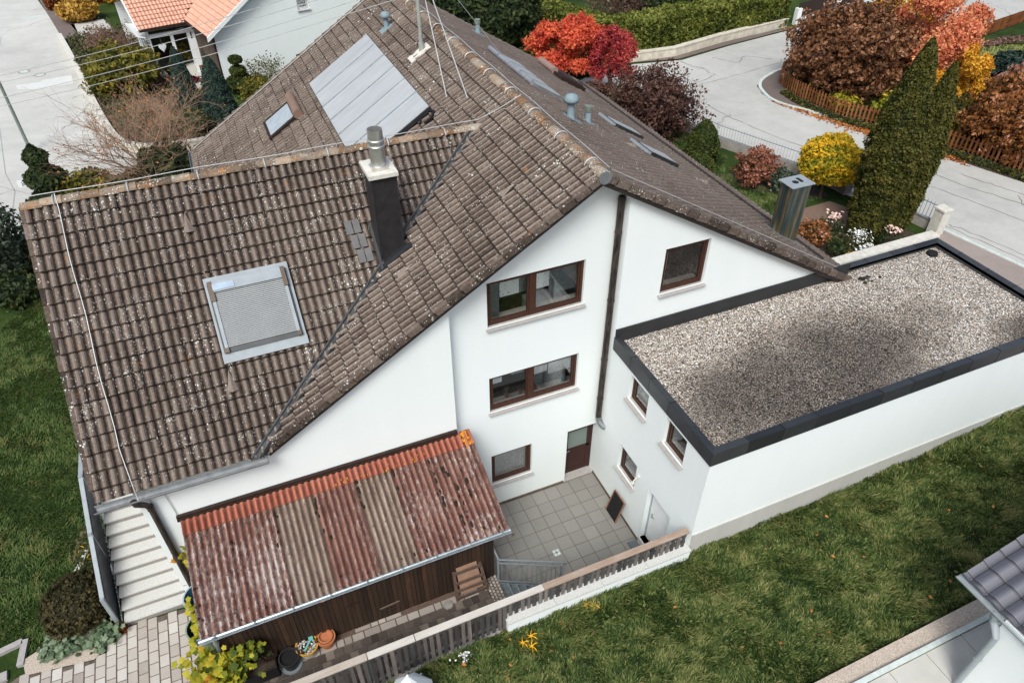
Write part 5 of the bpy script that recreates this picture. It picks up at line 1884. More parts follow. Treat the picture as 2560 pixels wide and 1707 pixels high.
TZ, BZ, TY, BY = 4.70, 3.80, -.46, -3.50
vs = math.hypot(TY - BY, TZ - BZ)
SV = np.array((0, BY - TY, BZ - TZ)) / vs
SN = np.array((0, -(TZ - BZ), (TY - BY)))
SN = SN / np.linalg.norm(SN)
if SN[2] < 0: SN = -SN
edges = [-12.90, -11.76, -10.60, -9.50, -8.40, -7.32, -6.24, -4.80]
kinds = ['rust', 'rust', 'tan', 'rust', 'tan', 'rust', 'rust']
for i, kd in enumerate(kinds):
    x0, x1 = edges[i] - (.05 if i else 0), edges[i + 1]
    n = int((x1 - x0) / .0195)
    u = np.linspace(x0, x1, n)
    w = .048 * np.cos(2 * PI * (u + 12.9) / .172)
    lift = .018 * (i % 2)
    rows = []
    for v in np.linspace(.38, vs + .05, 6):
        jit = .006 * math.sin(i * 3 + v)
        rows.append(np.stack([u, np.full(n, TY), np.full(n, TZ)], -1) + SV * v + (w + lift + jit)[:, None] * SN)
    V = np.concatenate(rows + [rows[-1] - SN * .012])
    a = np.arange(n - 1)
    F = np.concatenate([np.stack([a + k * n, a + (k + 1) * n, a + (k + 1) * n + 1, a + k * n + 1], -1) for k in range(6)])
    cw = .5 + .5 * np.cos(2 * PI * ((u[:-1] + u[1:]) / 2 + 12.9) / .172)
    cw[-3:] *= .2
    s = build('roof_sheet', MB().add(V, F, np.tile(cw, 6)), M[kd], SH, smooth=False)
    if kd == 'tan': s['label'] = 'tan coloured corrugated sheet'
    nl = MB()
    for uu in np.arange(x0 + .2, x1 - .1, .344):
        for v in (.7, 1.9, 2.9):
            p = np.array((round((uu + 12.9) / .172) * .172 - 12.9, TY, TZ)) + SV * v + SN * (.05 + lift)
            nl.hexa([p + q for q in ((-.012, -.012, 0), (.012, -.012, 0), (.012, .012, 0), (-.012, .012, 0), (-.012, -.012, .012), (.012, -.012, .012), (.012, .012, .012), (-.012, .012, .012))])
    build('screw', nl, M['black'], s)
u = np.linspace(-12.90, -4.78, 420)
w = .050 * np.cos(2 * PI * (u + 12.9) / .172)
rows = []
for v, am in ((-.02, 0), (.06, .4), (.20, 1), (.50, 1.04), (.50, .7)):
    rows.append(np.stack([u, np.full(420, TY), np.full(420, TZ)], -1) + SV * v + (w * min(am, 1.04) + (.055 if am != .7 else .02))[:, None] * SN)
V = np.concatenate(rows)
a = np.arange(419)
F = np.concatenate([np.stack([a + k * 420, a + (k + 1) * 420, a + (k + 1) * 420 + 1, a + k * 420 + 1], -1) for k in range(4)])
build('top_flashing', MB().add(V, F, np.tile(.5 + .5 * np.cos(2 * PI * ((u[:-1] + u[1:]) / 2 + 12.9) / .172), 4)), M['terra'], SH)
mb = MB().box(-12.98, -5.16, -.50, -.402, 4.75, 4.84).box(-12.98, -5.16, -.55, -.50, 4.71, 4.77)
build('wall_flashing', mb, M['darkbrown'], SH)
mo = MB()
def roofdot(x, v, rad, c=.055, el=1.6):
    p = np.array((x, TY, TZ)) + SV * v + SN * c
    V = [p + SN * rad * .35]
    for k in range(8):
        w = 2 * PI * k / 8
        V.append(p + np.array((1, 0, 0)) * rad * math.cos(w) * .75 + SV * rad * math.sin(w) * el - SN * .02)
    mo.add(V, [(0, 1 + k, 1 + (k + 1) % 8) for k in range(8)])
for xe, lo, hi, k in ((-6.24, .55, 2.0, 12), (-5.92, .9, 2.8, 14), (-5.75, 1.1, 2.9, 8), (-9.50, .5, 2.2, 8), (-8.36, .45, 1.4, 10), (-7.32, .4, 1.3, 4), (-11.76, .6, 1.3, 3), (-10.62, .6, 1.9, 6), (-5.45, .7, 2.0, 4), (-12.80, 1.5, 3.0, 12)):
    for q in range(k):
        roofdot(xe + r.normal(0, .035), r.uniform(lo, hi), r.uniform(.025, .065) if xe > -12.5 else r.uniform(.012, .03))
for q in range(14):
    roofdot(r.uniform(-12.8, -5), 3.0 + r.uniform(-.1, .12), r.uniform(.02, .04))
build('moss', mo, M['moss'], SH)['kind'] = 'stuff'
mo = MB()
for q in range(46):
    roofdot(-4.98 + r.normal(0, .06), abs(r.normal(.22, .2)), r.uniform(.02, .05), .075, 1.2)
for q in range(26):
    roofdot(r.uniform(-8.9, -6.2), r.uniform(.3, .5), r.uniform(.012, .03), .09, 1.2)
build('lichen', mo, M['lichen'], SH)['kind'] = 'stuff'
g = gutter(SH, (-13.0, -3.57, 3.74), (-4.76, -3.57, 3.74), .085, M['zinc'])
mb = MB()
for x in np.arange(-12.6, -4.8, .95):
    mb.box(x - .012, x + .012, -3.67, -3.48, 3.735, 3.755)
build('bracket', mb, M['zinc'], g)
build('downpipe', MB().cyl(-12.62, -3.57, 3.45, 3.68, .075, .06, 14).tube([(-12.62, -3.57, 3.5), (-12.64, -3.5, 3.3), (-12.7, -3.35, 3.1), (-12.7, -3.35, 1.25)], [.055] * 4, 12), M['zinc'], SH)
build('rafter', MB().box(-12.8, -4.9, -3.45, -3.33, 3.62, 3.72), M['darkbrown'], SH)

# ================================================================== OUTSIDE STAIRS
OS = thing('outside_stairs', 'pale granite outside stairs with a dark panel railing at the left of the house', 'stairs', (-14.5, 1, 1.1))
tr, rs = MB(), MB()
for i in range(10):
    y0 = -.52 + i * .297
    z = 1.1 + (i + 1) * .207
    tr.box(-15.38, -13.67, y0 - .03, y0 + .31, z - .05, z)
    rs.box(-15.35, -13.68, y0, y0 + .297, 1.0, z - .0505)
tr.box(-15.38, -13.67, 2.46, 6.2, 3.12, 3.17)
rs.box(-15.35, -13.68, 2.45, 6.2, 1.0, 3.119)
build('tread', tr, M['granite'], OS)
build('riser', rs, M['granite_r'], OS)
rl, pn = MB(), MB()
K = [(-.42, 1.15, 2.45), (1.12, 2.02, 3.42), (2.62, 3.2, 4.25), (3.6, 3.2, 4.28)]
for (ya, ba, ta), (yb, bb, tb) in zip(K, K[1:]):
    rl.beam((-15.56, ya, ta), (-15.56, yb, tb), .11, .06)
    rl.beam((-15.56, ya, ta - .16), (-15.56, yb, tb - .16), .03, .03)
    rl.beam((-15.44, ya, ba + .12), (-15.44, yb, bb + .12), .02, .02)
    pn.hexa([(-15.52, ya + .04, ba + .06), (-15.50, ya + .04, ba + .06), (-15.50, yb - .04, bb + .06), (-15.52, yb - .04, bb + .06), (-15.52, ya + .04, ta - .1), (-15.50, ya + .04, ta - .1), (-15.50, yb - .04, tb - .1), (-15.52, yb - .04, tb - .1)])
build('handrail', rl, M['zinc_pale'], OS)
build('panel', pn, M['greypanel'], OS)
for y, b, tt in K[:3]:
    build('post', MB().box(-15.61, -15.51, y - .05, y + .05, 1.0, tt + .06), M['zinc_pale'], OS)
mb = MB()
for i in range(28):
    f = i / 27
    y = -.4 + f * 3.0
    z = 1.27 + f * 2.0
    mb.lathe(-15.44, y, [(.001, z - .02), (.018, z), (.001, z + .02)], 6)
build('light_chain', mb, M['white'], OS)

# ================================================================== THINGS ROUND THE STAIRS AND THE SHED
def lathe_thing(name, label, cat, x, y, z, parts, group=None):
    t = thing(name, label, cat, (x, y, z), group)
    for nm, prof, m in parts:
        build(nm, MB().lathe(x, y, [(a, z + b) for a, b in prof], 24), M[m], t)
    return t


lathe_thing('rain_barrel', 'blue plastic rain barrel standing at the left end of the shed', 'barrel', -13.17, -1.08, 1.12, [('body', [(.001, 0), (.36, .01), (.44, .95), (.46, .95), (.46, .99), (.42, .99)], 'bluelite'), ('inner', [(.42, .985), (.37, .3), (.001, .3)], 'blue')])
lathe_thing('rain_barrel', 'green plastic rain barrel half under the shed roof', 'barrel', -13.22, -1.95, 1.12, [('body', [(.001, 0), (.34, .01), (.41, .80), (.44, .80), (.44, .84), (.40, .84)], 'greenrim'), ('inner', [(.40, .835), (.35, .2), (.001, .2)], 'greenplastic')])
t = lathe_thing('plant_pot', 'large dark blue plant pot filled with black soil', 'plant pot', -11.22, -3.62, 1.30, [('pot', [(.001, 0), (.19, .01), (.25, .40), (.28, .40), (.28, .43), (.24, .43)], 'slate'), ('soil', [(.238, .34), (.001, .35)], 'black'), ('saucer', [(.27, .0), (.29, .03), (.25, .02), (.001, .01)], 'greymetal')], 'pots in front of the shed')
t = lathe_thing('plant_pot', 'yellow bucket full of shells with a turquoise scoop', 'bucket', -10.72, -3.44, 1.30, [('pot', [(.001, 0), (.22, .01), (.28, .34), (.31, .34), (.31, .38), (.27, .38)], 'yellowpot'), ('rim_band', [(.235, .06), (.285, .28), (.287, .28)], 'cap')], 'pots in front of the shed')
sh = MB()
rr = np.random.default_rng(4)
for i in range(90):
    a, b = rr.uniform(0, 2 * PI), math.sqrt(rr.uniform(0, 1)) * .24
    sh.lathe(-10.72 + b * math.cos(a), -3.44 + b * math.sin(a), [(.03, 1.60 + rr.uniform(0, .03)), (.02, 1.65), (.001, 1.66)], 5, rr.uniform(0, 1))
build('shells', sh, tinted('shells', [(0, (.12, .10, .09)), (.5, (.42, .40, .37)), (1, (.75, .74, .70))], .7, .2, 9, 0), t)
build('scoop', MB().beam((-10.80, -3.60, 1.68), (-10.60, -3.36, 1.72), .05, .03).box(-10.64, -10.52, -3.38, -3.26, 1.68, 1.74), M['turq'], t)
t = lathe_thing('plant_pot', 'stack of orange terracotta pots by the shed wall', 'plant pot', -10.2, -3.42, 1.30, [('pot', [(.001, 0), (.17, .01), (.22, .30), (.26, .30), (.26, .38), (.22, .38)], 'terracotta'), ('inner_pot', [(.20, .30), (.20, .42), (.17, .43), (.16, .36), (.001, .36)], 'terracotta')], 'pots in front of the shed')
t = lathe_thing('plant_pot', 'small dark pot with dry speckled plant beside the planter', 'plant pot', -11.68, -3.32, 1.45, [('pot', [(.001, 0), (.14, .01), (.19, .24), (.21, .24), (.2, .27), (.001, .24)], 'door')], 'pots in front of the shed')
mb = MB()
P = np.stack([-11.68 + rr.normal(0, .08, 160), -3.32 + rr.normal(0, .08, 160), 1.74 + rr.uniform(-.02, .06, 160)], -1)
leafquads(mb, P, .05, rr, rr.uniform(0, 1, 160))
build('foliage', mb, LM['olive'], t)
t = thing('planter', 'long black planter box filled with brown soil', 'planter', (-12.0, -3.55, 1.3))
build('box', MB().box(-12.60, -11.55, -3.80, -3.77, 1.3, 1.72).box(-12.60, -11.55, -3.33, -3.30, 1.3, 1.72).box(-12.60, -12.57, -3.77, -3.33, 1.3, 1.72).box(-11.58, -11.55, -3.77, -3.33, 1.3, 1.72), M['black'], t)
build('soil', MB().box(-12.57, -11.58, -3.77, -3.33, 1.3, 1.64), M['soil'], t)
t = thing('plant_pot', 'square terracotta pot at the end of the black planter', 'plant pot', (-12.83, -3.6, 1.2), 'pots in front of the shed')
build('pot', MB().box(-12.98, -12.68, -3.72, -3.69, 1.2, 1.5).box(-12.98, -12.68, -3.45, -3.42, 1.2, 1.5).box(-12.98, -12.95, -3.69, -3.45, 1.2, 1.5).box(-12.71, -12.68, -3.69, -3.45, 1.2, 1.5), M['terracotta'], t)
build('soil', MB().box(-12.95, -12.71, -3.69, -3.45, 1.2, 1.42), M['soil'], t)
t = thing('garden_figure', 'small white stone figure on a block by the vine', 'ornament', (-12.87, -3.1, 1.2))
build('block', MB().box(-12.98, -12.78, -3.36, -2.86, 1.17, 1.42), M['white'], t)
build('figure', MB().lathe(-12.88, -2.98, [(.07, 1.42), (.09, 1.5), (.05, 1.6), (.06, 1.66), (.001, 1.72)], 12), M['white'], t)
t = thing('pallet', 'old wooden pallet frame leaning against the shed', 'pallet', (-5.95, -3.45, 1.3))
A0, A1, B0, B1 = np.array((-6.45, -3.62, 1.30)), np.array((-5.52, -3.60, 1.30)), np.array((-6.42, -3.30, 2.30)), np.array((-5.62, -3.30, 2.30))
build('post', MB().beam(A0, B0, .09, .05, .2, up=(0, 1, 0)), M['palewood'], t)
build('post', MB().beam(A1, B1, .09, .05, .2, up=(0, 1, 0)), M['palewood'], t)
for f in (.12, .36, .62, .96):
    build('board', MB().beam(A0 + (B0 - A0) * f + (0, -.05, 0), A1 + (B1 - A1) * f + (0, -.05, 0), .03, .13, rr.uniform(.2, .6)), M['palewood'], t)
build('back_sheet', MB().hexa([A0 + (.12, .02, .22), A1 + (-.12, .02, .22), A1 + (-.12, .04, .22), A0 + (.12, .04, .22), B0 + (.08, .01, .10), B1 + (-.10, .01, .10), B1 + (-.10, .03, .10), B0 + (.08, .03, .10)], .85), M['palewood'], t)
solo('stone', MB().lathe(-6.75, -3.62, [(.15, 1.28), (.13, 1.33), (.001, 1.35)], 9, sx=1.1), M['conc'], 'flat grey stone on the soil left of the pallet', 'stone', (-6.75, -3.62, 1.28))
t = thing('garden_edging', 'pale stone edging between the west lawn and the flower bed', 'edging', (-16.8, 1.8, 1.1))
mb = MB()
pts = [(-17.25, .7), (-16.95, 1.35), (-16.65, 2.05), (-16.32, 2.85)]
for i in range(3):
    mb.beam((*pts[i], 1.16), (*pts[i + 1], 1.16), .13, .16)
build('edge_stones', mb, M['kerb'], t)
t = thing('garden_edging', 'square frame of pale stones in the corner of the lawn', 'edging', (-18.2, -.2, 1.1))
build('edge_stones', MB().beam((-18.05, -.65, 1.13), (-17.98, .12, 1.13), .17, .12).beam((-18.9, -.06, 1.13), (-18.05, .10, 1.13), .17, .12).beam((-19.2, -.86, 1.125), (-18.35, -.80, 1.125), .26, .10), M['sill'], t)


def bigleaves(mb, P, size, r, tint):
    """maple shaped vine leaves as small fans"""
    for p, t in zip(P, tint):
        s = size * r.uniform(.6, 1.25)
        n = r.normal(size=3) * .5 + np.array((-.1, -.3, 1))
        n /= np.linalg.norm(n)
        a = np.cross(n, r.normal(size=3)); a /= np.linalg.norm(a)
        b = np.cross(n, a)
        V = [p + n * s * .06]
        for k in range(10):
            w = 2 * PI * k / 10
            rad = s * (.5 if k % 2 == 0 else .36)
            V.append(p + a * rad * math.cos(w) + b * rad * math.sin(w))
        mb.add(V, [(0, 1 + k, 1 + (k + 1) % 10) for k in range(10)], t)
    return mb


rr = np.random.default_rng(77)
t = thing('vine', 'yellow green grape vine spilling out under the shed gutter', 'vine', (-12.9, -3.0, 1.2))
mb = MB()
for (cx, cy, cz, sx, sy, sz, n) in ((-13.0, -3.5, 2.4, .30, .22, .28, 90), (-12.6, -3.75, 2.5, .26, .14, .18, 50), (-12.15, -3.65, 2.75, .25, .10, .12, 34), (-13.25, -3.75, 1.9, .26, .15, .2, 40), (-12.75, -3.75, 2.0, .3, .15, .2, 45), (-13.5, -3.6, 1.75, .14, .1, .1, 12), (-13.25, -2.2, 2.5, .07, .28, .3, 34), (-13.1, -.45, 3.0, .14, .08, .3, 34), (-13.0, -.5, 2.4, .12, .1, .2, 16)):
    n = int(n * 1.7)
    P = np.stack([rr.normal(cx, sx, n), rr.normal(cy, sy, n), rr.normal(cz, sz, n)], -1)
    bigleaves(mb, P, .20, rr, np.clip(rr.normal(.34, .24, n) + (P[:, 0] < -12.9) * .12 - (P[:, 0] > -12.5) * .2, 0, 1))
build('foliage', mb, LM['vine'], t)
build('stem', MB().tube([(-12.9, -2.9, 1.15), (-12.95, -3.2, 1.9), (-12.8, -3.45, 2.4), (-12.2, -3.5, 2.7)], [.04, .035, .025, .015], 6).tube([(-12.95, -3.2, 1.9), (-13.3, -3.6, 1.9)], [.02, .01], 5).tube([(-13.05, -.5, 1.1), (-13.1, -.45, 2.4), (-13.05, -.44, 3.3)], [.03, .02, .015], 6), M['bark'], t)

bush('heather_bush', 'round dark olive bush at the foot of the outside stairs', 'bush', -16.5, .35, 1.1, .95, 1.15, 'heather', 4200, .09, rough=.08, gap=-2, core=.88, shell=.9)
for i, (x, y, lb) in enumerate(((-17.0, -.62, 'silvery green leafy plant on the gravel, the left one'), (-15.95, -.72, 'silvery green leafy plant on the gravel, the one nearer the stairs'))):
    t = thing('leafy_plant', lb, 'plant', (x, y, 1.14), 'silver leaved plants by the paving')
    mb = MB()
    n = 210
    P = np.stack([rr.normal(x, .24, n), rr.normal(y, .17, n), 1.2 + np.abs(rr.normal(.12, .1, n))], -1)
    bigleaves(mb, P, .17, rr, rr.uniform(.1, 1, n))
    build('foliage', mb, LM['silver'], t)
    build('stem', limbs(MB(), (x, y, 1.1), .2, .25, rr, 5, .012), M['bark'], t)
t = bush('flower_shrub', 'loose green shrub with yellow flowers beside the stair railing', 'shrub', -16.15, 2.0, 1.1, .42, 1.2, 'olive', 900, .10, ry=1.0, core=0, gap=-.9)
mb = MB()
P = np.stack([rr.normal(-16.1, .12, 14), rr.normal(1.95, .22, 14), rr.normal(2.05, .1, 14)], -1)
leafquads(mb, P, .17, rr, .8)
build('flowers', mb, LM['yellowflower'], t)['kind'] = 'stuff'
t = bush('flower_shrub', 'low green plant with violet flowers at the lawn edging', 'plant', -16.75, 1.35, 1.1, .3, .55, 'darkgreen', 380, .08, core=0, gap=-.9)
mb = MB()
P = np.stack([rr.normal(-16.85, .13, 26), rr.normal(1.3, .25, 26), rr.normal(1.55, .07, 26)], -1)
leafquads(mb, P, .06, rr, .5)
build('flowers', mb, leaf_mat('violet_petals', ((.18, .17, .42), (.32, .30, .60)), trans=0), t)
rs_ = solo('garden_stones', MB().lathe(-16.35, -.62, [(.22, 1.14), (.20, 1.27), (.001, 1.33)], 8, sx=1.2, sy=.7), M['beigegravel'], 'pale boulder between the two silvery plants', 'stone', (-16.35, -.62, 1.14))
solo('rusty_plant', crown(MB(), (-15.55, -.62, 1.25), .24, .18, .15, 260, .07, rr), LM['orange'], 'small rusty brown plant at the bottom of the stair railing', 'plant', (-15.55, -.5, 1.1))

# ================================================================== FRONT LAWN
FL = [(-11.8, -5.47), (-5.72, -5.47), (-5.70, -5.62), (0, -5.60), (0, -5.47), (15.5, -5.47), (15.5, -9.7), (2.5, -10.0), (-7, -10.6), (-11.8, -9)]
blades('grass', FL, 170000, zfl, .165, .026, LM['grass'], 3, .85, .5)
blades('grass', [(-.2, -5.95), (14, -6.0), (14, -5.48), (0, -5.48), (-5.7, -5.62), (-5.7, -5.95)], 9000, zfront, .27, .026, LM['grass'], 4, .7, .4)
blades('grass', [(-28, 16), (-22.5, 14), (-20, -.5), (-18.1, .15), (-17.95, .15), (-17.9, -.5), (-17.5, -.1), (-17.1, 1.1), (-16.3, 3.0), (-15.7, 3.2), (-14.6, 5), (-14.6, 20), (-17, 20), (-22, 12.5), (-27, 13)], 80000, hfun, .12, .030, LM['grass_short'], 5, .9, .5)
blades('grass', [(10.1, 5.0), (14, 8.2), (17.0, 8.4), (15.5, 9.8), (14.4, 11), (14.2, 12.6), (15.4, 14), (14.6, 18), (10.1, 18)], 30000, lambda x, y: x * 0 + 3.3, .10, .035, LM['grass_short'], 6, .9, .4)
blades('grass', [(33, 14), (30.5, 3), (60, 6), (70, 24), (46, 22), (36, 21)], 60000, lambda x, y: x * 0 + 3.3, .14, .07, leaf_mat('grass_far', ((.09, .11, .03), (.22, .25, .07), (.34, .34, .13))), 7, .9, .5)
blades('grass', [(-11.5, 36), (-5.5, 32), (2, 33), (3, 40.5), (-8, 40.8), (-11.5, 43)], 26000, lambda x, y: x * 0 + 1.5, .10, .04, LM['grass_short'], 8, .9, .4)
# broad weeds and star shaped yellow leaves in the lawn
mb = MB()
n = 5200
x, y = rr.uniform(-10, 14, n), rr.uniform(-10.2, -5.7, n)
k = vnoise(np.stack([x, y], -1), .7, 40) > .1
P = np.stack([x, y, zfl(x, y) + .07], -1)[k]
leafquads(mb, P, .085, rr, rr.uniform(.35, .85, len(P)), np.tile((0., 0, 1), (len(P), 1)), .4)
tag(build('clover', mb, LM['grass']), kind='stuff')
for i, (x, y) in enumerate([(-5.19, -5.94), (-5.46, -6.02), (-5.28, -6.2), (-3.44, -5.72), (-3.26, -5.82)]):
    z = float(zfront(x))
    mb = MB()
    for q in range(6):
        a = q * PI / 3 + rr.uniform(-.2, .2)
        d = np.array((math.cos(a), math.sin(a), 0.))
        s = np.array((-d[1], d[0], 0)) * .022
        p = np.array((x, y, z + .17))
        mb.add([p - s, p + d * .12 + s * 1.4 + (0, 0, .03), p + d * .2, p + s], [(0, 1, 2, 3)], .5)
    t = thing('yellow_weed', ['star shaped yellow weed, lower one of the pair left of the wall end', 'star shaped yellow weed nearest to the fence post', 'star shaped yellow weed, lowest in the lawn', 'star shaped yellow weed just under the granite coping', 'star shaped yellow weed right of the one under the coping'][i], 'weed', (x, y, z), 'yellow weeds in the front lawn')
    build('leaves', mb, LM['yellowflower'], t)
    build('stem', MB().cyl(x, y, z - .02, z + .17, .008, n=5), LM['grass'], t)
mb = MB()
n = 34
x, y = rr.uniform(-9, 13, n), rr.uniform(-9.9, -5.7, n)
leafquads(mb, np.stack([x, y, zfl(x, y) + .12], -1), .10, rr, rr.uniform(.4, 1, n), np.tile((0., 0, 1), (n, 1)), .25)
tag(build('fallen_leaves', mb, LM['fallen']), kind='stuff')
for i, (x, y, lb) in enumerate(((-8.35, -5.85, 'white flowers just above the tip of the white parasol'), (-7.0, -5.75, 'white flowers in the grass at the foot of the left fence'))):
    t = thing('white_flowers', lb, 'flowers', (x, y, 2.0), 'white flowers by the fence')
    mb = MB()
    z = float(zfront(x)) + .28
    leafquads(mb, np.stack([rr.normal(x, .10, 40), rr.normal(y, .08, 40), rr.normal(z, .04, 40)], -1), .07, rr, .8)
    build('petals', mb, LM['whiteflower'], t)
    build('stem', limbs(MB(), (x, y, z - .3), .3, .1, rr, 5, .01), LM['grass'], t)
t = thing('parasol', 'folded white garden parasol with only its pointed top in view', 'parasol', (-8.56, -6.44, 2.0))
mb = MB()
V = [(-8.56, -6.44, 4.0)]
for kk in range(8):
    w = PI * kk / 4 + .39
    V.append((-8.56 + .62 * math.cos(w), -6.44 + .62 * math.sin(w), 2.85))
V += [(v[0], v[1], v[2] - .12) for v in V[1:]]
mb.add(V, [(0, 1 + kk, 1 + (kk + 1) % 8) for kk in range(8)])
mb.add(V, [(1 + kk, 9 + kk, 9 + (kk + 1) % 8, 1 + (kk + 1) % 8) for kk in range(8)])
build('canopy', mb, M['blind'], t)
build('pole', MB().cyl(-8.56, -6.44, 1.9, 3.95, .03, n=10), M['zinc'], t)
build('finial', MB().lathe(-8.56, -6.44, [(.03, 3.98), (.03, 4.0), (.001, 4.03)], 12), M['white'], t)

# path, kerb and gravel in front of the neighbouring white house
struct('gravel_strip', MB().sheet([(-3, -9.93), (16, -9.78), (16, -10.3), (-3, -10.3)], lambda x, y: 2.64 if x < 20 else 2.64), M['beigegravel'])
struct('path_kerb', MB().box(-6, 18, -10.42, -10.30, 2.2, 2.76), M['kerb'])
mb = MB()
for i in range(18):
    for j in range(4):
        mb.box(-6 + i * 1.22, -6 + (i + 1) * 1.22 - .02, -10.44 - (j + 1) * .85 + .01, -10.44 - j * .85, 2.5, 2.70)
struct('slab_path', mb, M['pathslab'])

# ================================================================== NEIGHBOURING HOUSE, LOWER RIGHT
NB = thing('neighbour_house', 'corner of a white house with glossy anthracite tiles at lower right', 'house', (9, -16, 2.5))
build('wall', MB().box(3.95, 14.5, -22, -11.2, 2.0, 5.45), M['wall'], NB)
sl = .44
Vn = np.array((-1, 0, -sl)) / math.hypot(1, sl)
Nn = np.array((-sl, 0, 1)) / math.hypot(1, sl)
ln = 6 * math.hypot(1, sl)
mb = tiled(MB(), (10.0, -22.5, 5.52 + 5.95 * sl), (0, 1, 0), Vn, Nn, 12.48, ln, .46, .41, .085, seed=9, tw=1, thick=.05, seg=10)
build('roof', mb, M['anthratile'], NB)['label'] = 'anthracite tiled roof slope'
Vn2 = np.array((1, 0, -sl)) / math.hypot(1, sl)
Nn2 = np.array((sl, 0, 1)) / math.hypot(1, sl)
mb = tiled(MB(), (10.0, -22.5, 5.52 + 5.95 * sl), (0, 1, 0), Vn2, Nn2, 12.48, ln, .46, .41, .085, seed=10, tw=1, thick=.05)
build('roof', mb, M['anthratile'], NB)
build('soffit', MB().hexa([(4.05, -22.4, 5.38), (10, -22.4, 5.38 + 5.95 * sl), (10, -10.06, 5.38 + 5.95 * sl), (4.05, -10.06, 5.38), (4.05, -22.4, 5.48), (10, -22.4, 5.48 + 5.95 * sl), (10, -10.06, 5.48 + 5.95 * sl), (4.05, -10.06, 5.48)]), M['white'], NB)
g = gutter(NB, (3.94, -22.5, 5.50), (3.94, -9.98, 5.50), .13, M['zinc_pale'])
dp = build('downpipe', MB().tube([(3.94, -11.05, 5.42), (3.94, -11.05, 5.18), (3.80, -11.3, 5.0), (3.80, -11.3, 2.4)], [.11, .10, .075, .075], 14), M['zinc_pale'], NB)
build('bracket', MB().cyl(3.94, -11.05, 5.28, 5.36, .135, n=14).cyl(3.8, -11.3, 4.0, 4.06, .09, n=12), M['zinc'], dp)

# ================================================================== POWER LINES, LAMPS, STREET SIGN
ends = [(-20.47, 26.82, 8), (-20.34, 25.89, 8), (-20.04, 23.71, 8), (-19.90, 22.69, 8)]
t = thing('power_line', 'four parallel overhead wires crossing the top left above the street', 'power line', (-20.2, 24.8, 1.5))
for i, e in enumerate(ends):
    zz = 14.8 - i * .35
    a, b = np.array((-2.2, 11.29, zz)), np.array(e, float)
    pts = [a + (b - a) * f - np.array((0, 0, .25 * math.sin(PI * f))) for f in np.linspace(0, 1.25, 16)]
    pts = [p if f <= 1 else p for p, f in zip(pts, np.linspace(0, 1.25, 16))]
    build('wire', MB().tube(pts, [.0125] * 16, 5), M['wire'], t)
t = thing('street_lamp', 'thin grey green lamp pole beside the west street', 'street lamp', (-20.17, 34.06, 1.5))
build('pole', MB().tube([(-20.17, 34.06, 1.5), (-20.17, 34.06, 6), (-20.25, 34.2, 9.6), (-20.8, 34.8, 10.3)], [.10, .085, .07, .05], 12), M['lamp_green'], t)
build('lamp_head', MB().lathe(-21.1, 35.1, [(.001, 10.2), (.25, 10.25), (.22, 10.4), (.001, 10.5)], 14, sx=1.6), M['zinc'], t)
t = thing('street_sign', 'white street name sign half hidden by the dark conifer', 'sign', (-18.3, 27.17, 1.5))
build('board', MB().box(-19.88, -18.35, 27.15, 27.19, 2.42, 2.80), M['white'], t)
build('post', MB().cyl(-18.3, 27.17, 1.5, 3.0, .03, n=10), M['zinc'], t)
fc = bpy.data.curves.new('lettering', 'FONT')
fc.body = 'J\u00e4gerbr'
fc.size = .27
fc.extrude = .004
tmp = bpy.data.objects.new('tmp_text', fc)
C.objects.link(tmp)
bpy.context.view_layer.update()
me = bpy.data.meshes.new_from_object(tmp.evaluated_get(bpy.context.evaluated_depsgraph_get()))
bpy.data.objects.remove(tmp)
me.transform(Matrix.Translation((-19.70 + 18.3, -.025, .5 + .53)) @ Matrix.Rotation(PI / 2, 4, 'X'))
me.materials.clear(); me.materials.append(M['ink'])
lo_ = bpy.data.objects.new('lettering', me)
C.objects.link(lo_); lo_.parent = t
t = thing('street_lamp', 'pale green lamp post beyond the hazel bush at the far junction', 'street lamp', (39.3, 33.0, 3.3))
build('pole', MB().tube([(39.3, 33, 3.2), (39.3, 33, 10)], [.12, .08], 10), simple('mint_pole', (.35, .47, .44), .5), t)
build('lamp_head', MB().lathe(39.0, 32.8, [(.001, 10), (.3, 10.05), (.25, 10.2), (.001, 10.3)], 12), M['zinc'], t)

# ================================================================== NEIGHBOUR HOUSE, TOP LEFT
A13 = math.radians(13)
NO = (-8.12, 41.27, 0)
def nx(p):
    return np.array((p[0] * math.cos(A13) - p[1] * math.sin(A13), p[0] * math.sin(A13) + p[1] * math.cos(A13), p[2] if len(p) > 2 else 0))
def nX(): return XF(NO, A13)
NH = thing('neighbour_house', 'white house with orange tiled roof and glazed conservatory at top left', 'house', (-2, 48, 1.5))
ns, EZ = .66, 4.93
def ntop(x): return EZ - .25 + ns * (min(x, 14.6 - x) + .55)
mb = nX()
wallpanel(mb, 0, 14.6, 0, .3, 1.2, ntop, [(6.35, 7.25, 5.42, 6.12)], (7.3,))
mb.box(0, .3, .3, 18, 1.2, 4.9); mb.box(14.3, 14.6, .3, 18, 1.2, 4.9); mb.box(0, 14.6, 18, 18.3, 1.2, 5)
mb.box(-3.4, -.0, 8.2, 8.4, 1.2, 5.4); mb.box(-3.4, 0, 13.5, 13.8, 1.2, 4.6)
build('wall', mb, M['wall'], NH)
o_ = np.array(NO)
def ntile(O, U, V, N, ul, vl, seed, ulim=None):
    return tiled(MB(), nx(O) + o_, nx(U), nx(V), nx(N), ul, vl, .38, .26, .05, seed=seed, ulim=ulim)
h1 = math.hypot(1, ns)
rz_ = EZ + ns * 7.85
b_ = build('roof_slope', ntile((7.3, -.55, rz_), (0, 1, 0), (-1 / h1, 0, -ns / h1), (-ns / h1, 0, 1 / h1), 19, 7.85 * h1, 41), M['orangetile'], NH)
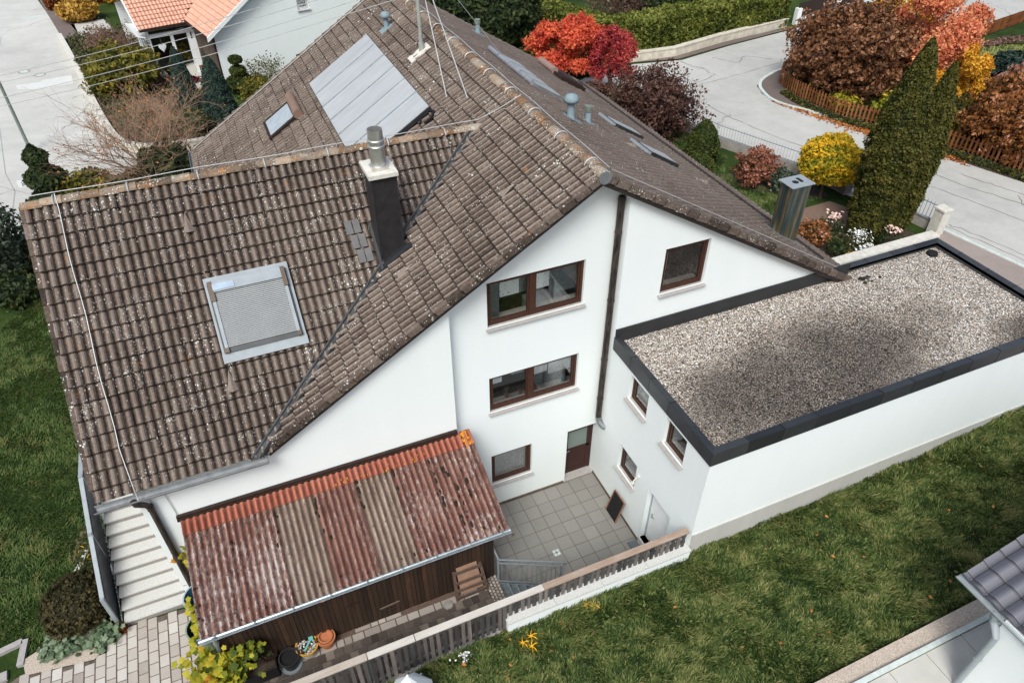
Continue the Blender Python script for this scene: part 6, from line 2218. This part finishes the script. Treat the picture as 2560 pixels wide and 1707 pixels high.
b_['label'] = 'orange roof slope facing the west street'
build('roof_slope', ntile((7.3, -.55, rz_), (0, 1, 0), (1 / h1, 0, -ns / h1), (ns / h1, 0, 1 / h1), 19, 7.85 * h1, 42), M['orangetile'], NH)
cs2 = .70
h2 = math.hypot(1, cs2)
def clim(v):
    y = 9.0 - v / h2
    return (0, -.55 + (4.80 + cs2 * (y - 4.35) - EZ) / ns + .1 + 3.95)
build('roof_slope', ntile((-3.95, 9.0, 4.80 + cs2 * 4.65), (1, 0, 0), (0, -1 / h2, -cs2 / h2), (0, -cs2 / h2, 1 / h2), 8, 4.65 * h2, 43, clim), M['orangetile'], NH)['label'] = 'orange roof slope over the conservatory'
build('roof_slope', ntile((-3.95, 9.0, 4.80 + cs2 * 4.65), (1, 0, 0), (0, 1 / h2, -cs2 / h2), (0, cs2 / h2, 1 / h2), 6, 4.65 * h2, 44), M['orangetile'], NH)
mb = nX()
a, b = -.62, 7.3
mb.hexa([(a, -.62, EZ - .33), (b, -.62, rz_ - .28), (b, -.5, rz_ - .28), (a, -.5, EZ - .33), (a, -.62, EZ - .02), (b, -.62, rz_ + .03), (b, -.5, rz_ + .03), (a, -.5, EZ - .02)])
mb.hexa([(-.5, -.5, EZ - .30), (b, -.5, rz_ - .25), (b, 0, rz_ - .25), (-.5, 0, EZ - .30), (-.5, -.5, EZ - .20), (b, -.5, rz_ - .15), (b, 0, rz_ - .15), (-.5, 0, EZ - .20)])
mb.hexa([(-4.02, 4.35, 4.55), (-3.88, 4.35, 4.55), (-3.88, 9, 7.8), (-4.02, 9, 7.8), (-4.02, 4.35, 4.78), (-3.88, 4.35, 4.78), (-3.88, 9, 8.05), (-4.02, 9, 8.05)])
build('bargeboard', mb, M['white'], NH)
build('gutter', nX().box(-3.9, -.6, 4.2, 4.36, 4.66, 4.78).box(-.72, -.58, -.5, 4.3, 4.78, 4.9), M['darkbrown'], NH)
mb = nX()
for yy in np.arange(0, 4.6, .36):   # dark broken shadow line of the valley
    xx = -.55 + (4.80 + cs2 * (4.35 + yy - 4.35) - EZ) / ns
    mb.box(xx - .08, xx + .10, 4.35 + yy, 4.35 + yy + .2, 4.83 + cs2 * yy + .05, 4.83 + cs2 * yy + .10)
build('valley', mb, M['darkbrown'], NH)
wv = window(NH, nx((6.35, 0, 5.42)) + o_, A13, .9, .70, depth=.12, fr=.06, mat='white', label='small barred window high in the white gable')
mb = nX()
for i in range(7):
    mb.box(6.45 + i * .115, 6.47 + i * .115, .06, .08, 5.46, 6.08)
for i in range(3):
    mb.box(6.4, 7.2, .065, .075, 5.6 + i * .17, 5.62 + i * .17)
build('bars', mb, M['white'], wv)
# conservatory
CV = nX()
for x in (-3.35, -1.75, -.55):
    CV.box(x - .11, x + .11, 4.75, 4.95, 1.4, 4.05)
CV.box(-3.46, -.1, 4.72, 4.98, 4.0, 4.25); CV.box(-3.46, -.1, 4.75, 4.95, 4.5, 4.66)
for y in (5.7, 6.6, 7.5, 8.3):
    CV.box(-3.45, -3.28, y - .07, y + .07, 1.4, 4.3)
CV.box(-3.47, -3.27, 4.98, 8.3, 4.15, 4.6); CV.box(-3.45, -3.29, 4.98, 8.3, 1.4, 1.8)
CV.box(-3.46, -3.26, 4.8, 4.96, 4.25, 4.5); CV.box(-.3, -.1, 4.75, 4.95, 1.4, 4.66)
cv = build('conservatory_frame', CV, M['white'], NH)
build('pane', nX().box(-3.24, -1.86, 4.84, 4.86, 1.5, 4.0).box(-3.24, -.3, 4.84, 4.86, 4.26, 4.5).box(-3.38, -3.36, 5.0, 8.25, 1.8, 4.15), M['glass_dark'], cv)
build('back_wall', nX().box(-3.2, -.05, 8.0, 8.15, 1.4, 4.4).box(-.12, -.02, .2, 8, 1.4, 4.7), M['room'], cv)
build('awning_board', nX().hexa([(-4.15, 4.4, 4.35), (-3.6, 4.3, 4.2), (-3.5, 8.3, 4.2), (-4.05, 8.3, 4.35), (-4.15, 4.4, 4.42), (-3.6, 4.3, 4.27), (-3.5, 8.3, 4.27), (-4.05, 8.3, 4.42)]), M['white'], cv)
build('terrace_floor', nX().box(-3.4, -.02, .1, 8, 1.3, 1.56), M['pathslab'], NH)
build('sliding_door', nX().box(-.95, -.45, 3.3, 3.4, 1.56, 3.9), M['white'], NH)
build('timber_wall', nX().box(-.10, -.02, .05, 3.2, 1.56, 4.6), M['darkbrown'], NH)
t = thing('garden_table', 'brown wooden table on the covered terrace of the top left house', 'table', nx((-.7, 1.7, 1.56)) + o_)
b2 = XF(NO, A13)
b2.box(-1.0, -.2, 1.2, 2.3, 2.28, 2.34)
build('tabletop', b2, M['orangewood'], t)
for (x, y) in ((-.95, 1.25), (-.25, 1.25), (-.95, 2.25), (-.25, 2.25)):
    b2 = XF(NO, A13); b2.box(x - .03, x + .03, y - .03, y + .03, 1.56, 2.28)
    build('leg', b2, M['darkbrown'], t)
t = thing('heart_ornament', 'white heart hanging in the conservatory window', 'ornament', nx((-2.6, 4.6, 3.2)) + o_)
hb = nX()
hp = [(16 * math.sin(w) ** 3 / 60, (13 * math.cos(w) - 5 * math.cos(2 * w) - 2 * math.cos(3 * w) - math.cos(4 * w)) / 48) for w in np.linspace(0, 2 * PI, 25)[:-1]]
hb.add([(-2.6, 4.66, 3.3)] + [(-2.6 + q[0], 4.68, 3.3 + q[1]) for q in hp] , [(0, 1 + k, 1 + (k + 1) % 24) for k in range(24)])
hb.add([(-2.6, 4.74, 3.3)] + [(-2.6 + q[0], 4.72, 3.3 + q[1]) for q in hp] , [(0, 1 + (k + 1) % 24, 1 + k) for k in range(24)])
build('heart', hb, M['white'], t)
build('string', nX().box(-2.603, -2.597, 4.695, 4.705, 3.5, 4.2), M['wire'], t)
struct('paved_yard', nX().box(-6.2, -3.5, 7.5, 22, 1.45, 1.512), M['pathslab'])
t = bush('yellow_shrub', 'bright yellow shrub at the top left corner of the far garden', 'shrub', -15.7, 67.3, 1.5, .9, 1.3, 'gold', 700, .2, core=.5)

# ================================================================== WEST GARDEN
WB = [(-19.2, 57), (-18.2, 50), (-17.1, 44), (-16.0, 38), (-15.0, 33.6), (-14, 32.2), (-12.6, 31.6), (-7, 31.5), (-6.5, 33), (-9.6, 35.5), (-11.3, 42), (-12.6, 46), (-12.8, 52), (-14.5, 58)]
struct('flower_bed', MB().sheet(WB, 1.512), M['soil'])
x, y = rr.uniform(-19.5, -6, 30000), rr.uniform(31, 58, 30000)
k = inpoly(x, y, WB) & (vnoise(np.stack([x, y], -1), .5, 8) > -.5)
P = np.stack([x, y, 1.55 + np.abs(rr.normal(0, .22, 30000))], -1)[k]
mb = MB()
leafquads(mb, P, .17, rr, np.clip(.4 + .3 * vnoise(P, .5, 9) + rr.normal(0, .2, len(P)), 0, 1), np.tile((0., 0, 1), (len(P), 1)), .5)
tag(build('ground_cover', mb, LM['olive']), kind='stuff')
bush('golden_bush', 'rounded golden leaved bush by the far end of the garden wall', 'bush', -18.3, 62.3, 1.5, 1.75, 1.75, 'goldenhedge', 2200, .26, rough=.12, gap=-2, core=.8)
hedge('rust_hedge', 'rust red clipped hedge at the very top left', (-20.8, 66.5), (-15.8, 67.8), 2.4, 1.5, 2.6, 'rusthedge', 4200, .25, 51)
twigtree('bare_shrub', 'bare pinkish brown shrub behind the yellow juniper', 'shrub', -15.7, 51.0, 1.5, 2.9, .9, 3, 14, 'twig', 'bare', 1500, .13, .035, 61)
bush('evergreen_shrub', 'low green shrub at the foot of the bare brown shrub', 'shrub', -17.0, 49.0, 1.5, 1.1, 1.2, 'olive', 1300, .18)
bush('juniper', 'broad yellow and green juniper under the overhead wires', 'juniper', -14.6, 42.4, 1.5, 2.4, 2.9, 'juniper', 7000, .23, rough=.26, gap=-.7, freq=1.3, tb=.02)
twigtree('bare_shrub', 'tangled bare shrub with a few orange leaves inside the wall bend', 'shrub', -13.2, 34.8, 1.5, 2.7, 1.0, 3, 16, 'twig', 'bareorange', 260, .12, .03, 62)
bush('low_shrub', 'low olive shrub inside the bend of the garden wall', 'shrub', -14.0, 34.6, 1.5, 1.2, 1.2, 'olive', 1200, .16)
bush('low_shrub', 'dark low shrub right of the wall bend behind the bare tree', 'shrub', -11.0, 33.2, 1.5, 1.6, 1.3, 'olive', 1500, .16)
twigtree('bare_tree', 'wide bare many stemmed tree with scattered orange leaves', 'tree', -13.2, 26.6, 1.5, 5.8, .85, 4, 10, 'twig', 'bareorange', 260, .11, .06, 63, kids=4)
P1 = lambda f: (.30 + .70 * min(1, f / .10)) * (1 - f) ** .62 if f < 1 else 0
conifer('blue_conifer', 'narrow blue green conical conifer, the left of the pair', 'conifer', -10.8, 36.4, 1.5, 4.35, .95, 'blue', 9000, .10, P1, 'blue conifers by the conservatory', 71)
conifer('blue_conifer', 'wider blue green conical conifer, the right of the pair', 'conifer', -9.0, 33.6, 1.5, 4.4, 1.22, 'blue', 12000, .10, P1, 'blue conifers by the conservatory', 72)
t = thing('topiary', 'clipped topiary of stacked green balls by the white gable', 'topiary', (-7.2, 39.0, 1.5))
for zc, rr_, n in ((2.15, .98, 1500), (3.0, .56, 800), (3.75, .46, 700)):
    build('ball', crown(MB(), (-7.2, 39.0, zc), rr_, rr_, rr_ * .62, n, .13, np.random.default_rng(int(zc * 100)), .04, -3, 1, .95, 0, 5, .93, -1), LM['box'], t)
build('stem', MB().cyl(-7.2, 39.0, 1.4, 3.7, .06, n=8), M['bark'], t)
twigtree('white_barked_shrub', 'shrub with bright white spreading twigs and pale green leaves', 'shrub', -5.4, 39.8, 1.5, 2.3, 1.1, 3, 10, 'whitebark', 'olive', 900, .13, .03, 64)
t = thing('topiary', 'tiny spiral topiary at the far end of the white gable', 'topiary', (-3.1, 43.1, 1.5))
for zc, rr_ in ((1.8, .30), (2.2, .24), (2.5, .16)):
    build('ball', crown(MB(), (-2.7, 41.0, zc + .3), rr_, rr_, rr_ * .7, 200, .09, np.random.default_rng(int(zc * 10)), .04, -3, 1, .95, 0, 5, .93, -1), LM['box'], t)
bush('yellow_shrub', 'loose yellow green shrub below the white twigged one', 'shrub', -6.2, 37.0, 1.5, 1.3, 1.5, 'juniper', 1500, .16, core=.4)
bush('box_bush', 'low dark bush between topiary and roof edge', 'bush', -4.6, 38.0, 1.5, 1.3, .9, 'box', 1500, .14)
bush('box_ball', 'small clipped dark ball at the conservatory corner', 'bush', -11.5, 44.2, 1.5, .5, 1.0, 'box', 500, .1, rough=.05, gap=-3, core=.9)
bush('burgundy_plant', 'dark red low plants in front of the conservatory', 'plant', -11.0, 42.2, 1.5, 1.4, .55, 'burgundy', 900, .15, ry=.7, core=0)
bush('burgundy_plant', 'thin dark red plants left of the blue conifers', 'plant', -11.3, 38.6, 1.5, .5, .6, 'burgundy', 420, .13, ry=1.5, core=0)
bush('indoor_plant', 'yellow green leafy plant inside the conservatory', 'plant', -10.6, 46.6, 1.56, .6, 1.5, 'juniper', 420, .17, core=0)
conifer('dark_conifer', 'irregular dark green conifer rising beside the street sign', 'conifer', -18.4, 26.8, 1.4, 3.1, 1.05, 'darkgreen', 4200, .20, lambda f: (1 - f) ** .55 * (1 + .28 * math.sin(f * 17)), None, 73, lean=(-.25, .6))
bush('gold_green_shrub', 'yellow green shrub right of the dark conifer', 'shrub', -16.6, 26.6, 1.4, 1.3, 1.5, 'juniper', 1900, .18)
bush('laurel', 'dark green laurel behind the stems of the bare tree', 'laurel', -12.4, 25.4, 1.4, 1.9, 2.6, 'darkgreen', 4200, .2)
bush('low_shrub', 'brown green shrub between laurel and gold green shrub', 'shrub', -14.6, 26.0, 1.4, 1.3, 1.2, 'olive', 1600, .18)
bush('olive_tree', 'tall grey green shrub cut by the left edge of the photo', 'shrub', -20.4, 20.0, 1.2, 1.7, 4.0, 'greygreen', 4200, .19, tb=-.12, core=.5)
bush('low_shrub', 'low dark shrub at the end of the west lawn', 'shrub', -18.4, 20.6, 1.2, 1.5, 1.7, 'olive', 2400, .17)
bush('low_shrub', 'dark evergreen shrub on the lawn behind the roof corner', 'shrub', -19.4, 17.6, 1.2, 1.1, 1.5, 'darkgreen', 1900, .16)

# ================================================================== EAST GARDEN
t = thing('twin_thuja', 'pair of tall fused columnar thujas by the front garden', 'thuja', (17, 4.9, 3.3)) if False else None
P2 = lambda f: min(1, max(0, (1 - f) / .50)) ** .68 * (.66 + .34 * min(1, f / .42))
conifer('thuja', 'taller of the two columnar thujas, on the left', 'thuja', 16.2, 4.95, 3.3, 8.6, 1.13, 'thuja', 26000, .10, P2, 'columnar thujas', 81, lean=(.0, .05))
conifer('thuja', 'shorter columnar thuja on the right, fused to the taller one', 'thuja', 17.95, 5.0, 3.3, 7.5, .84, 'thuja', 20000, .10, P2, 'columnar thujas', 82)
conifer('clipped_yew', 'egg shaped clipped green bush behind the railing', 'bush', 13.8, 14.2, 3.3, 2.3, .88, 'box', 4200, .10, lambda f: math.sin(PI * (f * .86 + .14) ** .8) ** .75 if f < 1 else 0, None, 83)
bush('clipped_ball', 'clipped round green ball beside the egg shaped bush', 'bush', 12.6, 12.7, 3.3, .75, 1.15, 'box', 2200, .10, rough=.04, gap=-3, core=.92, shell=.95)
bush('red_shrub', 'red green rounded shrub inside the railing', 'shrub', 14.9, 11.1, 3.3, 1.15, 1.6, 'redshrub', 4000, .12, rough=.32, gap=-.3, core=.5)
bush('grey_green_shrub', 'small grey green shrub right of the red one', 'shrub', 15.5, 9.9, 3.3, .62, 1.1, 'greygreen', 1200, .13)
tree('ball_tree', 'small round tree with bright yellow crown by the gate pillar', 'tree', 16.8, 8.45, 3.3, 3.1, 1.5, 'yellow', 9000, .13, base=.28, rough=.10, gap=-1.2, core=.7, shell=.75, tr=.09, nl=5)
bush('orange_shrub', 'orange and green shrub behind the steel chimney', 'shrub', 13.3, 5.2, 3.3, .75, 1.25, 'orange', 1800, .11, tb=.15)
for i, (x, y, w, h_, pl, fl_, lb) in enumerate(((14.9, 5.7, .6, .9, 'darkgreen', 'pinkflower', 'rose bush with pale pink blooms left of the thujas'), (15.2, 4.35, .55, .65, 'olive', 'whiteflower', 'plant covered in white blossoms at the foot of the thujas'), (15.0, 3.65, .6, .45, 'olive', 'whiteflower', 'low plant with small white flowers by the stone coping'), (16.2, 3.65, .5, 1.1, 'darkgreen', 'pinkflower', 'single rose with large pink blooms right of the white flowers'), (13.9, 4.2, .5, .6, 'darkgreen', None, 'dark low plant in the bed behind the gravel roof'), (14.2, 3.5, .35, .4, 'gold', None, 'yellowing plant at the end of the stone coping'), (14.5, 4.9, .5, .5, 'olive', None, 'green plant in the middle of the flower bed'))):
    t = bush('flower_plant', lb, 'plant', x, y, 3.3, w, h_, pl, 420, .10, core=0, gap=-1)
    if fl_:
        q = 30 if 'pink' in lb else 110
        mb = MB()
        s = .15 if 'pink' in lb else .085
        P = np.stack([rr.normal(x, w * .4, q), rr.normal(y, w * .35, q), 3.3 + h_ + rr.normal(0, .07, q)], -1)
        leafquads(mb, P, s, rr, rr.uniform(.2, 1, q), np.tile((0., -.3, 1), (q, 1)), .3)
        build('flowers', mb, LM[fl_], t)
bush('purple_shrub', 'large purple brown round shrub at the street corner', 'shrub', 13.1, 18.0, 3.3, 2.3, 3.5, 'purple', 12000, .14, rough=.34, gap=-.25, core=.45, shell=.5)
tree('red_maple', 'wide scarlet maple beyond the ridge of the roof', 'maple', 11.3, 25.4, 3.3, 4.6, 2.6, 'maple', 24000, .13, base=.25, rough=.42, gap=.22, freq=1.6, shell=.45, nl=9, lumps=26)
tree('red_maple', 'smaller crimson maple at the street corner', 'maple', 12.9, 22.6, 3.3, 4.6, 1.5, 'crimson', 15000, .115, base=.2, rough=.42, gap=.22, freq=1.6, shell=.45, nl=7, lumps=14)
bush('low_shrub', 'green shrub under the crimson maple', 'shrub', 12.6, 20.6, 3.3, 1.5, 1.7, 'olive', 2200, .18, tb=-.15)
bush('low_shrub', 'dark burgundy shrub between maple and purple shrub', 'shrub', 11.4, 21.6, 3.3, 1.4, 1.9, 'purple', 2400, .18)
tree('dark_tree', 'large dark green tree with a few orange leaves behind the ridge', 'tree', 9.2, 34.0, 3.3, 5.2, 4.3, 'darkgreen', 14000, .26, base=.1, rough=.22, gap=-.5, freq=1.3, core=.6, shell=.6)
hedge('hedge', 'short clipped green hedge behind the scarlet maple', (9.6, 29.2), (14.2, 27.5), 1.3, 3.3, 4.9, 'box', 4200, .16, 52)
bush('clipped_ball', 'dark clipped box between the two red maples', 'bush', 14.3, 28.3, 3.3, .85, 1.9, 'box', 1800, .13, rough=.04, gap=-3, core=.92, shell=.95)
hedge('hedge', 'tall long clipped hedge along the stone wall of the junction', (17.3, 29.5), (33.6, 31.3), 2.0, 3.4, 5.7, 'hedge', 26000, .20, 53)
hedge('hedge', 'tall clipped hedge running away from the junction corner', (17.9, 31.2), (13.6, 45.5), 2.1, 3.3, 5.7, 'hedge', 22000, .20, 54)
t = thing('garden_wall', 'low cream stone wall under the long hedge', 'garden wall', (25, 29.5, 3.3))
build('wall', strip([(17.6, 28.95), (21.7, 28.75), (26.5, 29.95), (33.6, 31.2)], .35, 3.2, 3.85), M['stonewall'], t)
build('coping', strip([(17.6, 28.95), (21.7, 28.75), (26.5, 29.95), (33.6, 31.2)], .42, 3.85, 3.92, off=-.04), M['stonewall'], t)
t = thing('white_boulder', 'tall pale rock at the corner of the long hedge', 'rock', (17.2, 28.6, 3.3))
t2 = build('rock', MB().lathe(17.2, 28.7, [(.45, 3.2), (.5, 3.7), (.38, 4.3), (.2, 4.7), (.001, 4.8)], 9, sy=.7), M['stonewall'], t)
tree('bare_tree', 'brown nearly bare shrubs behind the corner of the hedges', 'tree', 21.5, 37.0, 3.3, 3.4, 2.4, 'bare', 2600, .15, base=.1, core=0, tb=-.2)
bush('green_shrub', 'dark green bush behind the long hedge', 'bush', 25.5, 37.5, 3.3, 2.8, 2.6, 'darkgreen', 3600, .25)
bush('green_shrub', 'green bush behind the middle of the long hedge', 'bush', 31.5, 38.5, 3.3, 3.0, 2.2, 'olive', 3600, .25)

# railing on the low wall, gate pillars
t = thing('railing_fence', 'low dark wall with a grey metal railing along the street', 'fence', (16, 14, 3.3))
RP = [(14.6, 21.0), (15.1, 18.1), (15.75, 15.3), (17.4, 11.1), (18.25, 8.7)]
build('wall', strip(RP, .22, 3.2, 3.75), M['conc'], t)
rb = MB()
P = np.array(RP)
for i in range(len(P) - 1):
    L = np.linalg.norm(P[i + 1] - P[i])
    rb.beam((*P[i], 4.45), (*P[i + 1], 4.45), .03, .03)
    rb.beam((*P[i], 3.88), (*P[i + 1], 3.88), .03, .03)
    for q in np.arange(0, L, .17):
        p = P[i] + (P[i + 1] - P[i]) * q / L
        rb.cyl(p[0], p[1], 3.8, 4.6, .013, .006, n=4)
build('railing', rb, M['greymetal'], t)
for i, (x, y, h_, lb) in enumerate(((18.35, 8.5, 1.25, 'dark stone gate pillar beside the yellow ball tree'), (19.3, 3.85, 1.2, 'pale concrete pillar at the corner of the gravel roof'))):
    t = thing('gate_pillar', lb, 'pillar', (x, y, 3.3), 'pillars of the front garden')
    build('shaft', MB().box(x - .24, x + .24, y - .24, y + .24, 3.2, 3.3 + h_), M['conc'] if i == 0 else M['cap'], t)
    build('cap', MB().box(x - .28, x + .28, y - .28, y + .28, 3.3 + h_, 3.38 + h_), M['conc'] if i == 0 else M['cap'], t)
def gatep(name, lb, a, b, z0, z1, k):
    t = thing(name, lb, 'gate' if 'gate' in name else 'fence', (*a, z0))
    a, b = np.array(a), np.array(b)
    build('frame', MB().beam((*a, z0), (*b, z0), .03, .04).beam((*a, z1), (*b, z1), .03, .04).box(a[0] - .02, a[0] + .02, a[1] - .02, a[1] + .02, z0, z1).box(b[0] - .02, b[0] + .02, b[1] - .02, b[1] + .02, z0, z1), M['greymetal'], t)
    m_ = MB()
    for q in range(1, k):
        p = a + (b - a) * q / k
        m_.box(p[0] - .01, p[0] + .01, p[1] - .01, p[1] + .01, z0, z1 + .12)
    build('bars', m_, M['greymetal'], t)
gatep('garden_gate', 'small grey metal garden gate next to the dark pillar', (18.45, 8.2), (18.75, 7.0), 3.4, 4.4, 8)
gatep('railing_fence', 'grey railing between the thujas and the pale pillar', (18.8, 6.8), (19.25, 4.15), 3.8, 4.55, 16)
t = thing('garden_wall', 'low wall between the thujas and the pale pillar', 'garden wall', (19, 5.5, 3.3))
build('wall', strip([(18.75, 6.9), (19.3, 4.1)], .22, 3.2, 3.75), M['conc'], t)
t = thing('garden_wall', 'low wall with pale stone coping behind the gravel roof', 'garden wall', (14, 2.8, 3.3))
build('wall', MB().box(9.9, 17.75, 2.62, 2.92, 3.2, 4.2), M['white'], t)
mb = MB()
for i in range(6):
    mb.box(9.9 + i * 1.31, 9.9 + (i + 1) * 1.31 - .012, 2.54, 3.0, 4.2, 4.28)
build('coping', mb, M['cap'], t)

# orange picket fence round the island garden
FP = smooth_pts([(31, 24.0), (28, 23.3), (26.2, 22.6), (24.9, 21.5), (24.35, 20.0), (24.2, 18.0), (24.6, 15.5), (25.8, 13.0), (26.7, 10.3), (27.4, 8.1), (27.95, 6.0), (28.7, 2.5), (29.6, -2)], 12)
FP = np.array(FP)
seg = np.linalg.norm(np.diff(FP, axis=0), axis=1)
cum = np.concatenate([[0], np.cumsum(seg)])
t = thing('picket_fence', 'orange brown wooden picket fence curving round the island garden', 'fence', (24.4, 19, 3.3))
qs = np.arange(0, cum[-1], .235)
pk = [(np.interp(q, cum, FP[:, 0]), np.interp(q, cum, FP[:, 1])) for q in qs]
far = MB()
order = np.argsort([math.hypot(p[0] + 9.3, p[1] + 14.4) for p in pk])
near = set(order[:100].tolist())
for i, p in enumerate(pk):
    q = pk[min(i + 1, len(pk) - 1)] if i + 1 < len(pk) else (2 * p[0] - pk[i - 1][0], 2 * p[1] - pk[i - 1][1])
    d = np.array(q) - np.array(p)
    d = d / np.linalg.norm(d) * .105
    m_ = far if i not in near else MB()
    a, b = np.array(p) - d / 2, np.array(p) + d / 2
    m_.beam((*((a + b) / 2), 3.48), (*((a + b) / 2), 4.42 + rr.uniform(-.02, .02)), .105, .03, rr.uniform(.1, .9), up=(-d[1], d[0], 0))
    if i in near:
        build('picket', m_, M['orangewood'], t)
if far.ch:
    o = build('pickets', far, M['orangewood'], t); o['kind'] = 'stuff'
rl_ = MB()
for i in range(0, len(FP) - 1):
    for z in (3.7, 4.2):
        rl_.beam((FP[i][0] + .05, FP[i][1] + .03, z), (FP[i + 1][0] + .05, FP[i + 1][1] + .03, z), .04, .08, .2)
build('rail', rl_, M['orangewood'], t)
build('base_wall', strip([tuple(p) for p in FP], .2, 3.2, 3.45), M['conc'], t)
t = thing('picket_fence', 'brown picket fence of the upper right garden along the far road', 'fence', (48, 24, 3.3))
a, b = np.array((42.5, 22.6)), np.array((60., 26.4))
for q in range(76):
    p = a + (b - a) * q / 76
    build('picket', MB().box(p[0] - .05, p[0] + .05, p[1] - .02, p[1] + .02, 3.4, 4.35, rr.uniform(0, .6)), M['orangewood'], t)
build('rail', MB().beam((*a, 3.65), (*b, 3.65), .04, .1).beam((*a, 4.15), (*b, 4.15), .04, .1), M['orangewood'], t)

t = thing('picket_fence', 'dark slatted fence on white posts at the top behind the hazel', 'fence', (40, 32.5, 3.3))
a, b = np.array((34.6, 31.4)), np.array((47., 34.6))
build('slats', MB().beam((*a, 4.3), (*b, 4.3), .05, 1.1), M['darkbrown'], t)
build('wall', MB().beam((*a, 3.45), (*b, 3.45), .3, .55), M['white'], t)
for q in (0, .42, 1):
    p = a + (b - a) * q
    build('post', MB().box(p[0] - .2, p[0] + .2, p[1] - .2, p[1] + .2, 3.2, 4.5 if q == 0 else 5.1), M['white'], t)

# island garden planting
IG = [(28, 23), (26.4, 22.3), (25.2, 21.3), (24.7, 20), (24.5, 18), (24.9, 15.6), (26.1, 13.2), (27.1, 10.4), (27.8, 8.2), (28.4, 6.0), (29.1, 2.5), (33, 2.5), (35, 8), (35, 16), (38, 20), (40, 22.5), (33, 23.4)]
struct('flower_bed', MB().sheet(IG, 3.312), M['soil'])
x, y = rr.uniform(24, 40, 34000), rr.uniform(2, 24, 34000)
k = inpoly(x, y, IG)
P = np.stack([x, y, 3.35 + np.abs(rr.normal(0, .3, 34000))], -1)[k]
mb = MB()
leafquads(mb, P, .22, rr, np.clip(.35 + .3 * vnoise(P, .4, 19) + rr.normal(0, .22, len(P)), 0, 1), np.tile((0., 0, 1), (len(P), 1)), .5)
tag(build('ground_cover', mb, LM['ivy']), kind='stuff')
mb = MB()
d_ = rr.uniform(cum[int(len(cum) * .32)], cum[-1] * .97, 5200)
x, y = np.interp(d_, cum, FP[:, 0]), np.interp(d_, cum, FP[:, 1])
off = rr.uniform(.05, .55, 5200)
P = np.stack([x - off, y - off * .3, 3.34 + np.abs(rr.normal(0, .09, 5200)) + (.5 - off) * .2], -1)
leafquads(mb, P, .14, rr, np.clip(rr.normal(.3, .22, 5200), 0, 1))
tag(build('ground_cover', mb, LM['ivy']), kind='stuff')
mb = MB()
n = 3800
x = rr.uniform(22.6, 26.5, n * 4)
y = rr.uniform(8, 20, n * 4)
cx_ = np.interp(y, [8, 10.3, 13, 15.5, 17.5, 19, 20], [26.6, 25.9, 24.7, 23.9, 23.2, 22.6, 22.5])
w_ = np.interp(y, [8, 11, 14, 17, 20], [.25, .5, .45, .25, .1])
k = np.abs(x - cx_) < w_ * np.abs(rr.normal(0, .8, n * 4))
k &= np.abs(rr.normal(0, 1, n * 4)) > .3
x, y = x[k][:n], y[k][:n]
leafquads(mb, np.stack([x, y, 3.33 + rr.uniform(0, .05, len(x))], -1), .14, rr, rr.uniform(0, 1, len(x)), np.tile((0., 0, 1), (len(x), 1)), .35)
tag(build('fallen_leaves', mb, LM['fallen']), kind='stuff')
tree('hazel', 'huge round brown leaved hazel on the kerbed corner', 'hazel', 27.6, 18.9, 3.3, 5.2, 3.6, 'hazel', 26000, .20, base=.0, rough=.20, gap=-.45, freq=1.7, core=.55, shell=.55, nl=10, tb=.02)
tree('red_tree', 'tall coral red tree behind the thujas', 'tree', 31.2, 16.4, 3.3, 6.9, 2.9, 'redtree', 26000, .15, base=.12, rough=.42, gap=.18, freq=1.7, shell=.4, nl=9, lumps=24)
tree('yellow_tree', 'golden yellow tree at the top between hazel and red tree', 'tree', 34.8, 21.6, 3.3, 5.4, 2.6, 'gold', 12000, .17, base=.15, gap=-.2, shell=.45, lumps=16)
tree('yellow_tree', 'small golden tree just right of the thuja tips', 'tree', 30.6, 13.4, 3.3, 4.1, 1.6, 'gold', 9000, .19, base=.1, gap=-.1, shell=.4, lumps=14)
bush('orange_shrub', 'great orange and pink shrub at the right edge', 'shrub', 29.6, 8.2, 3.3, 2.9, 4.3, 'orange', 20000, .17, ry=2.9, rough=.2, gap=-.7, freq=1.3)
bush('orange_shrub', 'orange shrub cut off by the right edge of the photo', 'shrub', 31.6, 4.4, 3.3, 2.9, 4.0, 'orange', 14000, .17, rough=.2, gap=-.7, tb=.06)
bush('pink_shrub', 'pinkish shrub behind the great orange one', 'shrub', 33.2, 9.8, 3.3, 2.6, 3.6, 'pinkish', 5200, .24, tb=.1)
bush('green_shrub', 'yellow green shrub inside the orange fence', 'shrub', 27.4, 13.8, 3.3, 1.5, 1.5, 'vine', 2000, .2, tb=-.2)
bush('green_shrub', 'green brown shrub between hazel and thujas', 'shrub', 28.6, 12.0, 3.3, 1.6, 1.9, 'ivy', 2400, .2, tb=.15)
bush('green_shrub', 'low yellow shrub under the hazel at the fence', 'shrub', 25.6, 16.6, 3.3, .9, 1.0, 'vine', 900, .18)
bush('dark_juniper', 'low spreading dark juniper on the upper right lawn', 'juniper', 39.8, 16.6, 3.3, 2.3, 1.4, 'blue', 3600, .22, ry=1.4, tb=-.2)
bush('dark_juniper', 'dark low juniper at the right edge of the lawn', 'juniper', 43.2, 16.0, 3.3, 2.0, 1.5, 'darkgreen', 2600, .22)
bush('dry_shrub', 'dry reddish plants along the far fence', 'plant', 46, 21.6, 3.3, 3.4, .35, 'bare', 900, .16, ry=.5, core=0)

# ------------------------------------------------------------------ bake the plan unit into metres
done = set()
for o in list(scene.objects):
    if o in (cam, sun):
        continue
    if o.type == 'MESH' and o.data.name not in done:
        done.add(o.data.name)
        o.data.transform(Matrix.Scale(S, 4))
    o.location = o.location * S
